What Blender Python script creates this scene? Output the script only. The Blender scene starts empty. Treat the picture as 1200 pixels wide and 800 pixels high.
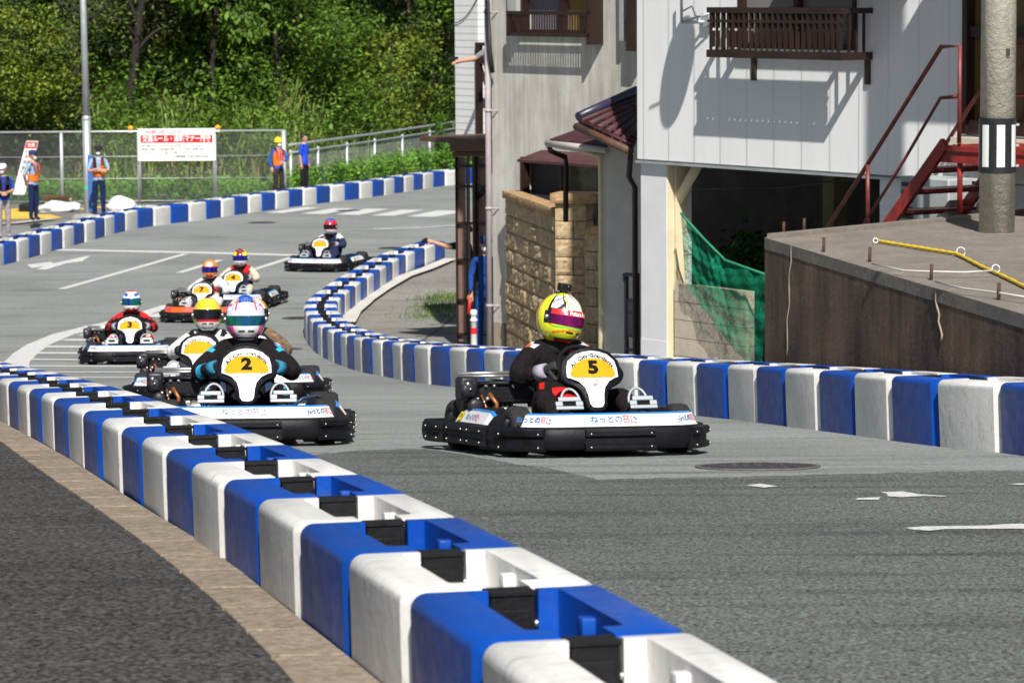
import bpy, bmesh, math, random
import numpy as np
from mathutils import Vector, Matrix, Euler
random.seed(7)
R = math.radians
sc = bpy.context.scene
col = sc.collection
CZ = 7.0                      # height of the camera above the level the far road is measured from
F_PX = 4000.0                 # focal length in pixels of a 1200 px wide picture
PITCH = math.atan(430/4000); ROLL = R(0.4)
FW = Vector((0, math.cos(PITCH), -math.sin(PITCH)))
RT0 = Vector((1, 0, 0)); UP0 = RT0.cross(FW)
RT = RT0*math.cos(ROLL) - UP0*math.sin(ROLL); UP = UP0*math.cos(ROLL) + RT0*math.sin(ROLL)
CAM = Vector((0, 0, CZ))
def ray(x, y): return FW + RT*((x-600)/F_PX) - UP*((y-400)/F_PX)

# ---------------------------------------------------------------- terrain
_ys = [-40, -10, 0, 10, 15, 20.7, 25.5, 28.6, 40, 47, 52, 60, 70, 85, 105, 130, 400]
_zs = [-1.0, -1.6, -1.78, -2.145, -2.50, -2.975, -3.42, -3.73, -4.80, -5.42, -5.76, -6.05, -6.10, -6.15, -6.40, -6.60, -7.5]
_gy = np.arange(-40, 400, 0.1)
_gz = np.interp(_gy, _ys, _zs)
_k = np.exp(-0.5*(np.arange(-50, 51)*0.1/1.6)**2); _k /= _k.sum()
_gzs = np.convolve(np.pad(_gz, 50, mode='edge'), _k, mode='valid')
def Z(y): return CZ + float(np.interp(y, _gy, _gzs))
def slope(y): return (Z(y+.3)-Z(y-.3))/.6
def ground(px, py, lift=0.0):
    d = ray(px, py); lo, hi = 3.0, 390.0
    t = lo; step = .25; prev = lo
    while t < hi:
        p = CAM + d*t
        if p.z < Z(p.y)+lift: break
        prev = t; t += step
    a, b = prev, t
    for _ in range(30):
        m = (a+b)/2; p = CAM+d*m
        if p.z < Z(p.y)+lift: b = m
        else: a = m
    return CAM + d*b
def at_depth(px, py, Y):
    d = ray(px, py); return CAM + d*(Y/d.y)

# ---------------------------------------------------------------- materials
MATS = {}
def mat(name, c, rough=.5, metal=0, var=0.0, vs=4.0, bump=0.0, bs=60.0, spec=.5, coat=0, c2=None, rnd=0.0, detail=4, aniso=None, transl=0):
    if name in MATS: return MATS[name]
    m = bpy.data.materials.new(name); m.use_nodes = True; MATS[name] = m
    nt = m.node_tree; N = nt.nodes; Lk = nt.links; b = N['Principled BSDF']
    b.inputs['Roughness'].default_value = rough; b.inputs['Metallic'].default_value = metal
    b.inputs['Specular IOR Level'].default_value = spec; b.inputs['Coat Weight'].default_value = coat
    col4 = (*c, 1); b.inputs['Base Color'].default_value = col4
    m.diffuse_color = col4
    if var or c2 or bump or rnd:
        tc = N.new('ShaderNodeTexCoord'); src = tc.outputs['Object']
        if aniso:
            mp = N.new('ShaderNodeMapping'); mp.inputs['Scale'].default_value = aniso; Lk.new(src, mp.inputs['Vector']); src = mp.outputs['Vector']
    if var or c2 or rnd:
        n = N.new('ShaderNodeTexNoise'); n.noise_dimensions = '4D'; n.inputs['Scale'].default_value = vs; n.inputs['Detail'].default_value = detail
        n.inputs['Roughness'].default_value = .65
        Lk.new(src, n.inputs['Vector'])
        oi = N.new('ShaderNodeObjectInfo'); mu = N.new('ShaderNodeMath'); mu.operation = 'MULTIPLY'; mu.inputs[1].default_value = 37
        Lk.new(oi.outputs['Random'], mu.inputs[0]); Lk.new(mu.outputs[0], n.inputs['W'])
        r = N.new('ShaderNodeValToRGB')
        a = c2 if c2 else tuple(max(0, v*(1-var)) for v in c); z = c if c2 else tuple(min(1, v*(1+var)) for v in c)
        r.color_ramp.elements[0].position = .35; r.color_ramp.elements[1].position = .65
        r.color_ramp.elements[0].color = (*a, 1); r.color_ramp.elements[1].color = (*z, 1)
        Lk.new(n.outputs['Fac'], r.inputs['Fac'])
        out = r.outputs['Color']
        if rnd:
            hs = N.new('ShaderNodeHueSaturation'); mr = N.new('ShaderNodeMapRange'); mr.inputs['To Min'].default_value = 1-rnd; mr.inputs['To Max'].default_value = 1+rnd
            gi = N.new('ShaderNodeNewGeometry'); Lk.new(gi.outputs['Random Per Island'], mr.inputs['Value'])
            Lk.new(mr.outputs['Result'], hs.inputs['Value']); Lk.new(out, hs.inputs['Color']); out = hs.outputs['Color']
        Lk.new(out, b.inputs['Base Color'])
    if bump:
        n2 = N.new('ShaderNodeTexNoise'); n2.inputs['Scale'].default_value = bs; n2.inputs['Detail'].default_value = 5
        Lk.new(src, n2.inputs['Vector'])
        bp = N.new('ShaderNodeBump'); bp.inputs['Strength'].default_value = min(1, bump); bp.inputs['Distance'].default_value = .01*max(1, bump)
        Lk.new(n2.outputs['Fac'], bp.inputs['Height']); Lk.new(bp.outputs['Normal'], b.inputs['Normal'])
    if transl:
        tr = N.new('ShaderNodeBsdfTranslucent'); mx = N.new('ShaderNodeMixShader'); mx.inputs[0].default_value = transl
        s = b.inputs['Base Color'].links[0].from_socket if b.inputs['Base Color'].links else None
        if s: Lk.new(s, tr.inputs['Color'])
        else: tr.inputs['Color'].default_value = col4
        o = N['Material Output']; Lk.new(b.outputs[0], mx.inputs[1]); Lk.new(tr.outputs[0], mx.inputs[2]); Lk.new(mx.outputs[0], o.inputs['Surface'])
    return m

# ---------------------------------------------------------------- mesh builder
class MB:
    def __init__(s): s.v = []; s.f = []; s.m = []; s.sm = []
    def add(s, vs, fs, mi=0, smooth=False):
        o = len(s.v); s.v += [tuple(v) for v in vs]
        for f in fs: s.f.append(tuple(i+o for i in f)); s.m.append(mi); s.sm.append(smooth)
        return s
    def box(s, x0, x1, y0, y1, z0, z1, mi=0, M=None):
        vs = [Vector((x, y, z)) for z in (z0, z1) for y in (y0, y1) for x in (x0, x1)]
        if M: vs = [M @ v for v in vs]
        return s.add(vs, [(0,2,3,1),(4,5,7,6),(0,1,5,4),(2,6,7,3),(0,4,6,2),(1,3,7,5)], mi)
    def bbox(s, x0, x1, y0, y1, z0, z1, b=.01, mi=0, M=None, seg=2):
        bm = bmesh.new(); bmesh.ops.create_cube(bm, size=1)
        for v in bm.verts: v.co = Vector(((x0+x1)/2+v.co.x*(x1-x0), (y0+y1)/2+v.co.y*(y1-y0), (z0+z1)/2+v.co.z*(z1-z0)))
        bmesh.ops.bevel(bm, geom=bm.edges[:], offset=b, segments=seg, profile=.5, affect='EDGES')
        bm.normal_update(); flat = [max(abs(f.normal.x), abs(f.normal.y), abs(f.normal.z)) > .9999 for f in bm.faces]
        o_ = len(s.sm); s.bm(bm, mi, M, True)
        for i_, fl in enumerate(flat): s.sm[o_+i_] = (not fl) and seg > 1
        return s
    def bm(s, bm, mi=0, M=None, smooth=False):
        bm.verts.index_update()
        vs = [(M @ v.co) if M else v.co.copy() for v in bm.verts]
        s.add(vs, [[v.index for v in f.verts] for f in bm.faces], mi, smooth); bm.free(); return s
    def tube(s, pts, r, n=10, mi=0, cap=True, M=None, smooth=True):
        pts = [Vector(p) for p in pts]
        rs = r if isinstance(r, (list, tuple)) else [r]*len(pts)
        vs = []; fs = []; ref = Vector((0, 0, 1)); prev = None
        for i, p in enumerate(pts):
            a = pts[max(0, i-1)]; b = pts[min(len(pts)-1, i+1)]; t = (b-a).normalized()
            if prev is None:
                u = t.cross(ref)
                if u.length < 1e-3: u = t.cross(Vector((1, 0, 0)))
            else: u = prev - t*prev.dot(t)
            u.normalize(); prev = u; w = t.cross(u)
            for k in range(n):
                an = 2*math.pi*k/n; q = p+(u*math.cos(an)+w*math.sin(an))*rs[i]; vs.append(M @ q if M else q)
        for i in range(len(pts)-1):
            for k in range(n):
                a = i*n+k; b = i*n+(k+1)%n; fs.append((a, b, b+n, a+n))
        s.add(vs, fs, mi, smooth)
        if cap:
            o = len(s.v)-len(vs)
            s.f.append(tuple(o+k for k in range(n))[::-1]); s.m.append(mi); s.sm.append(False)
            s.f.append(tuple(o+len(vs)-n+k for k in range(n))); s.m.append(mi); s.sm.append(False)
        return s
    def cyl(s, a, b, r, n=16, mi=0, M=None): return s.tube([a, b], r, n, mi, True, M)
    def lathe(s, prof, n=24, mi=0, M=None):     # prof [(r,z)]
        vs = []; fs = []
        for r, z in prof:
            for k in range(n):
                an = 2*math.pi*k/n; q = Vector((r*math.cos(an), r*math.sin(an), z)); vs.append(M @ q if M else q)
        for i in range(len(prof)-1):
            for k in range(n):
                a = i*n+k; b = i*n+(k+1)%n; fs.append((a, b, b+n, a+n))
        return s.add(vs, fs, mi, True)
    def prism(s, poly, z0, z1, mi=0, M=None):   # poly 2d ccw, extruded in z
        n = len(poly); vs = [Vector((x, y, z)) for z in (z0, z1) for x, y in poly]
        if M: vs = [M @ v for v in vs]
        return s.add(vs, [tuple(range(n))[::-1], tuple(range(n, 2*n))]+[(i, (i+1) % n, (i+1) % n+n, i+n) for i in range(n)], mi)
    def quad(s, a, b, c, d, mi=0): return s.add([a, b, c, d], [(0, 1, 2, 3)], mi)
    def sphere(s, c, r, n=16, mi=0, sc_=(1, 1, 1), M=None):
        bm = bmesh.new(); bmesh.ops.create_uvsphere(bm, u_segments=n, v_segments=max(6, n//2), radius=1)
        for v in bm.verts: v.co = Vector((c[0]+v.co.x*r*sc_[0], c[1]+v.co.y*r*sc_[1], c[2]+v.co.z*r*sc_[2]))
        return s.bm(bm, mi, M, True)
    def mesh(s, name, mats):
        me = bpy.data.meshes.new(name); me.from_pydata(s.v, [], s.f)
        for m in (mats if isinstance(mats, (list, tuple)) else [mats]): me.materials.append(m)
        me.polygons.foreach_set('material_index', s.m); me.polygons.foreach_set('use_smooth', s.sm); me.update(); return me
    def build(s, name, mats, parent=None, loc=None):
        o = bpy.data.objects.new(name, s.mesh(name, mats)); col.objects.link(o)
        if parent: o.parent = parent
        if loc is not None: o.location = loc
        return o
def tag(o, label=None, cat=None, group=None, kind=None):
    if label: o['label'] = label
    if cat: o['category'] = cat
    if group: o['group'] = group
    if kind: o['kind'] = kind
    return o
def empty(name, loc=(0, 0, 0), label=None, cat=None, group=None, M=None):
    o = bpy.data.objects.new(name, None); col.objects.link(o); o.empty_display_size = .2
    if M is not None: o.matrix_world = M
    else: o.location = loc
    return tag(o, label, cat, group)
def meshobj(name, me, parent=None, M=None):
    o = bpy.data.objects.new(name, me); col.objects.link(o)
    if parent: o.parent = parent
    if M is not None: o.matrix_local = M
    return o
def bake(o, name):
    dg = bpy.context.evaluated_depsgraph_get(); dg.update()
    me = bpy.data.meshes.new_from_object(o.evaluated_get(dg)); me.name = name
    bpy.data.objects.remove(o); return me
def text(s, size, bold=0.0, xs=1.0):
    """flat text as a list of verts/faces in the xy plane, centred on 0"""
    c = bpy.data.curves.new('text', 'FONT'); c.body = s; c.size = size; c.align_x = 'CENTER'; c.align_y = 'CENTER'; c.offset = bold; c.resolution_u = 2
    o = bpy.data.objects.new('text', c); col.objects.link(o)
    me = bake(o, 'text'); bpy.data.curves.remove(c)
    vs = [Vector((v.co.x*xs, v.co.y, 0)) for v in me.vertices]; fs = [tuple(p.vertices) for p in me.polygons]
    bpy.data.meshes.remove(me); return vs, fs
def put_text(mb, s, size, M, mi=0, bold=0.0, xs=1.0, fit=None, warp=None):
    vs, fs = text(s, size, bold, xs)
    if not vs: return
    if fit:
        w = max(v.x for v in vs)-min(v.x for v in vs)
        k = fit/w; vs = [Vector((v.x*k, v.y, 0)) for v in vs]
    if warp: vs = [warp(v) for v in vs]
    mb.add([M @ v for v in vs], fs, mi)
def frame(o, x, z):           # matrix with x axis, z (normal) axis
    x = Vector(x).normalized(); z = Vector(z).normalized(); y = z.cross(x).normalized(); x = y.cross(z)
    m = Matrix.Identity(4)
    for i in range(3): m[i][0] = x[i]; m[i][1] = y[i]; m[i][2] = z[i]; m[i][3] = o[i]
    return m
class Wall:
    """a vertical plane: u runs to the right, n towards the street"""
    def __init__(s, P0, d):
        s.P = Vector((P0[0], P0[1], 0)); s.d = Vector((d[0], d[1], 0)).normalized(); s.n = Vector((s.d.y, -s.d.x, 0))
        if s.n.y > 0: s.n = -s.n
        s.M = Matrix.Identity(4)
        for i in range(3): s.M[i][0] = s.d[i]; s.M[i][1] = -s.n[i]; s.M[i][3] = s.P[i]
    def uz(s, px, py, n=0.0):
        d = ray(px, py); q = s.P + s.n*n; t = (q-CAM).dot(s.n)/d.dot(s.n); p = CAM+d*t
        return (p-s.P).dot(s.d), p.z
    def u(s, px, n=0.0, py=200): return s.uz(px, py, n)[0]
    def z(s, px, py, n=0.0): return s.uz(px, py, n)[1]
    def box(s, mb, u0, u1, z0, z1, n0, n1, mi=0): return mb.box(min(u0,u1), max(u0,u1), -max(n0,n1), -min(n0,n1), min(z0,z1), max(z0,z1), mi, s.M)
    def pxbox(s, mb, x0, y0, x1, y1, n0, n1, mi=0):   # front face measured at distance n1
        u0, z0 = s.uz(x0, y0, n1); u1, z1 = s.uz(x1, y1, n1)
        return s.box(mb, u0, u1, z0, z1, n0, n1, mi)
    def pt(s, u, z, n=0.0): return s.P + s.d*u + s.n*n + Vector((0, 0, z))
ORD = ['first','second','third','fourth','fifth','sixth','seventh','eighth','ninth','tenth','eleventh','twelfth','thirteenth','fourteenth','fifteenth','sixteenth','seventeenth','eighteenth','nineteenth']
TENS = {2:'twent',3:'thirt',4:'fort',5:'fift',6:'sixt'}
def ordinal(n):
    if n < 20: return ORD[n-1]
    t, u = divmod(n, 10)
    return TENS[t]+'ieth' if u == 0 else TENS[t]+'y-'+ORD[u-1]
def copy_tree(o, parent=None):
    c = o.copy(); col.objects.link(c)
    if parent: c.parent = parent
    for ch in o.children: copy_tree(ch, c)
    return c
# ---------------------------------------------------------------- world, sun, camera
w = bpy.data.worlds.new('World'); sc.world = w; w.use_nodes = True
nt = w.node_tree; bg = nt.nodes['Background']; sky = nt.nodes.new('ShaderNodeTexSky')
SUN_EL, SUN_AZ = 45.0, 6.0       # azimuth of the sun: behind the camera, turned to its right
sky.sky_type = 'NISHITA'; sky.sun_disc = False; sky.sun_elevation = R(SUN_EL)
sun_dir = Vector((math.sin(R(SUN_AZ))*math.cos(R(SUN_EL)), -math.cos(R(SUN_AZ))*math.cos(R(SUN_EL)), math.sin(R(SUN_EL))))
sky.sun_rotation = math.atan2(sun_dir.x, sun_dir.y); sky.air_density = 1.0; sky.dust_density = 1.5
nt.links.new(sky.outputs[0], bg.inputs[0]); bg.inputs[1].default_value = 0.05
sl = bpy.data.lights.new('sun', 'SUN'); sl.energy = 5.0; sl.angle = R(.55); sl.color = (1, .955, .89)
so = bpy.data.objects.new('sun', sl); col.objects.link(so); so.rotation_euler = sun_dir.to_track_quat('Z', 'Y').to_euler()
cam = bpy.data.cameras.new('camera'); co = bpy.data.objects.new('camera', cam); col.objects.link(co)
cam.sensor_width = 36; cam.lens = 120; cam.clip_end = 1000; cam.clip_start = .5
m = Matrix.Identity(4)
for i in range(3): m[i][0] = RT[i]; m[i][1] = UP[i]; m[i][2] = -FW[i]; m[i][3] = CAM[i]
co.matrix_world = m; sc.camera = co
cam.dof.use_dof = True; cam.dof.focus_distance = 20.5; cam.dof.aperture_fstop = 9.0
sc.view_settings.view_transform = 'Standard'; sc.view_settings.look = 'None'; sc.view_settings.exposure = 0.32; sc.view_settings.gamma = 1
sc.render.resolution_x = 1024; sc.render.resolution_y = 682
sc.cycles.max_bounces = 5; sc.cycles.transparent_max_bounces = 8; sc.cycles.use_denoising = True

# ---------------------------------------------------------------- road and ground
def asphalt(name, c, fine, speck, gs, tint=(1, 1, 1)):
    m = bpy.data.materials.new(name); m.use_nodes = True; nt = m.node_tree; N = nt.nodes; L = nt.links; b = N['Principled BSDF']
    tc = N.new('ShaderNodeTexCoord')
    n1 = N.new('ShaderNodeTexNoise'); n1.inputs['Scale'].default_value = gs; n1.inputs['Detail'].default_value = 3; n1.inputs['Roughness'].default_value = .7
    n2 = N.new('ShaderNodeTexNoise'); n2.inputs['Scale'].default_value = .35; n2.inputs['Detail'].default_value = 6
    mp = N.new('ShaderNodeMapping'); mp.inputs['Scale'].default_value = (.28, 2.2, 1); mp.inputs['Rotation'].default_value = (0, 0, R(4))
    n3 = N.new('ShaderNodeTexNoise'); n3.inputs['Scale'].default_value = 1.3; n3.inputs['Detail'].default_value = 5; n3.inputs['Roughness'].default_value = .7
    L.new(tc.outputs['Object'], n1.inputs['Vector']); L.new(tc.outputs['Object'], n2.inputs['Vector']); L.new(tc.outputs['Object'], mp.inputs['Vector']); L.new(mp.outputs[0], n3.inputs['Vector'])
    r1 = N.new('ShaderNodeValToRGB'); e = r1.color_ramp.elements; e[0].position = .40; e[1].position = .66
    e[0].color = (c*(1-fine)*tint[0], c*(1-fine)*tint[1], c*(1-fine)*tint[2], 1); e[1].color = (min(1, c*(1+speck)*tint[0]), min(1, c*(1+speck)*tint[1]), min(1, c*(1+speck)*tint[2]), 1)
    L.new(n1.outputs['Fac'], r1.inputs['Fac'])
    def mul(src, lo, hi, p0, p1, col):
        r = N.new('ShaderNodeValToRGB'); r.color_ramp.elements[0].position = p0; r.color_ramp.elements[1].position = p1
        r.color_ramp.elements[0].color = (lo, lo, lo, 1); r.color_ramp.elements[1].color = (hi, hi, hi, 1); L.new(src, r.inputs['Fac'])
        mx = N.new('ShaderNodeMixRGB'); mx.blend_type = 'MULTIPLY'; mx.inputs[0].default_value = 1; L.new(col, mx.inputs[1]); L.new(r.outputs[0], mx.inputs[2]); return mx.outputs[0]
    o = mul(n2.outputs['Fac'], .86, 1.08, .35, .65, r1.outputs[0])
    o = mul(n3.outputs['Fac'], .58, 1.05, .30, .48, o)
    L.new(o, b.inputs['Base Color']); b.inputs['Roughness'].default_value = .88; b.inputs['Specular IOR Level'].default_value = .2
    bp = N.new('ShaderNodeBump'); bp.inputs['Strength'].default_value = .6; bp.inputs['Distance'].default_value = .006
    L.new(n1.outputs['Fac'], bp.inputs['Height']); L.new(bp.outputs[0], b.inputs['Normal'])
    return m
M_ROAD = asphalt('old_asphalt', .250, .26, .34, 40, (.94, 1.0, .94))
M_ROAD2 = asphalt('coarse_asphalt', .092, .62, 1.9, 60, (.90, 1.0, .94))
M_WALK = asphalt('footway_asphalt', .040, .75, 2.4, 44, (1.0, .97, .93))
M_FOOT = asphalt('worn_paving', .24, .2, .3, 16, (1.0, .95, .85))

def sheet(name, x0, x1, y0, y1, mt, lift=0, ny=None, nx=2, edge=None):
    ny = ny or max(2, int((y1-y0)/.5)); mb = MB(); vs = []
    for j in range(ny+1):
        y = y0+(y1-y0)*j/ny
        for i in range(nx+1):
            vs.append((x0+(x1-x0)*i/nx, y, Z(y)+lift))
    fs = [(j*(nx+1)+i, j*(nx+1)+i+1, (j+1)*(nx+1)+i+1, (j+1)*(nx+1)+i) for j in range(ny) for i in range(nx)]
    mb.add(vs, fs); return mb.build(name, mt)
tag(sheet('road', -60, 60, -30, 380, M_ROAD, 0, ny=820, nx=4), kind='structure')

def clip_poly(pts, lift, mt, name, kind='structure', mb=None, mi=0, step=.6):
    """polygon on the ground, cut into strips along y so that it follows the slope"""
    own = mb is None
    if own: mb = MB()
    bm = bmesh.new(); vs = [bm.verts.new((p[0], p[1], 0)) for p in pts]; bm.faces.new(vs)
    y0 = min(p[1] for p in pts); y1 = max(p[1] for p in pts); k = math.ceil(y0/step)*step
    while k < y1:
        bmesh.ops.bisect_plane(bm, geom=bm.verts[:]+bm.edges[:]+bm.faces[:], plane_co=(0, k, 0), plane_no=(0, 1, 0)); k += step
    for v in bm.verts: v.co.z = Z(v.co.y)+lift
    bm.normal_update()
    for f in bm.faces:
        if f.normal.z < 0: f.normal_flip()
    mb.bm(bm, mi)
    if own: return tag(mb.build(name, mt), kind=kind)
    return mb
def gp(pts, lift=0): return [ground(x, y, lift).xy for x, y in pts]
# darker, coarser strip of newer asphalt across the foreground
edge_px = [(-200, 560), (250, 545), (420, 528), (500, 526), (610, 545), (640, 548), (700, 562), (900, 558), (1100, 553), (1300, 551)]
e0 = gp(edge_px); e = []; _r = random.Random(11)
for a_, b_ in zip(e0, e0[1:]):
    for k in range(14): q = a_.lerp(b_, k/14); e.append(Vector((q.x, q.y+_r.uniform(-.045, .045))))
e.append(e0[-1])
clip_poly([(e[0][0]-20, e[0][1])]+[tuple(p) for p in e]+[(30, e[-1][1]), (30, -25), (-30, -25)], .004, M_ROAD2, 'road_patch')

M_PAINT = mat('road_paint', (.76, .76, .74), .7, c2=(.44, .44, .43), vs=22, bump=.4, bs=80)
M_YPAINT = mat('yellow_road_paint', (.80, .50, .06), .7, var=.08, vs=9)
def line_px(mb, pts, w_m, lift=.007, mi=0):
    P = [ground(x, y) for x, y in pts]
    L = []; Rr = []
    for i, p in enumerate(P):
        a = P[max(0, i-1)]; b = P[min(len(P)-1, i+1)]; t = Vector((b.x-a.x, b.y-a.y)).normalized(); n = Vector((-t.y, t.x))*w_m/2
        L.append((p.x+n.x, p.y+n.y)); Rr.append((p.x-n.x, p.y-n.y))
    for i in range(len(P)-1):
        clip_poly([L[i], L[i+1], Rr[i+1], Rr[i]], lift, None, None, mb=mb, mi=mi)
mk = MB()
line_px(mk, [(68, 293), (220, 296), (372, 300)], .45)
line_px(mk, [(72, 339), (218, 297.5)], .17)
line_px(mk, [(210, 320), (258, 305)], .17); line_px(mk, [(288, 319), (345, 301)], .17)
line_px(mk, [(437, 268.5), (478, 268), (560, 262.5)], .16); line_px(mk, [(437, 268.5), (492, 266)], .14)
z2 = lambda L: [(280+x/4, 130+y/4) for x, y in L]
for q in ([(120,478),(310,452),(380,455),(205,480)], [(288,483),(445,457),(545,458),(400,485)], [(452,487),(600,459),(705,460),(560,489)], [(618,492),(765,464),(868,465),(725,493)], [(788,496),(930,468),(1090,468),(915,498)]):
    clip_poly(gp(z2(q)), .007, None, None, mb=mk)
z1 = lambda L: [(x/4, 130+y/4) for x, y in L]
clip_poly(gp(z1([(125,722),(240,708),(248,716),(408,681),(424,680),(385,706),(310,716),(215,746),(170,743),(205,728),(150,738)])), .007, None, None, mb=mk)
z8 = lambda L: [(x/5, 360+y/5) for x, y in L]
line_px(mk, z8([(95, 372), (90, 345), (100, 320), (150, 270), (225, 220), (370, 160), (560, 112), (640, 97), (800, 55), (960, 5), (1010, -10)]), .38)
line_px(mk, z8([(900, 60), (1000, 20)]), .40)
for (xa, xb, yy) in ((470, 700, 160), (370, 700, 192), (270, 700, 232), (200, 700, 269), (150, 700, 307), (130, 1100, 346), (170, 1100, 380), (200, 1100, 412)):
    line_px(mk, z8([(xa, yy), (xb, yy+3)]), .42 if yy < 300 else .36)
za = lambda L: [(980+x/5.4545, 560+y/5.4545) for x, y in L]
clip_poly(gp(za([(118,146),(140,135),(280,131),(270,147)])), .008, None, None, mb=mk)
clip_poly(gp(za([(285,98),(430,93),(520,110),(700,122),(700,126),(560,122),(420,131),(330,124),(325,110)])), .008, None, None, mb=mk)
clip_poly(gp(za([(440,327),(560,318),(980,312),(1080,303),(1400,296),(1400,332),(700,334),(600,345),(500,340)])), .008, None, None, mb=mk)
clip_poly(gp(za([(1110,46),(1160,42),(1300,44),(1300,50),(1180,51)])), .008, None, None, mb=mk)
clip_poly(gp([(874,570),(890,568),(912,571),(895,572.5)]), .008, None, None, mb=mk)
tag(mk.build('road_markings', M_PAINT), kind='structure')

# --- side street beyond the far barrier, with yellow paint and a kerb edge
def band(name, pts_px, lift, mt): return clip_poly(gp(pts_px, lift), lift, mt, name)
M_SIDE = asphalt('side_street_asphalt', .20, .2, .3, 20, (1.0, .97, .90))
band('side_street', [(-150, 276), (0, 266), (60, 259.5), (110, 253), (250, 238), (250, 233), (-150, 233)], .006, M_SIDE)
ky = MB()
line_px(ky, [(-40, 266), (20, 263), (62, 258)], .30, .05)
tag(ky.build('kerb_strip', mat('kerb_concrete', (.50, .48, .44), .85, var=.1, vs=6, bump=.3)), kind='structure')
yy_ = MB()
line_px(yy_, [(10, 246.5), (60, 246.5), (102, 245)], .95, .018); line_px(yy_, [(112, 243.5), (135, 243.5), (160, 246)], .9, .018)
line_px(yy_, [(-10, 256), (66, 254)], 1.7, .018); line_px(yy_, [(12, 256), (24, 246.5)], 1.1, .022)
tag(yy_.build('yellow_markings', M_YPAINT), kind='structure')

# --- raised footway and kerb stones on the near left
kout = [(-260, 425), (-120, 455), (-40, 474), (0, 492), (7, 497), (50, 520), (90, 543), (163, 591), (247, 642), (330, 708), (439, 794), (560, 900), (700, 1060)]
kin  = [(-300, 452), (-160, 478), (-75, 494), (-30, 505), (-12, 509), (24, 534), (62, 561), (135, 611), (195, 656), (277, 727), (347, 802), (440, 915), (560, 1080)]
LIFT = .14
KO = gp(kout, LIFT); KI = gp(kin, LIFT)
clip_poly([tuple(p) for p in KI]+[(KI[-1][0], 2), (-30, 2), (-30, KI[0][1]+.0)], LIFT-.004, M_WALK, 'footway')
def resample(P, step):
    P = [Vector((p[0], p[1])) for p in P]; out = [P[0].copy()]; acc = 0
    for a, b in zip(P, P[1:]):
        d = (b-a).length; t = step-acc
        while t <= d: out.append(a+(b-a)*(t/d)); t += step
        acc = (acc+d) % step
    return out
def smooth_path(P, n=8):
    P = [Vector((p[0], p[1])) for p in P]; out = []
    for i in range(len(P)-1):
        p0 = P[max(0, i-1)]; p1 = P[i]; p2 = P[i+1]; p3 = P[min(len(P)-1, i+2)]
        for k in range(n):
            t = k/n; out.append(.5*((2*p1)+(p2-p0)*t+(2*p0-5*p1+4*p2-p3)*t*t+(3*p1-p0-3*p2+p3)*t*t*t))
    out.append(P[-1]); return out
M_KERB = mat('kerb_stone', (.37, .30, .22), .92, var=.22, vs=26, bump=2, bs=60, c2=(.19, .15, .11), rnd=.10)
kb = MB(); ko = resample(smooth_path(KO), .05)
def near_in(p):
    best = min(range(len(KIs)), key=lambda i: (KIs[i]-p).length_squared); return KIs[best]
KIs = resample(smooth_path(KI), .05)
ko = resample(smooth_path(KO), .60)
for a, b in zip(ko, ko[1:]):
    t = (b-a).normalized(); a2 = a+t*.009; b2 = b-t*.009
    ia, ib = near_in(a2), near_in(b2)
    if (ia-a2).length > 1 or (ib-ib).length > 1: continue
    ia = ia + t*.0; top = LIFT+.004
    vs = [(a2.x, a2.y, Z(a2.y)-.05), (b2.x, b2.y, Z(b2.y)-.05), (ib.x, ib.y, Z(ib.y)-.05), (ia.x, ia.y, Z(ia.y)-.05),
          (a2.x, a2.y, Z(a2.y)+top), (b2.x, b2.y, Z(b2.y)+top), (ib.x, ib.y, Z(ib.y)+top), (ia.x, ia.y, Z(ia.y)+top)]
    bm = bmesh.new(); V = [bm.verts.new(v) for v in vs]
    for f in ((0,1,2,3),(4,7,6,5),(0,4,5,1),(1,5,6,2),(2,6,7,3),(3,7,4,0)): bm.faces.new([V[i] for i in f])
    bmesh.ops.recalc_face_normals(bm, faces=bm.faces[:])
    bmesh.ops.bevel(bm, geom=bm.edges[:], offset=.003, segments=1, affect='EDGES'); kb.bm(bm)
tag(kb.build('kerb', M_KERB), kind='structure')
fc = MB()          # mortar bed under the kerb stones
for a, b, c, d in zip(KO, KO[1:], KI[1:], KI):
    clip_poly([tuple(a), tuple(b), tuple(c), tuple(d)], LIFT-.012, None, None, mb=fc)
tag(fc.build('kerb_bed', mat('kerb_joint', (.14, .11, .085), .95, var=.2, vs=8)), kind='structure')

# --- footway inside the bend on the right, with pale kerb
inner = [(528, 306), (500, 318), (475, 327), (440, 347), (415, 368), (405, 392), (430, 412), (520, 430), (640, 436)]
ip = gp(inner, .04)
clip_poly([tuple(p) for p in ip]+[(8, ip[-1][1]), (14, 90), (ip[0][0], 90)], .040, M_FOOT, 'footway')
kk = MB(); ipk = [(528, 308), (500, 320), (475, 328.5), (450, 343), (431, 356), (414, 371), (407, 384)]
line_px(kk, ipk, .28, .10)
tag(kk.build('kerb', mat('pale_kerb_concrete', (.58, .56, .51), .85, var=.08, vs=6, bump=.3)), kind='structure')
kk = MB(); line_px(kk, [(440, 381), (500, 378)], .02, .045); line_px(kk, [(495, 402), (560, 345)], .05, .045); line_px(kk, [(455, 356), (527, 352)], .02, .045); line_px(kk, [(430, 372), (527, 366)], .02, .045)
tag(kk.build('paving_joints', mat('paving_joint', (.10, .085, .07), .95)), kind='structure')

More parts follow.
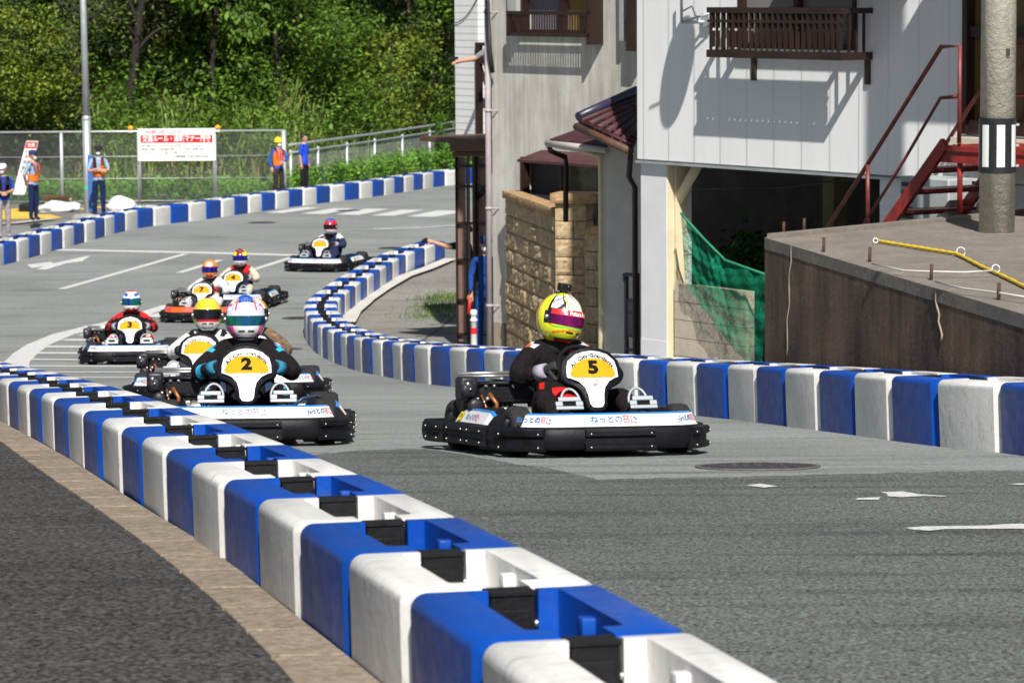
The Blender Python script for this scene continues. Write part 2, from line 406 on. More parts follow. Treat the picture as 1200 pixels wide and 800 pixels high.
# --- manholes
M_IRON = mat('cast_iron', (.045, .04, .045), .55, metal=.3, var=.3, vs=20, bump=.8, bs=60)
M_IRON_R = mat('iron_ring', (.13, .12, .12), .7, metal=.2, var=.2, vs=20)
def manhole(px, py, r, label):
    g = ground(px, py); s = slope(g.y)
    M = Matrix.Translation((g.x, g.y, g.z)) @ Matrix.Rotation(math.atan(s), 4, 'X')
    e = empty('manhole_cover', M=M, label=label, cat='manhole cover', group='manhole covers set in the road')
    b = MB(); b.lathe([(r, .003), (r, .009), (r-.03, .010), (r-.03, .003)], 40); b.build('frame', M_IRON_R, e)
    b = MB(); b.lathe([(r-.036, .002), (r-.036, .008), (r-.09, .009), (0.0, .009)], 40)
    for i in range(-4, 5):
        for j in range(-4, 5):
            if math.hypot(i, j)*.07 < r-.08: b.box(i*.07-.02, i*.07+.02, j*.07-.012, j*.07+.012, .0092, .0125)
    b.build('lid', M_IRON, e)
manhole(888, 547, .375, 'dark round manhole cover in the road right of kart number 5')
manhole(307, 261, .36, 'dark manhole cover beside the crosswalk, far left of the red-helmeted driver')
manhole(460, 291, .33, 'dark manhole cover right of the far kart near the inner barrier')
manhole(352, 373, .33, 'dark manhole cover left of the barrier bend, upper of two')
manhole(335, 409, .26, 'small dark manhole cover beside the driver in the camouflage suit')
manhole(408, 247, .33, 'dark manhole cover between the crosswalk stripes')

# ---------------------------------------------------------------- barrier blocks
BL, BW, BH = .92, .56, .455
def plastic(name, c, dirt, amount):
    m = bpy.data.materials.new(name); m.use_nodes = True; nt = m.node_tree; N = nt.nodes; L = nt.links; b = N['Principled BSDF']
    tc = N.new('ShaderNodeTexCoord'); oi = N.new('ShaderNodeObjectInfo'); mu = N.new('ShaderNodeMath'); mu.operation = 'MULTIPLY'; mu.inputs[1].default_value = 53
    L.new(oi.outputs['Random'], mu.inputs[0])
    def noise(scale, detail, sc3=None):
        n = N.new('ShaderNodeTexNoise'); n.noise_dimensions = '4D'; n.inputs['Scale'].default_value = scale; n.inputs['Detail'].default_value = detail; n.inputs['Roughness'].default_value = .7
        s = tc.outputs['Object']
        if sc3:
            mp = N.new('ShaderNodeMapping'); mp.inputs['Scale'].default_value = sc3; L.new(s, mp.inputs[0]); s = mp.outputs[0]
        L.new(s, n.inputs['Vector']); L.new(mu.outputs[0], n.inputs['W']); return n.outputs['Fac']
    def ramp(src, p0, p1, a, z):
        r = N.new('ShaderNodeValToRGB'); r.color_ramp.elements[0].position = p0; r.color_ramp.elements[1].position = p1
        r.color_ramp.elements[0].color = (a, a, a, 1); r.color_ramp.elements[1].color = (z, z, z, 1); L.new(src, r.inputs[0]); return r.outputs[0]
    def mix(f, a, b_):
        mx = N.new('ShaderNodeMixRGB'); L.new(f, mx.inputs[0])
        for k, v in ((1, a), (2, b_)):
            if isinstance(v, tuple): mx.inputs[k].default_value = (*v, 1)
            else: L.new(v, mx.inputs[k])
        return mx.outputs[0]
    c0 = mix(ramp(noise(3, 5), .45, .75, 0, amount), c, dirt)
    c1 = mix(ramp(noise(7, 3, (6, .7, .7)), .62, .70, 0, amount*1.3), c0, dirt)       # scuffs along the row
    c1 = mix(ramp(noise(4.5, 5, (9, .8, 1.6)), .57, .65, 0, .38), c1, (.06, .06, .065))   # rubber scuffs
    c1 = mix(ramp(noise(26, 3, (1, 1, 3)), .63, .70, 0, .35), c1, (.10, .09, .08))       # small chips and grime
    hs = N.new('ShaderNodeHueSaturation'); mr = N.new('ShaderNodeMapRange'); mr.inputs['To Min'].default_value = .84; mr.inputs['To Max'].default_value = 1.04
    L.new(oi.outputs['Random'], mr.inputs[0]); L.new(mr.outputs[0], hs.inputs['Value']); L.new(c1, hs.inputs['Color'])
    L.new(hs.outputs[0], b.inputs['Base Color']); L.new(ramp(noise(12, 4), .3, .7, .33, .52), b.inputs['Roughness'])
    bp = N.new('ShaderNodeBump'); bp.inputs['Strength'].default_value = .35; bp.inputs['Distance'].default_value = .012
    L.new(noise(9, 3), bp.inputs['Height']); L.new(bp.outputs[0], b.inputs['Normal'])
    b.inputs['Specular IOR Level'].default_value = .2
    return m
M_BLUE = plastic('blue_polyethylene', (.002, .066, .40), (.03, .10, .28), .28)
M_WHITE = plastic('white_polyethylene', (.80, .79, .76), (.38, .35, .30), .34)
M_BLACK = mat('black_plastic', (.008, .008, .009), .55, var=.4, vs=15, bump=.2, spec=.25)
M_BOLT = mat('bolt_steel', (.55, .54, .52), .35, metal=.9)
def block_mesh():
    bm = bmesh.new(); h = BW/2
    plan = [(.004, -h), (BL-.10, -h), (BL-.004, -h+.055), (BL-.004, h-.055), (BL-.10, h), (.004, h)]
    lo = [bm.verts.new((x, y*.985, .0)) for x, y in plan]; hi = [bm.verts.new((x, y, BH)) for x, y in plan]
    bm.faces.new(lo[::-1]); bm.faces.new(hi)
    for i in range(6): bm.faces.new([lo[i], lo[(i+1) % 6], hi[(i+1) % 6], hi[i]])
    bmesh.ops.recalc_face_normals(bm, faces=bm.faces[:])
    top = [e for e in bm.edges if all(v.co.z > .4 for v in e.verts) and abs(e.verts[0].co.x-e.verts[1].co.x) > .02]
    bmesh.ops.bevel(bm, geom=top, offset=.046, segments=5, profile=.5, affect='EDGES')
    rest = [e for e in bm.edges if e.calc_face_angle(0) > R(35)]
    rest = [e for e in rest if e.verts[0].co.z > .001 or e.verts[1].co.z > .001]
    bmesh.ops.bevel(bm, geom=rest, offset=.012, segments=2, profile=.5, affect='EDGES')
    me = bpy.data.meshes.new('block'); bm.to_mesh(me); bm.free(); o = meshobj('block', me)
    c = MB()
    c.bbox(.055, BL-.15, -.130, .130, .10, .60, .02)
    cut1 = c.build('c', M_BLACK)
    c = MB(); c.box(-.1, .15, -.070, .070, .20, .6); c.box(BL-.2, BL+.1, -.070, .070, .20, .6)
    for sgn in (-1, 1):
        c.box(BL-.05, BL-.01, sgn*.22-.03, sgn*.22+.03, .235, .243)
        c.bbox(.40, .52, sgn*.26-.011, sgn*.26+.011, .07, .078, .003, seg=1)
    cut2 = c.build('c', M_BLACK)
    for k in (cut1, cut2):
        md = o.modifiers.new('b', 'BOOLEAN'); md.operation = 'DIFFERENCE'; md.object = k; md.solver = 'EXACT'
    me = bake(o, 'barrier_block')
    for k in (cut1, cut2): bpy.data.objects.remove(k)
    b = MB(); b.add([v.co for v in me.vertices], [tuple(p.vertices) for p in me.polygons], 0, False)
    for sgn in (-1, 1): b.bbox(.40, .46, sgn*.126-.033, sgn*.126+.033, .375, .43, .006)
    out = b.mesh('barrier_block', [M_WHITE])
    # smooth the bevels, keep the flats crisp
    for p in out.polygons: p.use_smooth = True
    bmx = bmesh.new(); bmx.from_mesh(out)
    for e_ in bmx.edges: e_.smooth = e_.calc_face_angle(0) < R(26)
    bmx.to_mesh(out); bmx.free(); return out
BLOCK_W = block_mesh(); BLOCK_B = BLOCK_W.copy(); BLOCK_B.materials[0] = M_BLUE
cn = MB(); cn.bbox(-.05, .05, -.066, .066, .438, .452, .002, seg=1); cn.bbox(-.11, .045, -.062, .062, .29, .437, .002, seg=1); cn.bbox(.043, .052, -.05, .05, .32, .40, .003, seg=1)
cn.bbox(.0, .03, -.05, -.02, .15, .29, .006); cn.bbox(.0, .03, .02, .05, .15, .29, .006)
cn.sphere((.035, .068, .36), .011, 10, 1); cn.sphere((.035, -.066, .34), .009, 10, 1)
CONN = cn.mesh('connector', [M_BLACK, M_BOLT])
nblocks = 0
def barrier_run(path, labelf, group, first='white', start_skip=0.0):
    """path runs away from the camera; every block is laid with its chamfered end towards the camera"""
    global nblocks
    P = smooth_path(path, 40); pts = [P[0]]
    i = 0
    while i < len(P)-1:                    # chord stepping
        j = i
        while j < len(P) and (P[j]-pts[-1]).length < BL+.006: j += 1
        if j >= len(P): break
        a, b = P[j-1], P[j]; lo, hi = 0., 1.
        for _ in range(20):
            m_ = (lo+hi)/2
            if ((a+(b-a)*m_)-pts[-1]).length < BL+.006: lo = m_
            else: hi = m_
        pts.append(a+(b-a)*hi); i = j-1
    c = 0 if first == 'white' else 1
    for k in range(len(pts)-1):
        near, far = pts[k], pts[k+1]
        zn, zf = Z(near.y), Z(far.y)
        x = Vector((near.x-far.x, near.y-far.y, zn-zf)).normalized()
        y = Vector((0, 0, 1)).cross(x).normalized(); z = x.cross(y)
        M = Matrix.Identity(4); jit = random.uniform(-.006, .006)
        for q in range(3): M[q][0] = x[q]; M[q][1] = y[q]; M[q][2] = z[q]
        M = Matrix.Translation((far.x+y.x*jit, far.y+y.y*jit, zf)) @ M @ Matrix.Rotation(random.uniform(-.006, .006), 4, 'Z')
        colr = 'white' if (k+c) % 2 == 0 else 'blue'
        o = meshobj('barrier_block', BLOCK_W if colr == 'white' else BLOCK_B, M=M)
        tag(o, labelf(colr, k+1), 'barrier block', group)
        meshobj('connector', CONN, o); nblocks += 1
    return pts
def offs(P, d):
    P = [Vector((p[0], p[1])) for p in P]; out = []
    for i, p in enumerate(P):
        t = (P[min(len(P)-1, i+1)]-P[max(0, i-1)]).normalized(); out.append(p+Vector((t.y, -t.x))*d)
    return out
# near left row, placed by its left edge
kk_ = 7050.0
nl = []
for px_, py_ in [(560, 800), (434, 674), (330, 610), (248, 567), (163, 522), (90, 485), (27, 458), (-40, 436), (-110, 420)]:
    d_ = kk_/(px_+289.0); q_ = at_depth(px_, py_, d_); nl.append(Vector((q_.x, q_.y)))
nl = [nl[0]+(nl[0]-nl[1]).normalized()*1.9]+nl
near_path = offs(nl, BW/2)
barrier_run(near_path, lambda c, k: '%s plastic barrier block, %s of the foreground row from the bottom edge' % (c, ordinal(k)), 'barrier blocks of the foreground row', 'blue')
# right row: front edge seen from the bend outwards, then the far side of the bend
rf = [ground(*p).xy for p in [(1190,532.5),(1088,522),(998,509.5),(916,499),(844,490),(700,474),(533,453.7),(490,448.8),(450,441),(424,436),(400,428.5)]]
rf = [rf[0]+Vector((.62, -3.4))]+rf
cr = offs(rf, BW/2)
ci = [Vector(v) for v in ((-2.60, 51.0), (-3.02, 54.6), (-3.25, 58.2), (-3.10, 62.0))]
ii = offs([ground(*p).xy for p in [(440, 347), (475, 325), (500, 315), (526, 306)]], -BW/2)
barrier_run(cr+ci+ii, lambda c, k: '%s plastic barrier block, %s of the right row from the right edge' % (c, ordinal(k)), 'barrier blocks of the right row and its bend', 'white')
ff = [ground(*p).xy for p in [(0,312),(62,294.5),(105,282.5),(150,270),(190,263.5),(243,257),(290,250),(340,243),(390,236.5),(443,230),(512,219),(560,214.5)]]
ff = [ff[0]+Vector((-1.2, -7))]+ff
barrier_run(offs(ff, -BW/2), lambda c, k: '%s plastic barrier block, %s of the fence-side row from the left' % (c, ordinal(k)), 'barrier blocks of the far row before the fence', 'blue')
print('blocks', nblocks)
# ---------------------------------------------------------------- buildings on the right
WB = Wall((4.6, 33.5), (.573, -.819))         # white building
ST = Wall((-.28, 49.0), (.573, -.819))        # stucco building
RW = Wall((3.42, 22.8), (.177, -.984))        # retaining wall beside the road
def siding(name, c, period, groove=.012, axis=0, rough=.45, stain=.12):
    """painted cladding: vertical or horizontal grooves as bump, with faint streaks of dirt"""
    m = bpy.data.materials.new(name); m.use_nodes = True; nt = m.node_tree; N = nt.nodes; L = nt.links; b = N['Principled BSDF']
    tc = N.new('ShaderNodeTexCoord'); mp = N.new('ShaderNodeMapping'); L.new(tc.outputs['Object'], mp.inputs[0])
    sx = N.new('ShaderNodeSeparateXYZ'); L.new(mp.outputs[0], sx.inputs[0])
    mu = N.new('ShaderNodeMath'); mu.operation = 'MULTIPLY'; mu.inputs[1].default_value = 1/period; L.new(sx.outputs[axis], mu.inputs[0])
    fr = N.new('ShaderNodeMath'); fr.operation = 'FRACT'; L.new(mu.outputs[0], fr.inputs[0])
    rp = N.new('ShaderNodeValToRGB'); e = rp.color_ramp.elements; e[0].position = 0; e[0].color = (0,0,0,1); e[1].position = groove/period*2.2; e[1].color = (1,1,1,1); L.new(fr.outputs[0], rp.inputs[0])
    bp = N.new('ShaderNodeBump'); bp.inputs['Distance'].default_value = .01; bp.inputs['Strength'].default_value = .5; L.new(rp.outputs[0], bp.inputs['Height']); L.new(bp.outputs[0], b.inputs['Normal'])
    n = N.new('ShaderNodeTexNoise'); n.inputs['Scale'].default_value = 1.0; n.inputs['Detail'].default_value = 6; n.inputs['Roughness'].default_value = .65
    m2 = N.new('ShaderNodeMapping'); m2.inputs['Scale'].default_value = (3.0, 3.0, .5); L.new(tc.outputs['Object'], m2.inputs[0]); L.new(m2.outputs[0], n.inputs['Vector'])
    r2 = N.new('ShaderNodeValToRGB'); r2.color_ramp.elements[0].position = .3; r2.color_ramp.elements[1].position = .6
    r2.color_ramp.elements[0].color = tuple(v*(1-stain) for v in c)+(1,); r2.color_ramp.elements[1].color = (*c, 1); L.new(n.outputs['Fac'], r2.inputs[0])
    mx = N.new('ShaderNodeMixRGB'); mx.blend_type = 'MULTIPLY'; mx.inputs[0].default_value = .10; L.new(r2.outputs[0], mx.inputs[1]); L.new(rp.outputs[0], mx.inputs[2])
    L.new(mx.outputs[0], b.inputs['Base Color']); b.inputs['Roughness'].default_value = rough
    return m
M_SIDING = siding('white_cladding', (.82, .83, .83), .455, stain=.07)
M_SIDEH = siding('white_lap_cladding', (.74, .75, .75), .11, axis=2, stain=.08)
def stucco_mat():
    m = bpy.data.materials.new('grey_stucco'); m.use_nodes = True; nt = m.node_tree; N = nt.nodes; L = nt.links; b = N['Principled BSDF']
    tc = N.new('ShaderNodeTexCoord')
    def nz(scale, v, det=6):
        mp = N.new('ShaderNodeMapping'); mp.inputs['Scale'].default_value = v; L.new(tc.outputs['Object'], mp.inputs[0])
        n = N.new('ShaderNodeTexNoise'); n.inputs['Scale'].default_value = scale; n.inputs['Detail'].default_value = det; n.inputs['Roughness'].default_value = .65; L.new(mp.outputs[0], n.inputs['Vector']); return n.outputs['Fac']
    def rmp(s, p0, p1, a, z):
        r = N.new('ShaderNodeValToRGB'); r.color_ramp.elements[0].position = p0; r.color_ramp.elements[1].position = p1; r.color_ramp.elements[0].color = (*a, 1); r.color_ramp.elements[1].color = (*z, 1); L.new(s, r.inputs[0]); return r.outputs[0]
    a = rmp(nz(1.1, (1, 1, .8)), .32, .66, (.46, .45, .415), (.70, .70, .665))
    st = rmp(nz(2.2, (4, 4, .28)), .40, .62, (.70, .67, .60), (1, 1, 1))
    mx = N.new('ShaderNodeMixRGB'); mx.blend_type = 'MULTIPLY'; mx.inputs[0].default_value = .8; L.new(a, mx.inputs[1]); L.new(st, mx.inputs[2])
    L.new(mx.outputs[0], b.inputs['Base Color']); b.inputs['Roughness'].default_value = .9
    bp = N.new('ShaderNodeBump'); bp.inputs['Distance'].default_value = .006; bp.inputs['Strength'].default_value = .6; L.new(nz(45, (1, 1, 1), 3), bp.inputs['Height']); L.new(bp.outputs[0], b.inputs['Normal'])
    return m
M_STUCCO = stucco_mat()
M_BROWN = mat('dark_brown_aluminium', (.030, .015, .012), .4, metal=.1, var=.25, vs=3)
M_BROWNW = mat('brown_wood', (.10, .05, .03), .6, var=.3, vs=8)
M_CURT = siding('pale_curtain', (.50, .47, .48), .085, .03, stain=.2)
M_AMBER = siding('amber_curtain', (.34, .24, .07), .09, .03, stain=.35)
M_GLASS = mat('window_glass', (.05, .055, .06), .05, spec=.9)
M_CREAM = mat('cream_paint', (.70, .62, .42), .6, var=.1, vs=3)
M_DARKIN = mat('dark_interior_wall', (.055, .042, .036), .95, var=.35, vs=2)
M_RED = mat('red_oxide_paint', (.36, .022, .018), .42, var=.35, vs=9, c2=(.15, .025, .02), bump=.3, bs=40)
M_RAILP = mat('brown_red_paint', (.17, .035, .028), .45, var=.3, vs=7)
M_ROOF = mat('maroon_roof_tile', (.065, .020, .024), .6, var=.4, vs=5, bump=.5)
M_CONC = mat('pale_concrete', (.34, .32, .29), .92, var=.2, vs=4, bump=.6, bs=30)
M_GALV = mat('galvanised_steel', (.50, .53, .55), .5, metal=.55, var=.12, vs=5)
M_CU = mat('dark_cable', (.03, .03, .035), .6)

# ---- white building ----
ub0, ub1 = WB.u(747), WB.u(1131, py=100)
zb = WB.z(747, 186)
wbld = empty('white_house', WB.pt(ub0, zb), 'white clad house raised over an open ground floor, with a brown balcony', 'house')
def inv(o): return o
def part(mb, name, mats, root):
    o = mb.build(name, mats)
    o.parent = root; o.matrix_parent_inverse = root.matrix_world.inverted() if False else Matrix.Translation(-root.location); return o
def wobj(mbf, name, mats, W, root=None):
    """mesh authored in wall coordinates so that its material follows the wall"""
    mb = MB(); mbf(mb); o = mb.build(name, mats)
    if root is not None:
        o.parent = root; o.matrix_local = Matrix.Translation(-root.location) @ W.M
    else: o.matrix_world = W.M
    return o
def lb(mb, u0, u1, z0, z1, n0, n1, mi=0, bev=0):
    a = (min(u0, u1), max(u0, u1), -max(n0, n1), -min(n0, n1), min(z0, z1), max(z0, z1))
    return mb.bbox(*a, bev, mi) if bev else mb.box(*a, mi)
# window and balcony measured from the photograph
bw0, bw1 = WB.u(866, 0, 20), WB.u(1004, 0, 20)
wz0 = WB.z(935, 58); ztop = zb+6.5
def f(mb):
    lb(mb, ub0, bw0, zb, ztop, -.25, 0); lb(mb, bw1, ub1, zb, ztop, -.25, 0)
    lb(mb, bw0, bw1, zb, wz0, -.25, 0); lb(mb, bw0, bw1, wz0+1.9, ztop, -.25, 0)
    lb(mb, ub0, ub0+.25, zb, ztop, -6, -.253)
wobj(f, 'wall', M_SIDING, WB, wbld)
wobj(lambda mb: lb(mb, ub0+.002, ub1+3.4, zb-.02, zb-.003, -6, -.02), 'underside', M_CONC, WB, wbld)
wobj(lambda mb: lb(mb, ub0-.02, ub1, zb-.045, zb-.022, -.05, .02), 'drip_edge', M_GALV, WB, wbld)
win = wobj(lambda mb: [lb(mb, bw0, bw0+.05, wz0, wz0+1.9, -.12, .02), lb(mb, bw1-.05, bw1, wz0, wz0+1.9, -.12, .02), lb(mb, (bw0+bw1)/2-.04, (bw0+bw1)/2+.04, wz0, wz0+1.9, -.1, .01), lb(mb, bw0, bw1, wz0, wz0+.06, -.12, .024), lb(mb, bw0, bw1, wz0+1.84, wz0+1.9, -.12, .024)], 'window', M_BROWN, WB, wbld)
def sub(o, mbf, name, mats):
    mb = MB(); mbf(mb); c = mb.build(name, mats); c.parent = o; return c
um = (bw0+bw1)/2
sub(win, lambda mb: lb(mb, bw0+.03, um, wz0+.03, wz0+1.86, -.16, -.10), 'curtain', M_CURT)
sub(win, lambda mb: lb(mb, um, bw1-.03, wz0+.03, wz0+1.86, -.16, -.10), 'curtain', M_AMBER)
sub(win, lambda mb: [lb(mb, bw0+.05, um-.04, wz0+.06, wz0+1.84, -.075, -.069), lb(mb, um+.04, bw1-.05, wz0+.06, wz0+1.84, -.065, -.059)], 'pane', mat('clear_pane', (.2, .2, .2), .03, spec=.8, transl=0))
# balcony railing (n is the distance it stands out)
BN = .42
r0, zr = WB.uz(828, 12, BN); r1, _ = WB.uz(986, 12, BN); _, zf = WB.uz(900, 69, BN); _, zf1 = WB.uz(900, 60, BN)
def f(mb):
    lb(mb, r0, r1, zr-.03, zr+.03, BN-.05, BN); lb(mb, r0, r0+.05, zr-.028, zr+.028, 0, BN-.052); lb(mb, r1-.05, r1, zr-.028, zr+.028, 0, BN-.052)
bal = wobj(f, 'balcony_rail', M_BROWN, WB, wbld)
sub(bal, lambda mb: [lb(mb, r0, r1, zf, zf1, BN-.05, BN+.004), lb(mb, r0, r0+.05, zf, zf1, 0, BN-.052), lb(mb, r1-.05, r1, zf, zf1, 0, BN-.052)], 'bottom_beam', M_BROWN)
def f(mb):
    n = 23
    for i in range(n):
        u = r0+.06+(r1-r0-.12)*i/(n-1); wd = .022 if i in (0, 4, 19, n-1) else .0105
        [lb(mb, u-wd, u+wd, za_, zb3_, BN-dp_, BN-.006) for za_, zb3_, dp_ in ((zf1, zf1+.03, .016), (zf1+.03, zr-.215, .052), (zr-.215, zr-.19, .016), (zr-.19, zr-.028, .052))]
    for s_ in (r0+.012, r1-.038):
        for k in range(1, 4): lb(mb, s_, s_+.026, zf1, zr-.028, k*.1-.01, k*.1+.01)
    lb(mb, r0, r1, zr-.13, zr-.10, BN-.04, BN-.008)
sub(bal, f, 'baluster', M_BROWN)
sub(bal, lambda mb: [lb(mb, u-.03, u+.03, zf-.25, zf, .0, .035) for u in (r0+.3, r1-.06)], 'bracket', M_BROWN)
# canopy over the entrance and roof eave above the frame; both throw the shadows on the wall
dz = WB.z(1015, 135)+2.17
cu0 = WB.u(1015, 0, 135)+1.91
wobj(lambda mb: [lb(mb, cu0, ub1+3.2, dz-.06, dz+.06, .0, 1.05), lb(mb, cu0, cu0+.05, dz+.061, dz+.22, .0, 1.05)], 'canopy', M_BROWN, WB, wbld)
hz_ = WB.z(930, 88)+.95
wobj(lambda mb: lb(mb, bw0+.72, bw1+.92, hz_, hz_+.10, .0, .44), 'window_hood', M_BROWN, WB, wbld)
# doorway block on the right
du0 = ub1; du1 = ub1+2.6; dzb = WB.z(1140, 157)
def f(mb):
    lb(mb, du0, du1+.6, zb-.001, dzb-.02, -.25, -.002)
    lb(mb, du0+.001, du1+.6, dzb+2.25, ztop, -.25, -.002); lb(mb, du1, du1+.6, dzb-.02, dzb+2.25, -.25, -.003)
wobj(f, 'wall', M_SIDING, WB, wbld)
door = wobj(lambda mb: [lb(mb, du0+.003, du0+.07, dzb, dzb+2.2, -.1, .05), lb(mb, du0+.07, du1, dzb, dzb+.14, -.1, .03), lb(mb, du0+.86, du0+.95, dzb+.14, dzb+2.2, -.1, .03), lb(mb, du0+1.75, du0+1.85, dzb+.14, dzb+2.2, -.1, .03), lb(mb, du0+.07, du1, dzb+.95, dzb+1.05, -.09, .02), lb(mb, du0+.07, du1, dzb+2.1, dzb+2.2, -.1, .03)], 'door', M_BROWN, WB, wbld)
sub(door, lambda mb: [lb(mb, du0+.07, du0+.86, dzb+.14, dzb+2.1, -.07, -.06), lb(mb, du0+.95, du0+1.75, dzb+.14, dzb+2.1, -.07, -.06)], 'pane', mat('amber_pane', (.16, .10, .035), .15, spec=.7))
wobj(lambda mb: lb(mb, du0-.03, du1+.5, dzb-.10, dzb-.03, 0, .16), 'door_sill', mat('pale_stone', (.66, .58, .46), .6, var=.1, vs=5), WB, wbld)
# lower storey: front column, post, brace, back wall, white side wall
gz = Z(37)-.1
c0, c1 = WB.u(751, -.05, 200), WB.u(781, -.05, 200)
wobj(lambda mb: [lb(mb, c0, c1, gz, zb-.02, -.40, -.05), lb(mb, c0, c1+.004, gz+.0, gz+.55, -.402, -.045)], 'column', mat('white_column_paint', (.70, .71, .72), .6, var=.05, vs=2), WB, wbld)
p0, p1 = WB.u(783, -.2, 200), WB.u(796, -.2, 200)
wobj(lambda mb: [lb(mb, p0, p1, gz, zb-.02, -.30, -.15), lb(mb, WB.u(777, -.1), WB.u(786, -.1), gz, zb-.02, -.14, -.06)], 'post', M_CREAM, WB, wbld)
def f(mb):
    a0, za0 = WB.uz(788, 246, -.22); a1, za1 = WB.uz(818, 193, -.22)
    mb.tube([(a0, .22, za0), (a1, .22, za1)], .075, 4)
wobj(f, 'brace', M_CREAM, WB, wbld)
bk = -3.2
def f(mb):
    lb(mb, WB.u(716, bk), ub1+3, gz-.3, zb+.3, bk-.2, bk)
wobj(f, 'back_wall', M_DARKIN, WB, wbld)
l0, l1 = WB.u(1031, -.05, 230), WB.u(1050, -.05, 230)
wobj(lambda mb: [lb(mb, l0, ub1+3.1, gz, zb-.02, -.25, -.05), lb(mb, l0+.0, l0+.2, gz, zb-.02, -3.2, -.252)], 'lower_wall', M_SIDEH, WB, wbld)
wobj(lambda mb: [mb.tube([(WB.u(800, -1.2)+k*.37, 1.2, WB.z(800+k*21, 222-2*k+ (abs(k-5)-5)*-1.2, -1.2)) for k in range(11)], .012, 6)], 'cable', M_CU, WB, wbld)
wobj(lambda mb: [lb(mb, WB.u(972, -2.4), WB.u(985, -2.4), gz, zb-.02, -2.5, -2.3)], 'post', mat('olive_post', (.16, .15, .07), .8, var=.2), WB, wbld)
# satellite dish and aerial bracket
dish = empty('satellite_dish', WB.pt(WB.u(815, .3, 20), WB.z(815, -20, .3), .0), 'white satellite dish on an arm above the balcony corner', 'satellite dish')
def f(mb):
    u_, z_ = WB.uz(803, 26, .2); u2, z2_ = WB.uz(803, -40, .2)
    mb.tube([(u_, -.25, z_), (u_, -.25, z2_)], .016, 8); mb.tube([(u_, -.25, z_), (WB.u(832, 0, 22), 0, z_)], .02, 8)
    mb.tube([(u_, -.25, z_-.0), (WB.u(836, .1, 20), -.12, z_+.10)], .013, 8); mb.bbox(WB.u(826, 0, 22), WB.u(836, 0, 22), -.06, 0, z_-.06, z_+.09, .01)
    mb.tube([(u_+.02, -.24, z_+.12), (u_+.14, -.22, z_+.17), (u_+.22, -.2, z_+.02)], .010, 6)
wobj(f, 'arm', M_GALV, WB, dish)
def f(mb):
    u_, z_ = WB.uz(842, -70, .45); c = Vector((u_, -.62, z_)); ax = Vector((-.25, -.9, .35)).normalized()
    M = Matrix.Translation(c) @ ax.to_track_quat('Z', 'Y').to_matrix().to_4x4()
    mb.lathe([(.36*t, .10*t*t) for t in (0.001, .2, .4, .6, .8, 1)]+[(.36, .093)]+[(.36*t, .10*t*t-.012) for t in (.8, .6, .4, .2, .001)], 32, 0, M)
    mb.tube([c+ax*.02-Vector((0, 0, .33)), c+ax*.36], .012, 6)
wobj(f, 'dish', mat('dish_paint', (.7, .7, .7), .4), WB, dish)
# small brown window sash visible at the left edge of the white house gap
# ---- air conditioner under the stairs
ac = empty('air_conditioner', WB.pt(WB.u(1068, .3, 225), WB.z(1068, 262, .3), .2), 'grey outdoor air conditioning unit half hidden behind the red stairs', 'air conditioner')
a0, az0 = WB.uz(1053, 247, .35); a1, az1 = WB.uz(1082, 208, .35)
wobj(lambda mb: lb(mb, a0, a0+.72, az0-.3, az1, .02, .34, 0, .02), 'casing', mat('ac_casing', (.36, .40, .40), .5, var=.1), WB, ac)
wobj(lambda mb: [lb(mb, a0+.04, a0+.2, az1-.1-k*.08, az1-.06-k*.08, .341, .348) for k in range(6)], 'grille', M_CU, WB, ac)
# ---- outside stairs
sz = Z(0)*0+CZ-2.286
st = empty('outside_stairs', WB.pt(WB.u(1020, 1, 270), sz, .6), 'red steel outside stairs climbing to the door of the white house', 'stairs')
def LN(pxs, n): return [Vector((WB.uz(x, y, n)[0], -n, WB.uz(x, y, n)[1])) for x, y in pxs]
def wtube(pxs, n, r, name, mt, root=st, sq=4):
    return wobj(lambda mb: mb.tube(LN(pxs, n), r, sq), name, mt, WB, root)
NN, NF = 1.0, .12
zl = WB.z(1120, 172, NN)
sA = LN([(1038, 268), (1108, 168)], NN)
def plate(mb, a, b, h, t):    # sloping channel
    d = Vector((b.x-a.x, 0, b.z-a.z)).normalized(); n_ = Vector((-d.z, 0, d.x))*h/2
    vs = []
    for y in (-t/2, t/2):
        for p, s_ in ((a, -1), (b, -1), (b, 1), (a, 1)): vs.append(p+n_*s_+Vector((0, y, 0)))
    mb.add(vs, [(0, 1, 2, 3), (7, 6, 5, 4), (0, 4, 5, 1), (1, 5, 6, 2), (2, 6, 7, 3), (3, 7, 4, 0)])
dn = Vector((0, NN-NF, 0))
wobj(lambda mb: plate(mb, sA[0], sA[1], .12, .05), 'stringer', M_RED, WB, st)
wobj(lambda mb: plate(mb, sA[0]+dn, sA[1]+dn, .12, .05), 'stringer', M_RED, WB, st)
zs_ = [sA[0].z+(sA[1].z-sA[0].z)*(k+.9)/4 for k in range(4)]
for k in range(4):
    t = (k+.9)/4; uu = sA[0].x+(sA[1].x-sA[0].x)*t; zz = sA[0].z+(sA[1].z-sA[0].z)*t
    if k == 3: wobj(lambda mb: [lb(mb, uu-.05, uu+2.6, zz-.05, zz, NF, NN+.02), lb(mb, uu-.05, uu+2.6, zz-.16, zz-.052, NN-.04, NN+.0), lb(mb, uu-.05, uu+2.6, zz-.16, zz-.052, NF+.02, NF+.06)], 'landing', M_RED, WB, st)
    else: wobj(lambda mb: [lb(mb, uu-.10, uu+.18, zz-.03, zz, NF+.03, NN-.03), lb(mb, uu-.10, uu-.095, zz-.07, zz-.031, NF+.03, NN-.03)], 'tread', M_RED, WB, st)
wtube([(966, 273), (1103, 55), (1125, 54), (1124, 168)], NN, .028, 'handrail', M_RAILP)
wtube([(1008, 270), (1060, 187), (1102, 115), (1123, 113)], NN, .020, 'handrail', M_RAILP)
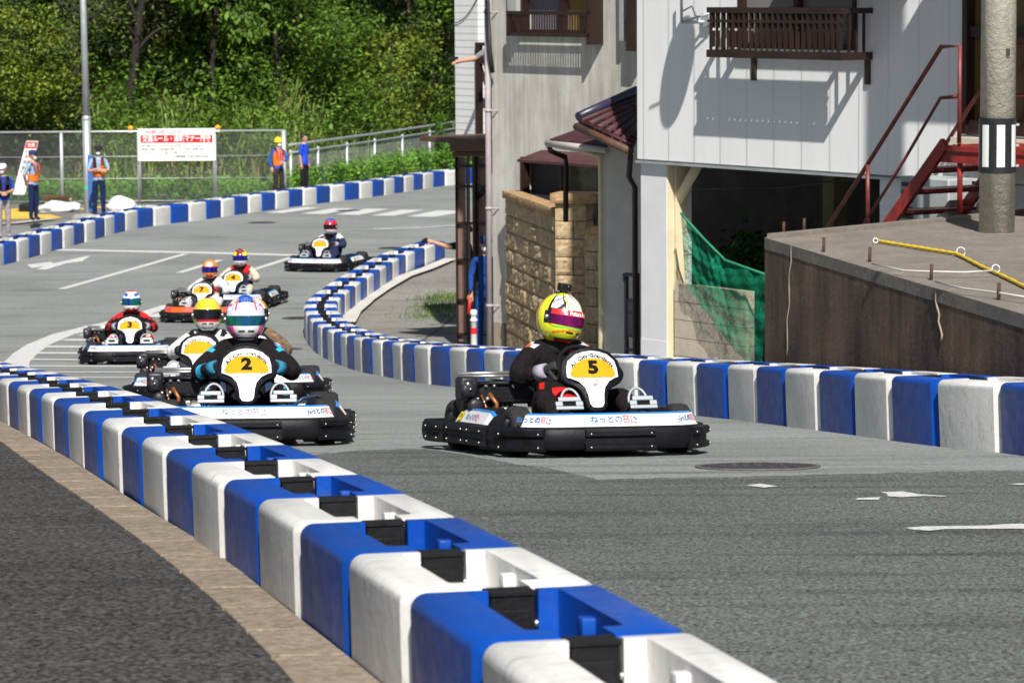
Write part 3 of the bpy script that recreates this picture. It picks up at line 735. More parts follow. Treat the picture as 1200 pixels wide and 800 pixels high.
wtube([(1017, 192), (1017, 268)], NN, .026, 'baluster', M_RAILP)
def shift(pxs, n0, n1):       # the same line on the far side of the flight
    return [p+Vector((0, n0-n1, 0)) for p in LN(pxs, n0)]
for pts_, r_ in (([(966, 273), (1103, 55), (1190, 54)], .026), ([(1008, 270), (1060, 187), (1102, 115), (1190, 113)], .018)):
    wobj(lambda mb: mb.tube(shift(pts_, NN, NF), r_, 4), 'handrail', M_RAILP, WB, st)
wobj(lambda mb: mb.tube([sA[1]+Vector((.15, .05, 0)), Vector((sA[1].x+.15, sA[1].y+.05, sz))], .035, 4), 'support_post', M_RED, WB, st)
wobj(lambda mb: mb.tube([sA[1]+Vector((2.2, .05, 0)), Vector((sA[1].x+2.2, sA[1].y+.05, sz))], .035, 4), 'support_post', M_RED, WB, st)

# ---- retaining wall and the concrete terrace on it
def conc_mat(name, c, c2, streak=True):
    m = bpy.data.materials.new(name); m.use_nodes = True; nt = m.node_tree; N = nt.nodes; L = nt.links; b = N['Principled BSDF']
    tc = N.new('ShaderNodeTexCoord')
    def nz(scale, v, det=6, ro=.65):
        mp = N.new('ShaderNodeMapping'); mp.inputs['Scale'].default_value = v; L.new(tc.outputs['Object'], mp.inputs[0])
        n = N.new('ShaderNodeTexNoise'); n.inputs['Scale'].default_value = scale; n.inputs['Detail'].default_value = det; n.inputs['Roughness'].default_value = ro; L.new(mp.outputs[0], n.inputs['Vector']); return n.outputs['Fac']
    def rmp(s, p0, p1, a, z):
        r = N.new('ShaderNodeValToRGB'); r.color_ramp.elements[0].position = p0; r.color_ramp.elements[1].position = p1; r.color_ramp.elements[0].color = (*a, 1); r.color_ramp.elements[1].color = (*z, 1); L.new(s, r.inputs[0]); return r.outputs[0]
    o = rmp(nz(2.2, (1, 1, 1)), .3, .7, c2, c)
    if streak:
        s_ = rmp(nz(1.5, (1.6, 1.6, .30), 8, .78), .40, .62, (.30, .27, .25), (1, 1, 1))
        mx = N.new('ShaderNodeMixRGB'); mx.blend_type = 'MULTIPLY'; mx.inputs[0].default_value = .85; L.new(o, mx.inputs[1]); L.new(s_, mx.inputs[2]); o = mx.outputs[0]
    s2 = rmp(nz(18, (1, 1, 1), 4), .35, .7, (.72, .72, .72), (1.1, 1.1, 1.1))
    mx = N.new('ShaderNodeMixRGB'); mx.blend_type = 'MULTIPLY'; mx.inputs[0].default_value = .8; L.new(o, mx.inputs[1]); L.new(s2, mx.inputs[2]); L.new(mx.outputs[0], b.inputs['Base Color'])
    b.inputs['Roughness'].default_value = .93
    bp = N.new('ShaderNodeBump'); bp.inputs['Distance'].default_value = .012; bp.inputs['Strength'].default_value = .8; L.new(nz(30, (1, 1, 1), 5), bp.inputs['Height']); L.new(bp.outputs[0], b.inputs['Normal'])
    return m
M_RWALL = conc_mat('stained_concrete', (.27, .175, .11), (.135, .09, .06))
M_TERR = conc_mat('terrace_concrete', (.27, .235, .195), (.17, .15, .125), False)
zt = RW.z(1050, 325); zt = CZ-2.286
far = Vector((2.20, 29.55)); near = Vector((3.42, 22.8)); near2 = near+(near-far).normalized()*5
bkA = far; bkB = Vector((8.6, 36.4))
tt = []
rwm = MB(); rwm.prism([(near2.x, near2.y), (near2.x+6, near2.y), (12, 36), (bkB.x, bkB.y), (far.x, far.y)], CZ-4.6, zt-.10)
rw = rwm.build('retaining_wall', M_RWALL); tag(rw, 'brown stained concrete retaining wall behind the right barrier row', 'retaining wall')
tr = MB(); tr.prism([(near2.x-.003, near2.y), (near2.x+6, near2.y), (12, 36), (bkB.x, bkB.y), (far.x-.003, far.y+.003)], zt-.098, zt)
t_ = tr.build('terrace_slab', M_TERR, rw)
edge_ = MB()
dd = (bkB-far).normalized(); nn = Vector((-dd.y, dd.x))
edge_.prism([(far.x-nn.x*.14+dd.x*.06, far.y-nn.y*.14+dd.y*.06), (bkB.x-nn.x*.14, bkB.y-nn.y*.14), (bkB.x-nn.x*.01, bkB.y-nn.y*.01), (far.x-nn.x*.01+dd.x*.02, far.y-nn.y*.01+dd.y*.02)], zt-.09, zt+.035)
edge_.build('terrace_kerb', M_TERR, rw)
ck = MB()
for (xa, ya, xb, yb) in ((928, 288, 922, 425), (1096, 337, 1105, 400)):
    pts_ = []
    for k in range(9):
        t = k/8; u_, z_ = RW.uz(xa+(xb-xa)*t+math.sin(k*2.1)*1.2, ya+(yb-ya)*t); p = RW.pt(u_, z_, .004); pts_.append(p)
    ck.tube(pts_, [.006+.004*abs(math.sin(k*1.7)) for k in range(9)], 5)
ck.build('crack_filler', mat('lime_stain', (.36, .30, .22), .9), rw)
# the terrace slopes down on the right like the crest seen in the picture
pins = []
for i, (x, y) in enumerate([(918, 277), (942, 273), (965, 297), (1019, 309), (1091, 331), (1170, 355)]):
    Yp = -(zt-CZ)/((y+30)/4000); q = at_depth(x, y, Yp); q.z = zt
    b = MB(); b.tube([(0, 0, -.03), (.004, 0, .12)], .014, 6)
    o = b.build('reinforcing_bar', mat('rusty_steel', (.07, .035, .025), .9, var=.3, vs=20)); o.location = q; pins.append(q.copy())
    tag(o, '%s rusty bar end from the left along the retaining wall top' % ordinal(i+1), 'metal bar', 'rusty bar ends in the wall top')
def terr(x, y, h=0.02):
    d = ray(x, y); t = (zt+h-CZ)/d.z; return CAM+d*t
rp = MB(); pts_ = [terr(x, y) for x, y in ((1028, 282), (1045, 285), (1070, 289), (1095, 293), (1120, 297), (1127, 300), (1150, 312), (1175, 323), (1210, 340))]
sm = []
for i in range(len(pts_)-1):
    for k in range(10): sm.append(pts_[i].lerp(pts_[i+1], k/10))
rp.tube(sm, [.014+.003*math.sin(i*1.9) for i in range(len(sm))], 8)
rope = rp.build('yellow_rope', mat('yellow_rope_fibre', (.70, .50, .02), .7, var=.15, vs=40)); tag(rope, 'yellow rope lying across the concrete terrace', 'rope')
rg = MB()
for (x, y, r_) in ((1126, 295, .035), (1167, 315, .03), (1026, 282, .02)):
    c_ = terr(x, y, .03); rg.tube([c_+Vector((math.cos(a)*r_, math.sin(a)*r_*.5, math.sin(a)*r_)) for a in [k*math.pi/5 for k in range(11)]], .007, 6)
rg.build('ring', M_GALV, rope)
wr = MB(); wr.tube([terr(x, y, .05) for x, y in ((1022, 309), (1060, 317), (1090, 318), (1130, 319), (1165, 317))], .007, 5)
tag(wr.build('steel_wire', mat('pale_wire', (.6, .58, .54), .5)), 'pale steel wire running level to the lower rope ring on the terrace', 'wire', 'steel wires on the terrace')
wr = MB(); wr.tube([terr(x, y, .05) for x, y in ((1096, 330), (1130, 338), (1170, 343), (1215, 350))], .008, 5)
tag(wr.build('steel_wire', mat('pale_wire', (.6, .58, .54), .5)), 'pale steel wire dropping to the right picture edge on the terrace', 'wire', 'steel wires on the terrace')

# ---- utility pole with reflective band
pz = terr(1168, 272, 0)
pole = empty('utility_pole', pz, 'thick concrete utility pole with black and white band, on the terrace', 'utility pole')
b = MB(); b.tube([(0, 0, -.05), (0.01, 0, 6.5)], [.157, .145], 32); b.build('shaft', conc_mat('pole_concrete', (.56, .54, .46), (.47, .45, .38), False), pole)
b = MB(); zc0 = (275-205)/4000*pz.y; zc1 = (275-141)/4000*pz.y; Rr = .162
def arc(mb, a0, a1, z0, z1, r, mi, n=6):
    vs = []; fs = []
    for k in range(n+1):
        a = a0+(a1-a0)*k/n
        for z in (z0, z1): vs.append((r*math.cos(a), r*math.sin(a), z))
    for k in range(n): fs.append((2*k, 2*k+2, 2*k+3, 2*k+1))
    mb.add(vs, fs, mi, True)
for k in range(14):
    a0 = k*2*math.pi/14+.05; arc(b, a0, a0+2*math.pi/14, zc0+.05, zc1-.05, Rr, k % 2)
arc(b, 0, 2*math.pi, zc1-.055, zc1, Rr+.002, 1, 40); arc(b, 0, 2*math.pi, zc0, zc0+.055, Rr+.002, 1, 40)
b.build('reflective_band', [mat('band_white', (.74, .78, .76), .4), mat('band_black', (.015, .018, .02), .4)], pole)
b = MB()
for z in (zc0+.06, (zc0+zc1)/2, zc1-.06): b.box(.15, .185, -.03, .0, z-.01, z+.01)
b.box(.05, .08, -.165, -.15, 1.55, 1.61, 1)
b.build('clamp', [M_GALV, M_CU], pole)
b = MB(); arc(b, -1.35, -1.25, 1.0, 1.55, .153, 0, 2); b.build('rust_mark', mat('ochre_stain', (.36, .27, .12), .9), pole)

# ---- beige block wall and green net
bw = MB(); Wb = Wall((WB.pt(p1, 0, -.1).x, WB.pt(p1, 0, -.1).y), (.573, -.819))
g0 = WB.u(790, -.1, 340); g1 = WB.u(864, -.1, 340)+.15; gt = WB.z(800, 333, -.1)
def f(mb):
    z = gt; row = 0
    while z > gz-.4:
        u = g0-(.2 if row % 2 else 0)
        while u < g1:
            lb(mb, max(u, g0)+.004, min(u+.4, g1)-.004, z-.196, z-.004, -.22, -.10, 0); u += .4
        z -= .20; row += 1
blk = wobj(f, 'block_wall', mat('beige_block', (.50, .44, .34), .9, var=.10, vs=6, bump=.5, bs=40, rnd=.05), WB)
tag(blk, 'beige concrete block wall under the white house, beside the green net', 'block wall')
sub(blk, lambda mb: lb(mb, g0+.01, g1-.01, gz-.4, gt-.012, -.21, -.107), 'mortar', mat('block_mortar', (.22, .19, .15), .95))
net = MB()
def netpt(s_, t_):            # s across, t down
    top = [(798, 250), (825, 280), (850, 305), (898, 322)]
    bot = [(803, 332), (838, 380), (862, 412), (893, 440)]
    def ev(P, s_):
        q = s_*(len(P)-1); i = min(int(q), len(P)-2); k = q-i; return (P[i][0]*(1-k)+P[i+1][0]*k, P[i][1]*(1-k)+P[i+1][1]*k)
    a = ev(top, s_); b_ = ev(bot, s_); x, y = a[0]*(1-t_)+b_[0]*t_, a[1]*(1-t_)+b_[1]*t_
    n = .06+.03*math.sin(s_*17+t_*3)+.015*math.sin(t_*19+s_*5)+.012*math.sin(s_*41-t_*13)+.008*math.sin(t_*53+s_*29)
    u_, z_ = WB.uz(x, y, n); return WB.pt(u_, z_, n)
ns, nt_ = 34, 40
net.add([netpt(i/ns, j/nt_) for j in range(nt_+1) for i in range(ns+1)], [(j*(ns+1)+i, j*(ns+1)+i+1, (j+1)*(ns+1)+i+1, (j+1)*(ns+1)+i) for j in range(nt_) for i in range(ns)], 0, True)
mnet = bpy.data.materials.new('green_net'); mnet.use_nodes = True; q_ = mnet.node_tree; bs_ = q_.nodes['Principled BSDF']; bs_.inputs['Base Color'].default_value = (.006, .17, .09, 1); bs_.inputs['Roughness'].default_value = .9; bs_.inputs['Specular IOR Level'].default_value = .1
tcn = q_.nodes.new('ShaderNodeTexCoord'); nzn = q_.nodes.new('ShaderNodeTexNoise'); nzn.inputs['Scale'].default_value = 2.3; nzn.inputs['Detail'].default_value = 4
rrn = q_.nodes.new('ShaderNodeMapRange'); rrn.inputs[1].default_value = .35; rrn.inputs[2].default_value = .65; rrn.inputs[3].default_value = .55; rrn.inputs[4].default_value = .95
q_.links.new(tcn.outputs['Object'], nzn.inputs[0]); q_.links.new(nzn.outputs['Fac'], rrn.inputs[0])
wv = q_.nodes.new('ShaderNodeTexNoise'); wv.inputs['Scale'].default_value = 30; wv.inputs['Detail'].default_value = 2
q_.links.new(tcn.outputs['Object'], wv.inputs[0]); wr_ = q_.nodes.new('ShaderNodeMapRange'); wr_.inputs[1].default_value = .4; wr_.inputs[2].default_value = .6; wr_.inputs[3].default_value = .6; wr_.inputs[4].default_value = 1.0
q_.links.new(wv.outputs['Fac'], wr_.inputs[0]); ml = q_.nodes.new('ShaderNodeMath'); ml.operation = 'MULTIPLY'; q_.links.new(rrn.outputs[0], ml.inputs[0]); q_.links.new(wr_.outputs[0], ml.inputs[1]); q_.links.new(ml.outputs[0], bs_.inputs['Alpha'])
no = net.build('green_net', mnet); tag(no, 'green mesh net hanging in folds under the white house', 'net')
b = MB(); b.tube([netpt(i/12, 0) for i in range(13)], .014, 6); b.build('edge_rope', mat('net_rope', (.02, .22, .12), .7), no)

# ---- stucco building ----
u0, u1 = ST.u(577, 0, 200), ST.u(760, 0, 100)
zlow = ST.z(577, 377); ztp = ST.z(600, -150)
sb = empty('stucco_house', ST.pt(u0, Z(49)), 'weathered grey stucco house behind the tiled wall, with brown window', 'house')
w0, zw = ST.uz(612, 37); w1, _ = ST.uz(704, 37)
v0, zv = ST.uz(612, 262); v1, zv1 = ST.uz(704, 190)
def f(mb):
    lb(mb, u0, u1+1, zlow, zv, -.3, 0); lb(mb, u0, v0, zv, zv1, -.3, 0); lb(mb, v1, u1+1, zv, zv1, -.3, 0); lb(mb, u0, u1+1, zv1, zw, -.3, 0)
    lb(mb, u0, w0, zw, zw+1.4, -.3, 0); lb(mb, w1, u1+1, zw, zw+1.4, -.3, 0); lb(mb, u0, u1+1, zw+1.4, ztp, -.3, 0)
    lb(mb, u0, u0+.3, zlow, ztp, -5, -.301)
wobj(f, 'wall', M_STUCCO, ST, sb)
wobj(lambda mb: lb(mb, u0+.02, u1+1, Z(50)-.4, zlow, -.3, -.03), 'plinth', mat('grey_plinth', (.16, .16, .155), .9, var=.2, vs=4), ST, sb)
wobj(lambda mb: lb(mb, u0+.0, ST.u(590, 0, 390), Z(50)-.4, zlow+.0, -.29, .0), 'corner_footing', mat('beige_footing', (.36, .30, .23), .9, var=.15), ST, sb)
wobj(lambda mb: [lb(mb, u0-.4, u1+1, ztp, ztp+.14, -5, .75), lb(mb, u0-.4, u1+1, ztp-.08, ztp-.003, .66, .77)], 'eave', M_BROWNW, ST, sb)
def wind(name_, a, b_, z0, z1, prot, curt1, curt2, root):
    w_ = wobj(lambda mb: [lb(mb, a, b_, z0-.03, z0+.03, -.1, prot), lb(mb, a, b_, z1-.05, z1, -.1, .03), lb(mb, a, a+.05, z0+.03, z1-.05, -.1, .03), lb(mb, b_-.05, b_, z0+.03, z1-.05, -.1, .03), lb(mb, (a+b_)/2-.035, (a+b_)/2+.035, z0+.03, z1-.05, -.09, .012)], name_, M_BROWN, ST, root)
    sub(w_, lambda mb: lb(mb, a+.03, (a+b_)/2, z0, z1, -.20, -.14), 'curtain', curt1); sub(w_, lambda mb: lb(mb, (a+b_)/2, b_-.03, z0, z1, -.20, -.14), 'curtain', curt2); return w_
W1 = wind('window', w0, w1, zw, zw+1.4, .06, mat('mauve_curtain', (.17, .16, .20), .9, var=.15, vs=9, aniso=(6, 6, .4)), mat('ochre_curtain', (.24, .17, .05), .9, var=.35, vs=9, aniso=(6, 6, .6)), sb)
def f(mb):       # low window guard
    n = .26; zt_ = zw+.24
    lb(mb, w0-.02, w1+.06, zt_, zt_+.05, n-.03, n); lb(mb, w0-.02, w1+.06, zw-.06, zw-.01, n-.03, n)
    lb(mb, w0-.02, w0+.02, zw-.06, zt_, 0, n); lb(mb, w1+.02, w1+.06, zw-.16, zt_+1.0, 0, n)
    k = w0+.04
    while k < w1: lb(mb, k, k+.009, zw-.01, zt_, n-.022, n-.006); k += .06
sub(W1, f, 'window_guard', M_BROWN)
wobj(lambda mb: [lb(mb, ST.u(598, .05, 20), w0-.005, zw+.0, zw+1.4, .0, .10)], 'shutter_box', mat('shutter_grey', (.38, .39, .38), .5, var=.1), ST, sb)
wobj(lambda mb: [lb(mb, ST.u(733, .05, 20), ST.u(737, .05, 20), zw-.1, zw+1.4, .0, .16), lb(mb, ST.u(737, .05, 20), ST.u(739.5, .05, 20), zw+.2, zw+1.4, 0, .10, 0)], 'shutter_rail', M_GALV, ST, sb)
wobj(lambda mb: [lb(mb, ST.u(736, .2, 30), ST.u(748, .2, 30), ST.z(740, 60, .2), zw+1.4, .0, .24)], 'window_guard', M_BROWN, ST, sb)
W2 = wind('window', v0, v1, zv, zv1, .04, M_CU, mat('frosted_glass', (.16, .16, .13), .3, var=.4, vs=5), sb)
sub(W2, lambda mb: lb(mb, v0+.05, (v0+v1)/2-.035, zv+.03, zv+.42, -.13, -.10), 'curtain', mat('pale_blind', (.36, .35, .34), .8))
def f(mb):        # small lean-to canopy over it
    a, za = ST.uz(606, 187, .42); b_, zb_ = ST.uz(702, 197, .42)
    vs = [Vector((a, -.42, za)), Vector((b_+.1, -.42, za)), Vector((b_+.1, -.0, za+.12)), Vector((a, 0, za+.12))]
    vs += [v-Vector((0, 0, .035)) for v in vs]; mb.add(vs, [(0, 1, 2, 3), (7, 6, 5, 4), (0, 4, 5, 1), (1, 5, 6, 2), (3, 2, 6, 7), (0, 3, 7, 4)])
wobj(f, 'window_canopy', M_ROOF, ST, sb)
# downpipe at the left corner, cable
def f(mb):
    a, z0 = ST.uz(574, 405, .10); mb.tube([(a, -.10, Z(49)-.2), (a, -.10, ztp)], .042, 12)
    for k in range(5): mb.tube([(a, -.10, Z(49)+.8+k*1.4), (a, -.10, Z(49)+.84+k*1.4)], .052, 12); mb.tube([(a, -.1, Z(49)+.82+k*1.4), (a+.12, 0, Z(49)+.82+k*1.4)], .01, 6)
wobj(f, 'downpipe', mat('mauve_pipe', (.42, .36, .38), .5, var=.1), ST, sb)
wobj(lambda mb: mb.tube([(ST.u(571, .2, 20), -.2, ztp-2.0), (ST.u(571, .2, 20), -.2, ST.z(571, 0, .2)), (ST.u(572, .2, 60), -.17, ST.z(572, 60, .17)), (ST.u(577, .1, 85), -.1, ST.z(577, 85, .1))], .035, 8), 'drain_hose', M_CU, ST, sb)

# ---- porch with maroon roofs between the two houses
PO = Wall((WB.pt(WB.u(745), 0).x, WB.pt(WB.u(745), 0).y+2.6), (.573, -.819))
po = empty('porch', PO.pt(PO.u(712, 0, 200), Z(41)), 'grey walled porch with maroon tiled roofs between the two houses', 'porch')
q0, q1 = PO.u(707, 0, 250), PO.u(770, 0, 250); qz = PO.z(710, 168)
wobj(lambda mb: [lb(mb, q0, q1, Z(41)-.4, qz+.5, -.22, 0)], 'wall', mat('porch_render', (.52, .50, .46), .85, var=.10, vs=3, bump=.3), PO, po)
wobj(lambda mb: [lb(mb, q0-.05, q0-.003, Z(41), qz, -.02, .04), lb(mb, PO.u(672, 0, 175), q0-.05, qz-.12, qz, -.02, .03)], 'trim', M_CREAM, PO, po)
def roof(mb, A, B, C, D, th=.05, ribs=0):     # four world corners: eave left, eave right, ridge right, ridge left
    vs = [Vector(v) for v in (A, B, C, D)]; vs += [v-Vector((0, 0, th)) for v in vs]
    mb.add(vs, [(0, 1, 2, 3), (7, 6, 5, 4), (0, 4, 5, 1), (1, 5, 6, 2), (3, 2, 6, 7), (0, 3, 7, 4)])
    for i in range(ribs):
        t = (i+.5)/ribs; a = Vector(A).lerp(Vector(B), t); b_ = Vector(D).lerp(Vector(C), t); mb.tube([a+Vector((0, 0, .012)), b_+Vector((0, 0, .012))], .03, 8)
def P_(px, py, n): u_, z_ = PO.uz(px, py, n); return PO.pt(u_, z_, n)
def proot(f_, name, mt):
    mb = MB(); f_(mb); o = mb.build(name, mt); o.parent = po; o.matrix_local = Matrix.Translation(-po.location); return o
# large tiled roof: verge from (673,142) up to (745,116), eave edge from (679,143) down to (744,172)
RA, RB, RC, RD = P_(680, 143, .95), P_(741, 171, 1.05), P_(752, 148, .1), P_(748, 116, -.1)
proot(lambda mb: roof(mb, RA, RB, RC, RD, .06), 'roof', M_ROOF)
def f(mb):
    for i in range(6):
        t = i/6; a = RA.lerp(RD, t); b_ = RB.lerp(RC, t); o_ = Vector((0, 0, .012)); mb.tube([a+o_, b_+o_], .018, 6)
    for i in range(6):
        t = i/6; mb.tube([RA.lerp(RB, t)+Vector((0, 0, .015)), RD.lerp(RC, t)+Vector((0, 0, .015))], .045, 8)
proot(f, 'roof_tiles', M_ROOF)
proot(lambda mb: [mb.tube([RA+Vector((-.02, 0, .06)), RD+Vector((-.02, 0, .10))], .055, 10)], 'verge_tiles', mat('dark_verge', (.035, .03, .06), .35, var=.2))
proot(lambda mb: [mb.tube([RA-Vector((.05, .06, .05)), RB-Vector((.02, .06, .06))], .045, 10)], 'gutter', M_BROWNW)
dpx = RB-Vector((.02, .02, .1))
proot(lambda mb: [mb.tube([dpx, dpx+Vector((-.02, .03, -.25)), dpx+Vector((.05, .10, -.38)), Vector((dpx.x+.05, dpx.y+.10, Z(dpx.y)-.1))], .033, 8)], 'downpipe', M_BROWN)
# lower maroon roof and its bent pipe
LA, LB, LC, LD = P_(644, 163, .55), P_(712, 170, .55), P_(716, 152, -.25), P_(683, 149, -.25)
proot(lambda mb: roof(mb, LA, LB, LC, LD, .05), 'roof', M_ROOF)
proot(lambda mb: [mb.tube([LA-Vector((.03, .05, .05)), LB-Vector((0, .05, .06))], .04, 8)], 'gutter', mat('pale_gutter', (.5, .47, .42), .6))
proot(lambda mb: [mb.tube([P_(643, 168, .55), P_(645, 177, .5), P_(662, 184, .2), P_(663, 192, .1), P_(663, 260, .1)], .035, 8)], 'downpipe', M_BROWN)
proot(lambda mb: [mb.tube([P_(650, 171, .3), P_(680, 176, .2), P_(704, 183, .1)], .03, 6)], 'beam', M_CREAM)
# metal gate leaf and post seen at the right end of the tiled wall
gt_ = empty('metal_gate', PO.pt(PO.u(742, .5, 330), Z(40.5), .5), 'dark metal gate leaf between the tiled wall and the white column', 'gate')
def f(mb):
    for x in (734, 747): u_, _ = PO.uz(x, 330, .6); mb.box(u_-.02, u_+.02, -.62, -.58, Z(40)-.1, PO.z(x, 320, .6), 0)
    a, _ = PO.uz(733, 350, .6); b_, _ = PO.uz(748, 350, .6)
    for y in (322, 352, 366, 393, 410): z_ = PO.z(740, y, .6); mb.box(a, b_, -.61, -.59, z_-.02, z_+.02)
    mb.tube([(a-.02, -.6, PO.z(740, 330, .6)), (a+.05, -.66, PO.z(740, 322, .6)), (b_, -.62, PO.z(740, 321, .6))], .02, 8)
wobj(f, 'gate_frame', mat('gate_grey', (.10, .10, .12), .5, metal=.4), PO, gt_)
wobj(lambda mb: mb.box(PO.u(735, .6, 370), PO.u(746, .6, 370), -.605, -.595, PO.z(740, 392, .6), PO.z(740, 352, .6)), 'gate_panel', mat('gate_panel_grey', (.16, .15, .19), .4, metal=.3), PO, gt_)

# ---- tiled garden wall with rough stone-faced blocks
def rough_block(mb, M, w_, h_, d_, mi=0, amp=.02, nx=8, nz=6):
    """block whose front (−y) face bulges like split stone"""
    rnd_ = random.Random(random.random()); vs = []; fs = []
    hh = [[0 if (i in (0, nx) or j in (0, nz)) else rnd_.uniform(.25, 1)*amp*.7 for i in range(nx+1)] for j in range(nz+1)]
    for j in range(nz+1):
        for i in range(nx+1): vs.append(M @ Vector((w_*i/nx, -hh[j][i], h_*j/nz)))
    o = len(vs)
    for x, y, z in ((0, d_, 0), (w_, d_, 0), (w_, d_, h_), (0, d_, h_)): vs.append(M @ Vector((x, y, z)))
    fs = [(j*(nx+1)+i, j*(nx+1)+i+1, (j+1)*(nx+1)+i+1, (j+1)*(nx+1)+i) for j in range(nz) for i in range(nx)]
    a, b_, c_, d2 = 0, nx, (nz+1)*(nx+1)-1, nz*(nx+1)
    fs += [(o, o+3, o+2, o+1), tuple([a, o, o+1]+[b_]), tuple([b_, o+1, o+2, c_]), tuple([c_, o+2, o+3, d2]), tuple([d2, o+3, o, a])]
    mb.add(vs, fs, mi, False)
M_STONE = mat('split_stone', (.56, .42, .24), .92, var=.25, vs=14, c2=(.32, .235, .14), bump=.9, bs=45, rnd=.12)
M_MORT = mat('stone_mortar', (.10, .075, .055), .95)
M_CAPS = mat('cap_stone', (.40, .255, .125), .9, var=.3, vs=9, bump=.9, bs=40)
TW = Wall((0, 0), (.177, -.984)); _a = Vector((-.08, 48.2)); TW = Wall((_a.x, _a.y), (.177, -.984))
tw = empty('stone_faced_wall', (_a.x, _a.y, Z(48)), 'tan garden wall of rough split blocks with a capped pillar', 'garden wall')
t0 = TW.u(593, 0, 300); t1 = TW.u(652, 0, 300); tz = TW.z(593, 232); bh = .235
def coursed(W, a, b_, ztop_, rows, bwid, name, n=0.0, d=.14, amp=.025):
    mb = MB()
    for r_ in range(rows):
        z = ztop_-(r_+1)*bh; u = a-(bwid/2 if r_ % 2 else 0)
        while u < b_-.02:
            s_ = max(u, a); e_ = min(u+bwid, b_)
            if e_-s_ > .06: rough_block(mb, Matrix.Translation((s_+.006, -n, z+.006)), e_-s_-.012, bh-.012, d, 0, amp*(random.uniform(.2, 1.3)))
            u += bwid
    o = mb.build(name, M_STONE); o.parent = tw; o.matrix_local = Matrix.Translation(-tw.location) @ W.M
    c = MB(); c.box(a+.02, b_-.02, -n+.012, d-n-.005, ztop_-rows*bh, ztop_-.01); c_ = c.build('mortar', M_MORT); c_.parent = o
    return o
rows = int((tz-Z(45))/bh)+2
coursed(TW, t0, t1, tz, rows, .45, 'wall_run', amp=.05)
cp = MB()
u = t0-.03
while u < t1-.1:
    e_ = min(u+.62, t1); rough_block(cp, Matrix.Translation((u+.004, -.045, tz)), e_-u-.008, .10, .24, 0, .02, 6, 3); u += .62
o = cp.build('coping', M_CAPS); o.parent = tw; o.matrix_local = Matrix.Translation(-tw.location) @ TW.M
# pillar facing the camera
pb = TW.pt(t1, 0); PW = Wall((pb.x-.02, pb.y-.15), (.96, -.28))
pu1 = PW.u(690, 0, 300); ptop = PW.z(668, 238)
coursed(PW, 0, min(.42, max(.30, pu1)), ptop, rows+1, .5, 'pillar', 0, .38, .035)
cp = MB(); rough_block(cp, Matrix.Translation((PW.u(645, .05, 232), -.07, ptop)), PW.u(698, .05, 232)-PW.u(645, .05, 232), PW.z(670, 227, .05)-ptop, .5, 0, .035, 8, 3)
o = cp.build('pillar_cap', M_CAPS); o.parent = tw; o.matrix_local = Matrix.Translation(-tw.location) @ PW.M
# return wall to the right, lower, stepping towards the porch
e2 = PW.pt(PW.u(686, 0, 300), 0); RWW = Wall((e2.x-.02, e2.y-.35), (.72, -.69))
ru = RWW.u(719, 0, 300); rz = RWW.z(700, 274)
coursed(RWW, 0, ru, rz, rows, .42, 'return_wall', 0, .16, .02)
cp = MB(); rough_block(cp, Matrix.Translation((-.03, -.03, rz)), ru+.06, .085, .24, 0, .02, 8, 3)
o = cp.build('coping', M_CAPS); o.parent = tw; o.matrix_local = Matrix.Translation(-tw.location) @ RWW.M
fin = Wall((RWW.pt(ru-.3, 0, 0).x, RWW.pt(ru-.3, 0, 0).y-.2), (.9, -.42))
mbf_ = MB(); a_, za_ = fin.uz(706, 405, 0); b_, zb2 = fin.uz(745, 416, 0)
mbf_.add([Vector((a_, 0, za_)), Vector((b_, 0, zb2)), Vector((b_, .18, zb2)), Vector((a_, .18, za_)), Vector((a_, 0, za_-.7)), Vector((b_, 0, zb2-.5)), Vector((b_, .18, zb2-.5)), Vector((a_, .18, za_-.7))], [(3, 2, 1, 0), (0, 1, 5, 4), (1, 2, 6, 5), (2, 3, 7, 6), (3, 0, 4, 7), (4, 5, 6, 7)])
o = mbf_.build('ramp_stone', mat('ramp_stone_tan', (.5, .38, .24), .9, var=.15)); o.parent = tw; o.matrix_local = Matrix.Translation(-tw.location) @ fin.M

# ---- white house behind, brown gate structure
NWl = Wall((-.93, 55.0), (.573, -.819))
nb = empty('white_annex', NWl.pt(NWl.u(533, 0, 100), Z(55)), 'narrow white clad building rising behind the brown timber gate', 'building')
n0_, nz0 = NWl.uz(534, 161); n1_, _ = NWl.uz(561, 161)
wobj(lambda mb: [lb(mb, n0_, n1_+.0, nz0, nz0+4, -3, 0), lb(mb, n1_+.28, n1_+2, nz0, nz0+4, -3, -.02)], 'wall', M_SIDEH, NWl, nb)
wobj(lambda mb: [lb(mb, n1_, n1_+.10, nz0, NWl.z(560, 50, .05), -.02, .06), lb(mb, n1_+.10, n1_+.5, NWl.z(565, 54, .05), NWl.z(565, 50, .05), -.02, .05), lb(mb, n1_+.1, n1_+.5, NWl.z(565, 75, .05), NWl.z(565, 70, .05), -.02, .05)], 'balcony_post', M_BROWN, NWl, nb)
wobj(lambda mb: [mb.tube([(NWl.u(532+k*4, .02, 20), -.02, NWl.z(532+k*4, 27-(k*k)*.62 if k > 1 else 27, .02)) for k in range(8)], .008, 5)], 'cable', M_CU, NWl, nb)
GW = Wall((-.85, 52.6), (.93, -.36))
gs = empty('timber_gate_frame', GW.pt(GW.u(550, 0, 300), Z(52)), 'dark brown timber gate frame with small roof at the corner of the footway', 'gate frame')
g_ = lambda x, y, n=0: GW.uz(x, y, n)
def gbox(mb, x0, y0, x1, y1, n0, n1, mi=0):
    a, z1_ = g_(x0, y0, n1); b2, z0_ = g_(x1, y1, n1); lb(mb, a, b2, z0_, z1_, n0, n1, mi)
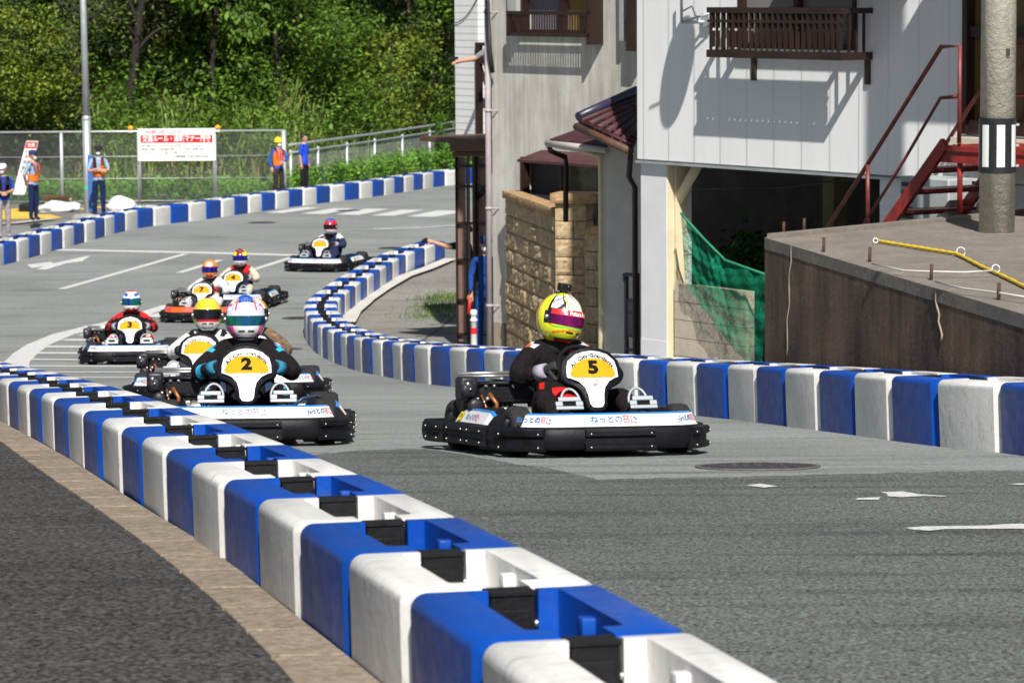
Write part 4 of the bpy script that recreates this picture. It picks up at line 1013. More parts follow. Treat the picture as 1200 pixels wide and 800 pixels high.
wobj(lambda mb: [gbox(mb, 527, 162, 577, 178, -.25, .30), gbox(mb, 530, 178, 577, 184, -.2, .15)], 'roof_beam', M_BROWNW, GW, gs)
wobj(lambda mb: [gbox(mb, 533, 184, 535.5, 402, -.05, .05), gbox(mb, 546, 184, 549, 408, -.06, .06), gbox(mb, 553, 184, 558, 408, -.08, .08)], 'gate_post', M_BROWN, GW, gs)
for y in (193, 217, 260, 303, 350, 390): wobj(lambda mb: gbox(mb, 534, y, 573, y+3.5, -.03, .03), 'gate_rail', M_BROWN, GW, gs)
wobj(lambda mb: mb.tube([Vector((g_(558, 232)[0], -.0, g_(558, 232)[1])), Vector((g_(574, 217)[0], 0, g_(574, 217)[1]))], .035, 4), 'gate_brace', M_BROWN, GW, gs)
wobj(lambda mb: [gbox(mb, 535, 184, 547, 400, -.045, -.035), gbox(mb, 558, 184, 575, 330, -.045, -.035)], 'gate_panel', mat('brown_translucent_panel', (.20, .125, .10), .4, var=.15, vs=3), GW, gs)
# white flexible delineator post with red band
dp = at_depth(555.5, 414, 43.2); dp.z = Z(dp.y)+.04
de = empty('delineator_post', dp, 'slim white road marker post with a red band before the timber gate', 'marker post')
hh_ = (408-347)/4000*43.2+ (dp.z and 0)
b = MB(); b.lathe([(.11, 0), (.11, .03), (.055, .05), (.045, .10), (.040, .66), (.048, .665), (.048, .685), (.036, .69), (.036, .73), (.045, .735), (.045, .79), (.03, .81), (.001, .81)], 20); b.build('post', mat('marker_white', (.78, .77, .74), .5, var=.05), de)
b = MB(); b.lathe([(.0415, .50), (.0415, .58)], 20); b.lathe([(.0425, .30), (.0425, .31)], 20); b.build('reflective_band', mat('marker_red', (.65, .02, .02), .5), de)
# ---------------------------------------------------------------- fences, signs, lamp pole
def gpt(x, y): p = ground(x, y); return p
M_WIRE = mat('fence_wire', (.33, .36, .35), .6, metal=.3)
def chain(mb, A, B, z0, z1, pitch=.075, r=.0032):
    """diagonal wires of chain link between A and B (world xy), heights relative"""
    A = Vector(A); B = Vector(B); L_ = (B-A).length; d = (B-A)/L_; H = z1-z0
    nrm = Vector((-d.y, d.x))
    s_ = -H
    while s_ < L_:
        for dirn in (1, -1):
            a0, a1 = s_, s_+H; za, zb_ = (z0, z1) if dirn == 1 else (z1, z0)
            lo, hi = max(a0, 0), min(a1, L_)
            if hi-lo < .02: continue
            zl_ = za+(zb_-za)*(lo-a0)/H; zh = za+(zb_-za)*(hi-a0)/H
            p = A+d*lo; q = A+d*hi; o = nrm*(.004*dirn)
            P = Vector((p.x+o.x, p.y+o.y, zl_)); Q = Vector((q.x+o.x, q.y+o.y, zh)); mb.tube([P, Q], r, 3, 0, False, None, False)
        s_ += pitch
YF = 94.5
zf_ = Z(YF)
fa = at_depth(-60, 235, YF); fb = at_depth(335, 232, YF)
fence = empty('chain_link_fence', (fa.x, YF, zf_), 'tall chain link fence running left behind the two guards and the white sign', 'fence')
H1 = 2.02
ftop = zf_+H1
def rel(mb, name, mt, root):
    o = mb.build(name, mt); o.parent = root; o.matrix_local = Matrix.Translation(-root.location) if root.type == 'EMPTY' else Matrix.Identity(4); return o
for x in (-15, 72.5, 163, 252, 333):
    p = at_depth(x, 200, YF); b = MB(); b.tube([(p.x, YF, zf_-.1), (p.x, YF, ftop+.0)], .052 if x != 333 else .075, 10); rel(b, 'post', M_GALV, fence)
for z_, r_ in ((ftop, .030), (zf_+1.33, .010), (zf_+.72, .010), (zf_+.1, .010)):
    b = MB(); b.tube([(fa.x, YF-.03, z_), (fb.x, YF-.03, z_)], r_, 8); rel(b, 'rail', M_GALV, fence)
b = MB(); chain(b, (fa.x, YF), (fb.x, YF), zf_+.05, ftop); rel(b, 'wire_mesh', M_WIRE, fence)
# lower fence going back to the right
f2a = at_depth(340, 222, 96); f2b = at_depth(560, 202, 118)
fence2 = empty('chain_link_fence', (f2a.x, f2a.y, Z(96)), 'low chain link fence with round rails running right behind the far row of blocks', 'fence')
A2 = Vector((f2a.x, f2a.y)); B2 = Vector((f2b.x, f2b.y))
def p2(x):                 # point on that fence line under image column x
    lo, hi = 0., 1.
    for _ in range(30):
        m_ = (lo+hi)/2; q = A2.lerp(B2, m_)
        if 600+4000*q.x/q.y < x: lo = m_
        else: hi = m_
    return A2.lerp(B2, lo)
for x in (342, 374, 408, 440.5, 473, 505, 540):
    q = p2(x); b = MB(); b.tube([(q.x, q.y, Z(q.y)-.1), (q.x, q.y, Z(q.y)+1.42)], .05, 8); rel(b, 'post', M_GALV, fence2)
for h_, r_, dd_ in ((1.56, .038, 0), (1.34, .030, .03), (.72, .008, 0)):
    b = MB(); b.tube([(A2.lerp(B2, t/8).x, A2.lerp(B2, t/8).y-dd_, Z(A2.lerp(B2, t/8).y)+h_) for t in range(9)], r_, 8); rel(b, 'rail', M_GALV, fence2)
b = MB()
for k in range(8):
    a_, b_ = A2.lerp(B2, k/8), A2.lerp(B2, (k+1)/8); chain(b, a_, b_, Z(a_.y)+.05, Z(a_.y)+1.34, .085)
rel(b, 'wire_mesh', M_WIRE, fence2)
# orange beacons on the top rail
for x, lab in ((153, 'orange warning lamp on the fence rail left of the white sign'), (255, 'orange warning lamp on the fence rail right of the white sign')):
    p = at_depth(x, 148, YF-.05); o = empty('warning_lamp', (p.x, YF-.05, ftop+.02), lab, 'warning lamp', 'orange warning lamps on the fence')
    b = MB(); b.lathe([(.001, .03), (.075, .035), (.085, .07), (.075, .11), (.04, .14), (.001, .145)], 16); b.build('lens', mat('orange_lens', (.85, .36, .01), .3), o)
    b = MB(); b.bbox(-.06, .06, -.05, .05, -.05, .035, .008); b.build('base', mat('lamp_base', (.6, .6, .6), .5), o)
# white notice board
sgx0, sgx1 = at_depth(161.5, 170, YF-.15), at_depth(252.5, 170, YF-.15); sw = sgx1.x-sgx0.x
sz1 = at_depth(161, 151, YF-.15).z; sz0 = at_depth(161, 189, YF-.15).z
sign = empty('notice_board', ((sgx0.x+sgx1.x)/2, YF-.15, sz0), 'wide white notice board with a red banner line, fixed to the fence', 'sign')
hh = sz1-sz0
b = MB(); b.bbox(-sw/2, sw/2, -.012, .012, 0, hh, .004, 0); b.build('board', mat('board_white', (.80, .80, .80), .45, var=.02), sign)
b = MB(); b.box(-sw/2+.08, sw/2-.08, -.0145, -.0125, hh*.56, hh*.80); b.build('red_band', mat('sign_red', (.50, .006, .012), .6), sign)
MT = lambda x, z, y: Matrix.Translation((x, y, z)) @ Matrix.Rotation(R(90), 4, 'X')
b = MB(); put_text(b, '交通ルール・運転マナー厳守', .20, MT(0, hh*.68, -.016), 0, .004, fit=sw-.26); b.build('lettering', mat('sign_text_white', (.85, .85, .85), .5), sign)
b = MB(); put_text(b, '安全運転のお願い　みなさまへ', .10, MT(-.32, hh*.885, -.0135), 0, .002, fit=1.05); b.build('lettering', mat('sign_text_red', (.6, .03, .05), .5), sign)
for t_, x_, z_, w_ in (('歩行者優先　この先では必ず徐行し　ゆずり合い', -.12, .46, 1.7), ('無理な追越し・急発進は禁止です　騒音・迷惑行為', -.12, .355, 1.7), ('となりますので、ご協力をお願いします', -.33, .25, 1.25), ('江津警察署　地域交通安全協会', .38, .125, 1.0)):
    b = MB(); put_text(b, t_, .085, MT(x_, hh*z_, -.0135), 0, .001, fit=w_); b.build('lettering', mat('sign_text_dark', (.06, .06, .08), .5), sign)
b = MB(); b.tube([(-sw/2+.05, .04, -.95), (-sw/2+.05, .04, hh)], .035, 8); b.build('sign_post', M_GALV, sign)
b = MB(); b.tube([(sw/2-.05, .04, -.95), (sw/2-.05, .04, hh)], .035, 8); b.build('sign_post', M_GALV, sign)
# tall slanted banner at the left
pb_ = at_depth(24, 240, 91); zb_ = Z(91)
bn = empty('banner_sign', (pb_.x, 91, zb_), 'tall tapering white banner with red top leaning against the fence', 'banner')
def bp_(x, y): q = at_depth(x, y, 91); return Vector((q.x-pb_.x, 0, q.z-zb_))
q1, q2, q3, q4 = bp_(15, 228), bp_(29, 228), bp_(45, 165.5), bp_(31, 165)
b = MB(); b.add([v+Vector((0, s_, 0)) for s_ in (-.01, .01) for v in (q1, q2, q3, q4)], [(0, 1, 2, 3), (7, 6, 5, 4), (0, 4, 5, 1), (1, 5, 6, 2), (2, 6, 7, 3), (3, 7, 4, 0)]); b.build('banner', mat('banner_white', (.72, .74, .76), .6, var=.05), bn)
def onb(u, v): return q1.lerp(q2, u).lerp(q4.lerp(q3, u), v)
b = MB(); b.add([onb(.04, .86)+Vector((0, -.013, 0)), onb(.96, .86)+Vector((0, -.013, 0)), onb(.96, .985)+Vector((0, -.013, 0)), onb(.04, .985)+Vector((0, -.013, 0))], [(0, 1, 2, 3)]); b.build('red_header', mat('sign_red', (.50, .006, .012), .6), bn)
b = MB()
for k, (t_, mi) in enumerate((('注意', 0), ('ゆっくり', 1), ('走行', 2), ('歩行者', 1), ('あり', 1), ('徐行', 1))):
    v_ = (.92, .80, .70, .60, .50, .42)[k]; c_ = onb(.5, v_); put_text(b, t_, .11, Matrix.Translation(c_+Vector((0, -.015, 0))) @ Matrix.Rotation(R(90), 4, 'X'), mi, .002, fit=.20)
b.build('lettering', [mat('sign_text_white', (.85,)*3), mat('sign_text_dark', (.06,)*3), mat('sign_text_red', (.6, .03, .05))], bn)
b = MB(); b.bbox(-.02, .38, -.2, .2, 0, .22, .03); b.build('weight', M_BLACK, bn)
# lamp pole
lp = at_depth(103.5, 254, 86); zl_ = Z(86)
lamp = empty('lamp_pole', (lp.x, 86, zl_), 'tall grey steel pole beside the second guard', 'pole')
b = MB(); b.tube([(0, 0, -.05), (0, 0, 2.6)], .105, 16); b.build('lower_shaft', M_GALV, lamp)
b = MB(); b.tube([(0, 0, 2.6), (-.04, 0, 8.0)], [.088, .07], 16); b.lathe([(.09, 2.55), (.115, 2.6), (.115, 2.66), (.09, 2.7)], 16); b.build('upper_shaft', M_GALV, lamp)
b = MB(); b.lathe([(.45, -.02), (.42, .14), (.34, .22), (.001, .24)], 20); b.build('concrete_footing', M_CONC, lamp)
b = MB(); b.lathe([(.108, .86), (.108, .93)], 16); b.build('green_tape', mat('green_tape', (.05, .55, .25), .5), lamp)
b = MB(); b.bbox(.02, .16, -.13, .0, .3, 1.72, .02); b.build('blue_tube', mat('blue_tube', (.04, .14, .42), .5), lamp)
# litter: plastic bags, carton, hose with green clips
def blob(name, px, py, Y, sx, sy, sz_, mt, label, cat, seed, amp=.25):
    q = at_depth(px, py, Y); rn = random.Random(seed)
    bm = bmesh.new(); bmesh.ops.create_icosphere(bm, subdivisions=3, radius=1)
    k = [(Vector((rn.gauss(0, 1), rn.gauss(0, 1), rn.gauss(0, 1))).normalized(), rn.uniform(2, 5), rn.uniform(0, 6)) for _ in range(7)]
    for v in bm.verts:
        d = 1+amp*sum(math.sin(v.co.dot(a)*f_*2+p_) for a, f_, p_ in k)/3.2
        v.co = Vector((v.co.x*sx*d, v.co.y*sy*d, max(-.6, v.co.z)*sz_*d+sz_*.6))
    b = MB(); b.bm(bm, 0, None, True); o = b.build(name, mt); o.location = (q.x, Y, Z(Y)); return tag(o, label, cat)
M_BAG = mat('white_bag', (.72, .74, .77), .35, var=.08, vs=8, bump=.6, bs=18)
blob('plastic_bag', 142, 231, 90, .40, .25, .26, M_BAG, 'crumpled white plastic bag on the ground right of the second guard', 'bag', 3)
blob('plastic_bag', 67, 233, 91, .58, .25, .17, M_BAG, 'long flat white bag lying under the fence beside the first guard', 'bag', 5)
q = at_depth(69, 232, 91.6); o = empty('cardboard_box', (q.x, 91.6, Z(91.6)), 'torn brown cardboard box standing behind the flat white bag', 'box')
b = MB()
for a_ in ((-.35, .35, -.2, -.19), (-.35, .35, .19, .2), (-.35, -.34, -.19, .19), (.34, .35, -.19, .19)): b.box(a_[0], a_[1], a_[2], a_[3], 0, .33)
b.build('walls', mat('cardboard', (.46, .33, .21), .9, var=.12, vs=5), o)
b = MB(); b.add([(-.35, -.2, .33), (.3, -.2, .33), (.38, -.42, .43), (-.42, -.38, .45)], [(0, 1, 2, 3), (3, 2, 1, 0)]); b.build('flap', mat('cardboard', (.46,)*3), o)
hb = MB(); hp = [at_depth(x, y, 91.5) for x, y in ((146, 231), (180, 231), (215, 231), (255, 231))]
zz = Z(91.5)+.07
for k in range(9): 
    x0_ = hp[0].x+(hp[-1].x-hp[0].x)*k/9; hb.bbox(x0_, x0_+(hp[-1].x-hp[0].x)/9-.01, 91.42, 91.6, zz-.07, zz+.045+.01*(k % 3), .03)
sbg = hb.build('rolled_sheet', M_BAG); tag(sbg, 'long rolled white sheet with green ties lying under the notice board', 'rolled sheet')
b = MB()
for k in range(8):
    x0_ = hp[0].x+(hp[-1].x-hp[0].x)*(k+.6)/9; b.bbox(x0_, x0_+.07, 91.40, 91.62, zz-.05, zz+.065, .01)
b.build('tie', mat('green_tie', (.02, .42, .30), .5), sbg)
# ---------------------------------------------------------------- hillside and plants
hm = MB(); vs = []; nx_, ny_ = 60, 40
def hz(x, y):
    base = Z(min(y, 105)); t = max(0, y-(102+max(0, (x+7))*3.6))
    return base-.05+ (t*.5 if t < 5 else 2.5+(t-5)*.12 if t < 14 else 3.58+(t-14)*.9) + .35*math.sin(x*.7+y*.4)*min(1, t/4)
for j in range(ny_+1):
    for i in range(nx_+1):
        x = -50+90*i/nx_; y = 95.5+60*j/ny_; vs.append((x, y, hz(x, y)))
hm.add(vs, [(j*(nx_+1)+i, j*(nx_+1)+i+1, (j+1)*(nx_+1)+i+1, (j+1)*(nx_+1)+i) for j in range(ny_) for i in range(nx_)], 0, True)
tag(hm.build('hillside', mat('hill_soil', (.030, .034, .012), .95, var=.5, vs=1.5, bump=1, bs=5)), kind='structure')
def leafmat(name, a, b_, tr=.25):
    return mat(name, a, .55, c2=b_, vs=.9, rnd=.5, spec=.35, transl=tr, detail=5)
L_DARK = leafmat('dark_foliage', (.06, .125, .016), (.012, .028, .006))
L_MID = leafmat('green_foliage', (.15, .27, .025), (.045, .10, .014))
L_YEL = leafmat('yellow_green_foliage', (.23, .29, .028), (.05, .09, .012))
L_OLV = leafmat('olive_foliage', (.16, .20, .035), (.05, .07, .018))
L_PALE = leafmat('pale_grass_blades', (.32, .43, .10), (.11, .19, .035), .2)
L_TAN = leafmat('dry_grass', (.34, .30, .14), (.18, .17, .07), .15)
M_BARK = mat('bark', (.075, .055, .042), .95, var=.35, vs=6, bump=1, bs=25)
M_BARKD = mat('dark_bark', (.022, .016, .014), .95, var=.35, vs=6, bump=1, bs=25)
rg_ = np.random.default_rng(5)
def leaves(n, centers, spread, size, aspect=2.0, droop=.3, out=None):
    """n leaf quads around each centre, returned as numpy arrays"""
    C = np.repeat(np.array(centers), n, axis=0); m_ = len(C)
    P = C+rg_.normal(0, 1, (m_, 3))*np.array(spread)
    a = rg_.uniform(0, 2*np.pi, m_); tilt = rg_.normal(droop, .5, m_)
    d = np.stack([np.cos(a)*np.cos(tilt), np.sin(a)*np.cos(tilt), -np.sin(tilt)], 1)
    up = np.stack([rg_.normal(0, .45, m_), rg_.normal(-.25, .45, m_), np.ones(m_)], 1)
    s_ = np.cross(d, up); s_ /= np.linalg.norm(s_, axis=1)[:, None]
    L_ = size*rg_.uniform(.6, 1.4, m_)[:, None]; W_ = L_/aspect
    nrm = np.cross(s_, d)
    v0 = P; v1 = P+d*L_*.5+s_*W_*.5+nrm*L_*.05; v2 = P+d*L_; v3 = P+d*L_*.5-s_*W_*.5+nrm*L_*.05
    return np.stack([v0, v1, v2, v3], 1).reshape(-1, 3)
def leafobj(name, V, mt, parent=None, W_=None):
    n = len(V)//4; me = bpy.data.meshes.new(name)
    me.vertices.add(len(V)); me.vertices.foreach_set('co', V.astype(np.float32).ravel())
    me.loops.add(len(V)); me.loops.foreach_set('vertex_index', np.arange(len(V), dtype=np.int32))
    me.polygons.add(n); me.polygons.foreach_set('loop_start', np.arange(0, len(V), 4, dtype=np.int32)); me.polygons.foreach_set('loop_total', np.full(n, 4, dtype=np.int32))
    me.update(calc_edges=True); me.materials.append(mt)
    o = bpy.data.objects.new(name, me); col.objects.link(o)
    if parent: o.parent = parent
    return o
def limbs(base, h, lean, r, nb, reach, seed, start=.3):
    rn = random.Random(seed); mb = MB(); pts = []; tips = []
    for k in range(9):
        t = k/8; pts.append(Vector((base[0]+lean[0]*t+.12*math.sin(t*5+seed), base[1]+lean[1]*t, base[2]+h*t)))
    mb.tube(pts, [r*(1-.65*k/8) for k in range(9)], 9)
    for b_ in range(nb):
        t = start+(1-start)*b_/nb; p = pts[0].lerp(pts[-1], t); i = min(7, int(t*8)); p = pts[i].lerp(pts[i+1], t*8-i)
        a = rn.uniform(0, 6.28); L_ = reach*rn.uniform(.6, 1.1); q = []
        for k in range(6):
            s_ = k/5; q.append(p+Vector((math.cos(a)*L_*s_, math.sin(a)*L_*s_*.8, L_*(.55*s_+.15*math.sin(s_*4)))))
            if k > 2: tips.append(q[-1])
        mb.tube(q, [r*.45*(1-t*.4)*(1-.75*k/5) for k in range(6)], 6)
        for _ in range(2):
            k = rn.randint(2, 4); a2 = a+rn.uniform(-1, 1); e_ = q[k]+Vector((math.cos(a2), math.sin(a2), rn.uniform(.1, .8)))*L_*.45; mb.tube([q[k], q[k].lerp(e_, .5)+Vector((0, 0, .08)), e_], [r*.16, r*.1, r*.04], 5); tips.append(e_)
    tips.append(pts[-1]); return mb, tips
def fy(px): return p2(min(px, 556)).y-97 if px > 340 else 0
def tree(px, Y, h, label, leafm, ncl, rad, n_leaf, size, seed, lean=(0, 0), trunk_r=.11, zc=.65, squash=.75, low=.25, bark=None, group='trees on the hillside', droop=.35, front=True):
    Y = max(Y, 97+fy(px)+6)
    q = at_depth(px, 200, Y); bz = hz(q.x, Y)-.1; rn = random.Random(seed)
    root = empty('broadleaf_tree', (0, 0, 0), label, 'tree', group); root.location = (q.x, Y, bz)
    mb, tips = limbs((0, 0, 0), h*.8, lean, trunk_r, 9, rad*.75, seed, low)
    mb.build('trunk', bark or M_BARK, root)
    cs = list(tips)
    while len(cs) < ncl:
        v = Vector((rn.gauss(0, 1), rn.gauss(0, 1), rn.gauss(0, 1))).normalized()*rn.uniform(.45, 1)**.6
        c = Vector((v.x*rad+lean[0]*.7, v.y*rad*.8+lean[1]*.7, h*zc+v.z*h*(1-zc)*1.15*squash)); cs.append(c)
    V = leaves(n_leaf, [tuple(c) for c in cs], (rad*.13, rad*.13, rad*.10), size, 2.1, droop)
    leafobj('crown', V, leafm, root); return root
# visible band of the hill is about 6 m high; crowns overlap from low shrubs to the canopy
T = 'tree'
tree(20, 103, 5.6, 'leafy yellow-green tree at the far left edge behind the guards', L_YEL, 120, 2.1, 90, .14, 1, trunk_r=.16, zc=.60, bark=M_BARKD)
tree(-15, 106, 7.5, 'dark bushy tree behind the yellow-green tree at the left edge', L_DARK, 110, 3.0, 60, .22, 2, zc=.5, bark=M_BARKD)
tree(62, 109, 9.5, 'dark tree with black trunk left of the steel pole', L_DARK, 80, 2.6, 60, .2, 3, lean=(-.6, 0), trunk_r=.30, zc=.75, low=.5, bark=M_BARKD)
tree(142, 104.5, 8.2, 'grey-barked tree with forked bare limbs right of the steel pole', L_OLV, 60, 2.6, 45, .13, 14, lean=(1.3, 0), trunk_r=.17, zc=.84, low=.42, bark=M_BARKD)
tree(178, 112, 9.5, 'olive green tree filling the gap behind the forked tree', L_OLV, 120, 3.4, 60, .16, 5, zc=.5)
tree(235, 108, 9.0, 'dark green tree above the notice board', L_DARK, 100, 2.8, 70, .2, 6, zc=.55, low=.3, bark=M_BARKD)
tree(255, 105.5, 8.6, 'mid green tree with drooping fronds above the notice board', L_MID, 60, 2.2, 70, .24, 16, zc=.60, low=.3, droop=.7, bark=M_BARKD)
tree(300, 113, 9.8, 'mid green bushy tree left of the fence corner', L_MID, 110, 3.1, 65, .2, 7, zc=.58)
tree(350, 110, 8.8, 'dark green tree above the man in the blue shirt', L_DARK, 110, 2.9, 70, .19, 8, zc=.58)
tree(405, 115, 9.5, 'yellow-green tree with spreading sprays above the low fence', L_YEL, 70, 2.8, 70, .22, 9, zc=.66, low=.4)
tree(440, 120, 9.8, 'shadowy dark tree in the middle above the low fence', L_DARK, 120, 3.4, 65, .2, 10, zc=.5)
tree(478, 117, 9.0, 'mid green tree left of the white annex', L_MID, 90, 2.8, 65, .2, 11, zc=.62)
tree(520, 121, 9.5, 'yellowish leafy tree touching the white annex', L_YEL, 90, 3.0, 70, .2, 12, zc=.6)
tree(560, 124, 9.5, 'dark tree partly behind the white annex', L_DARK, 90, 3.0, 60, .2, 13, zc=.55)
for i_, (x_, Y_, h_, lm, nm) in enumerate(((95, 106.5, 6.5, L_DARK, 'dark bush-like tree directly behind the steel pole'), (200, 107, 5.2, L_OLV, 'low olive tree above the left end of the notice board'), (285, 107, 5.8, L_DARK, 'low dark tree above the worker with yellow helmet'), (330, 106, 5.2, L_MID, 'low bright tree above the fence corner'), (395, 108, 6.0, L_MID, 'round mid green tree above the middle of the low fence'), (455, 108, 5.5, L_YEL, 'low yellow-green tree above the low fence'), (505, 108, 6.2, L_DARK, 'dark low tree left of the white annex'))):
    tree(x_, Y_, h_, nm, lm, 90, 2.0, 60, .15, 30+i_, zc=.52, low=.15, trunk_r=.10, bark=M_BARKD)
# low growth: mass plants nobody could count
def mass(name, pts, n, spread, size, mt, label, asp=2.0, droop=.2):
    o = leafobj(name, leaves(n, pts, spread, size, asp, droop), mt); return tag(o, label, name.replace('_', ' '), kind='stuff')
def hillpts(n, x0, x1, y0, y1, h0, h1):
    out = []
    for _ in range(n):
        x = rg_.uniform(x0, x1); y = rg_.uniform(y0, y1)+fy(x); X = (x-600)/4000*y; out.append((X, y, hz(X, y)+rg_.uniform(h0, h1)))
    return out
mass('undergrowth', hillpts(330, -30, 560, 103, 112, .1, .8), 46, (.35, .35, .25), .17, L_OLV, 'tangled olive undergrowth covering the hillside')
mass('undergrowth', hillpts(820, 120, 560, 100.6, 110, .2, 2.1), 34, (.3, .3, .3), .16, L_MID, 'bright leafy undergrowth along the foot of the hillside')
mass('undergrowth', hillpts(240, -30, 560, 100, 112, .2, 2.2), 30, (.35, .35, .3), .14, L_DARK, 'dark undergrowth in the gaps behind the fences')
mass('undergrowth', hillpts(160, 360, 560, 106, 110, 1.0, 2.6), 30, (.35, .35, .3), .16, L_YEL, 'yellowish undergrowth on the upper slope above the low fence')
def verge(n, x0, x1, Y0, Y1, h):
    out = []
    for _ in range(n):
        x = rg_.uniform(x0, x1); y = rg_.uniform(Y0, Y1); X = (x-600)/4000*y; out.append((X, y, Z(y)+rg_.uniform(.02, h)))
    return out
mass('weeds', verge(420, -30, 335, 95.0, 98.5, .55), 40, (.14, .2, .10), .10, leafmat('fresh_weeds', (.19, .40, .045), (.07, .18, .02)), 'fresh green weeds along the foot of the tall fence')
def line_verge(n, h, off0, off1):
    out = []
    for _ in range(n):
        t = rg_.uniform(-.05, 1); q = A2.lerp(B2, t); o_ = rg_.uniform(off0, off1); out.append((q.x+o_*.3, q.y+o_, Z(q.y)+rg_.uniform(.02, h)))
    return out
mass('weeds', line_verge(420, .8, -.6, 1.6), 36, (.15, .25, .12), .11, leafmat('fresh_weeds', (.19, .40, .045), (.07, .18, .02)), 'fresh green weeds along the foot of the low fence')
mass('creeper', [tuple(Vector((p2(512).x, p2(512).y, Z(100))) + Vector((rg_.normal(0, .18), rg_.normal(0, .1), rg_.uniform(.1, 1.75)))) for _ in range(60)], 24, (.09, .06, .1), .10, leafmat('creeper_leaf', (.14, .28, .03), (.06, .15, .015)), 'green creeper climbing the low fence near the white annex')
# tall arching grass: curved blades
def blades(name, spots, nb, hgt, wid, mt, label, droop=.9):
    V = []; 
    for (X, Y, Z0) in spots:
        for _ in range(nb):
            a = rg_.uniform(0, 6.283); L_ = hgt*rg_.uniform(.55, 1.15); ox, oy = rg_.normal(0, .18, 2); dx, dy = math.cos(a), math.sin(a)
            w_ = wid*rg_.uniform(.6, 1.2); sx, sy = -dy*w_/2, dx*w_/2; prev = None; bend = rg_.uniform(.15, .55)*droop
            for k in range(6):
                t = k/5; r_ = bend*L_*t*t; z_ = L_*(t-.42*t*t*t*droop); c = np.array([X+ox+dx*r_, Y+oy+dy*r_, Z0+z_]); s_ = (1-t**2*.92)
                cur = (c-np.array([sx, sy, 0])*s_, c+np.array([sx, sy, 0])*s_)
                if prev is not None: V += [prev[0], prev[1], cur[1], cur[0]]
                prev = cur
    o = leafobj(name, np.array(V), mt); return tag(o, label, 'tall grass', kind='stuff')
blades('tall_grass', hillpts(85, 120, 335, 100.5, 104.5, -.1, .2), 22, 2.5, .055, L_PALE, 'pale tall arching grass behind the notice board')
blades('tall_grass', hillpts(150, 335, 560, 101, 106, -.1, .2), 20, 2.6, .05, L_PALE, 'pale tall grass behind the low fence')
blades('dry_grass', hillpts(50, 330, 560, 101, 106, -.1, .1), 14, 2.4, .05, L_TAN, 'dry straw coloured grass among the green stems')
blades('dry_grass', hillpts(60, 100, 330, 100, 106, -.1, .1), 16, 1.9, .045, L_TAN, 'dry grass stalks behind the tall fence')
# small plant in the garage shade and grass tufts by the footway
def tuft(px, py, n, h, w_, label, name='grass_tuft', mt=None, spread=.2):
    g_ = ground(px, py, .04); V = []
    sp = [(g_.x+rg_.normal(0, spread), g_.y+rg_.normal(0, spread*3), g_.z) for _ in range(n)]
    return blades(name, sp, 7, h, w_, mt or leafmat('tuft_green', (.16, .26, .04), (.07, .13, .02)), label)
tuft(512, 362, 60, .14, .012, 'thin line of grass growing in the footway joint', spread=.16)
tuft(503, 372, 40, .12, .012, 'grass patch growing in the footway near the bend', spread=.18)
tuft(520, 351, 60, .16, .012, 'grass growing at the footway edge by the gate frame', spread=.14)
shp = []
for _ in range(60):
    x = rg_.uniform(852, 897); y = rg_.uniform(270, 335); n_ = rg_.uniform(-2.2, -1.4); u_, z_ = WB.uz(x, y, n_)
    if (x-875)**2/500+(y-310)**2/1000 < 1: shp.append(tuple(WB.pt(u_, z_, n_)))
sh = leafobj('shrub', leaves(34, shp, (.12, .12, .1), .11, 1.7), L_DARK); tag(sh, 'small green shrub growing in the shade behind the green net', 'shrub')
# ---------------------------------------------------------------- karts
M_TYRE = mat('tyre_rubber', (.016, .015, .015), .85, var=.3, vs=30, bump=.3, bs=80)
M_RUB = mat('bumper_rubber', (.007, .007, .010), .5, var=.4, vs=12, bump=.15, bs=40, spec=.22)
M_FAIR = mat('white_fairing', (.78, .78, .78), .3, var=.04, vs=5, coat=.3)
M_FBLUE = mat('blue_edge', (.03, .20, .55), .35)
M_METAL = mat('kart_metal', (.60, .58, .54), .35, metal=.85, var=.2, vs=20)
M_DKMET = mat('engine_metal', (.05, .05, .06), .45, metal=.5, c2=(.015, .015, .018), vs=18)
M_SEAT = mat('seat_shell', (.03, .05, .10), .35, var=.3, vs=8)
M_ENG = mat('engine_cover', (.008, .009, .012), .45, var=.3, vs=10, bump=.3, spec=.25)
M_YELP = mat('plate_yellow', (.66, .33, .01), .75, spec=.15)
M_BLK = mat('plate_black', (.008, .008, .008), .8, spec=.15)
M_PBLUE = mat('print_blue', (.03, .13, .42), .5); M_PRED = mat('print_red', (.62, .03, .04), .5)
M_COPPER = mat('copper_pipe', (.35, .13, .05), .45, metal=.6)
M_YTAG = mat('yellow_tag', (.80, .62, .04), .5)
M_PEDAL = mat('pedal_plate', (.36, .39, .41), .5, metal=.2)
def path_pts(P, n=5): return smooth_path(P, n)
def sweep(mb, path, prof, mi=0, smooth=False, closed=False):
    """path: plan points walked so that the outside is on the left; prof [(out, z)] closed ring"""
    P = [Vector((p[0], p[1])) for p in path]; n = len(prof); vs = []; fs = []
    for i, p in enumerate(P):
        a = P[(i-1) % len(P)] if closed or i else P[0]; b = P[(i+1) % len(P)] if closed or i < len(P)-1 else P[-1]
        t = (b-a).normalized(); nn_ = Vector((t.y, -t.x))
        for o_, z in prof: vs.append((p.x+nn_.x*o_, p.y+nn_.y*o_, z))
    m_ = len(P)
    for i in range(m_ if closed else m_-1):
        for k in range(n):
            a = i*n+k; b = i*n+(k+1) % n; j = ((i+1) % m_)*n
            fs.append((a, j+k, j+(k+1) % n, b))
    if not closed: fs += [tuple(range(n)), tuple(range((m_-1)*n, m_*n))[::-1]]
    mb.add(vs, fs, mi, smooth)
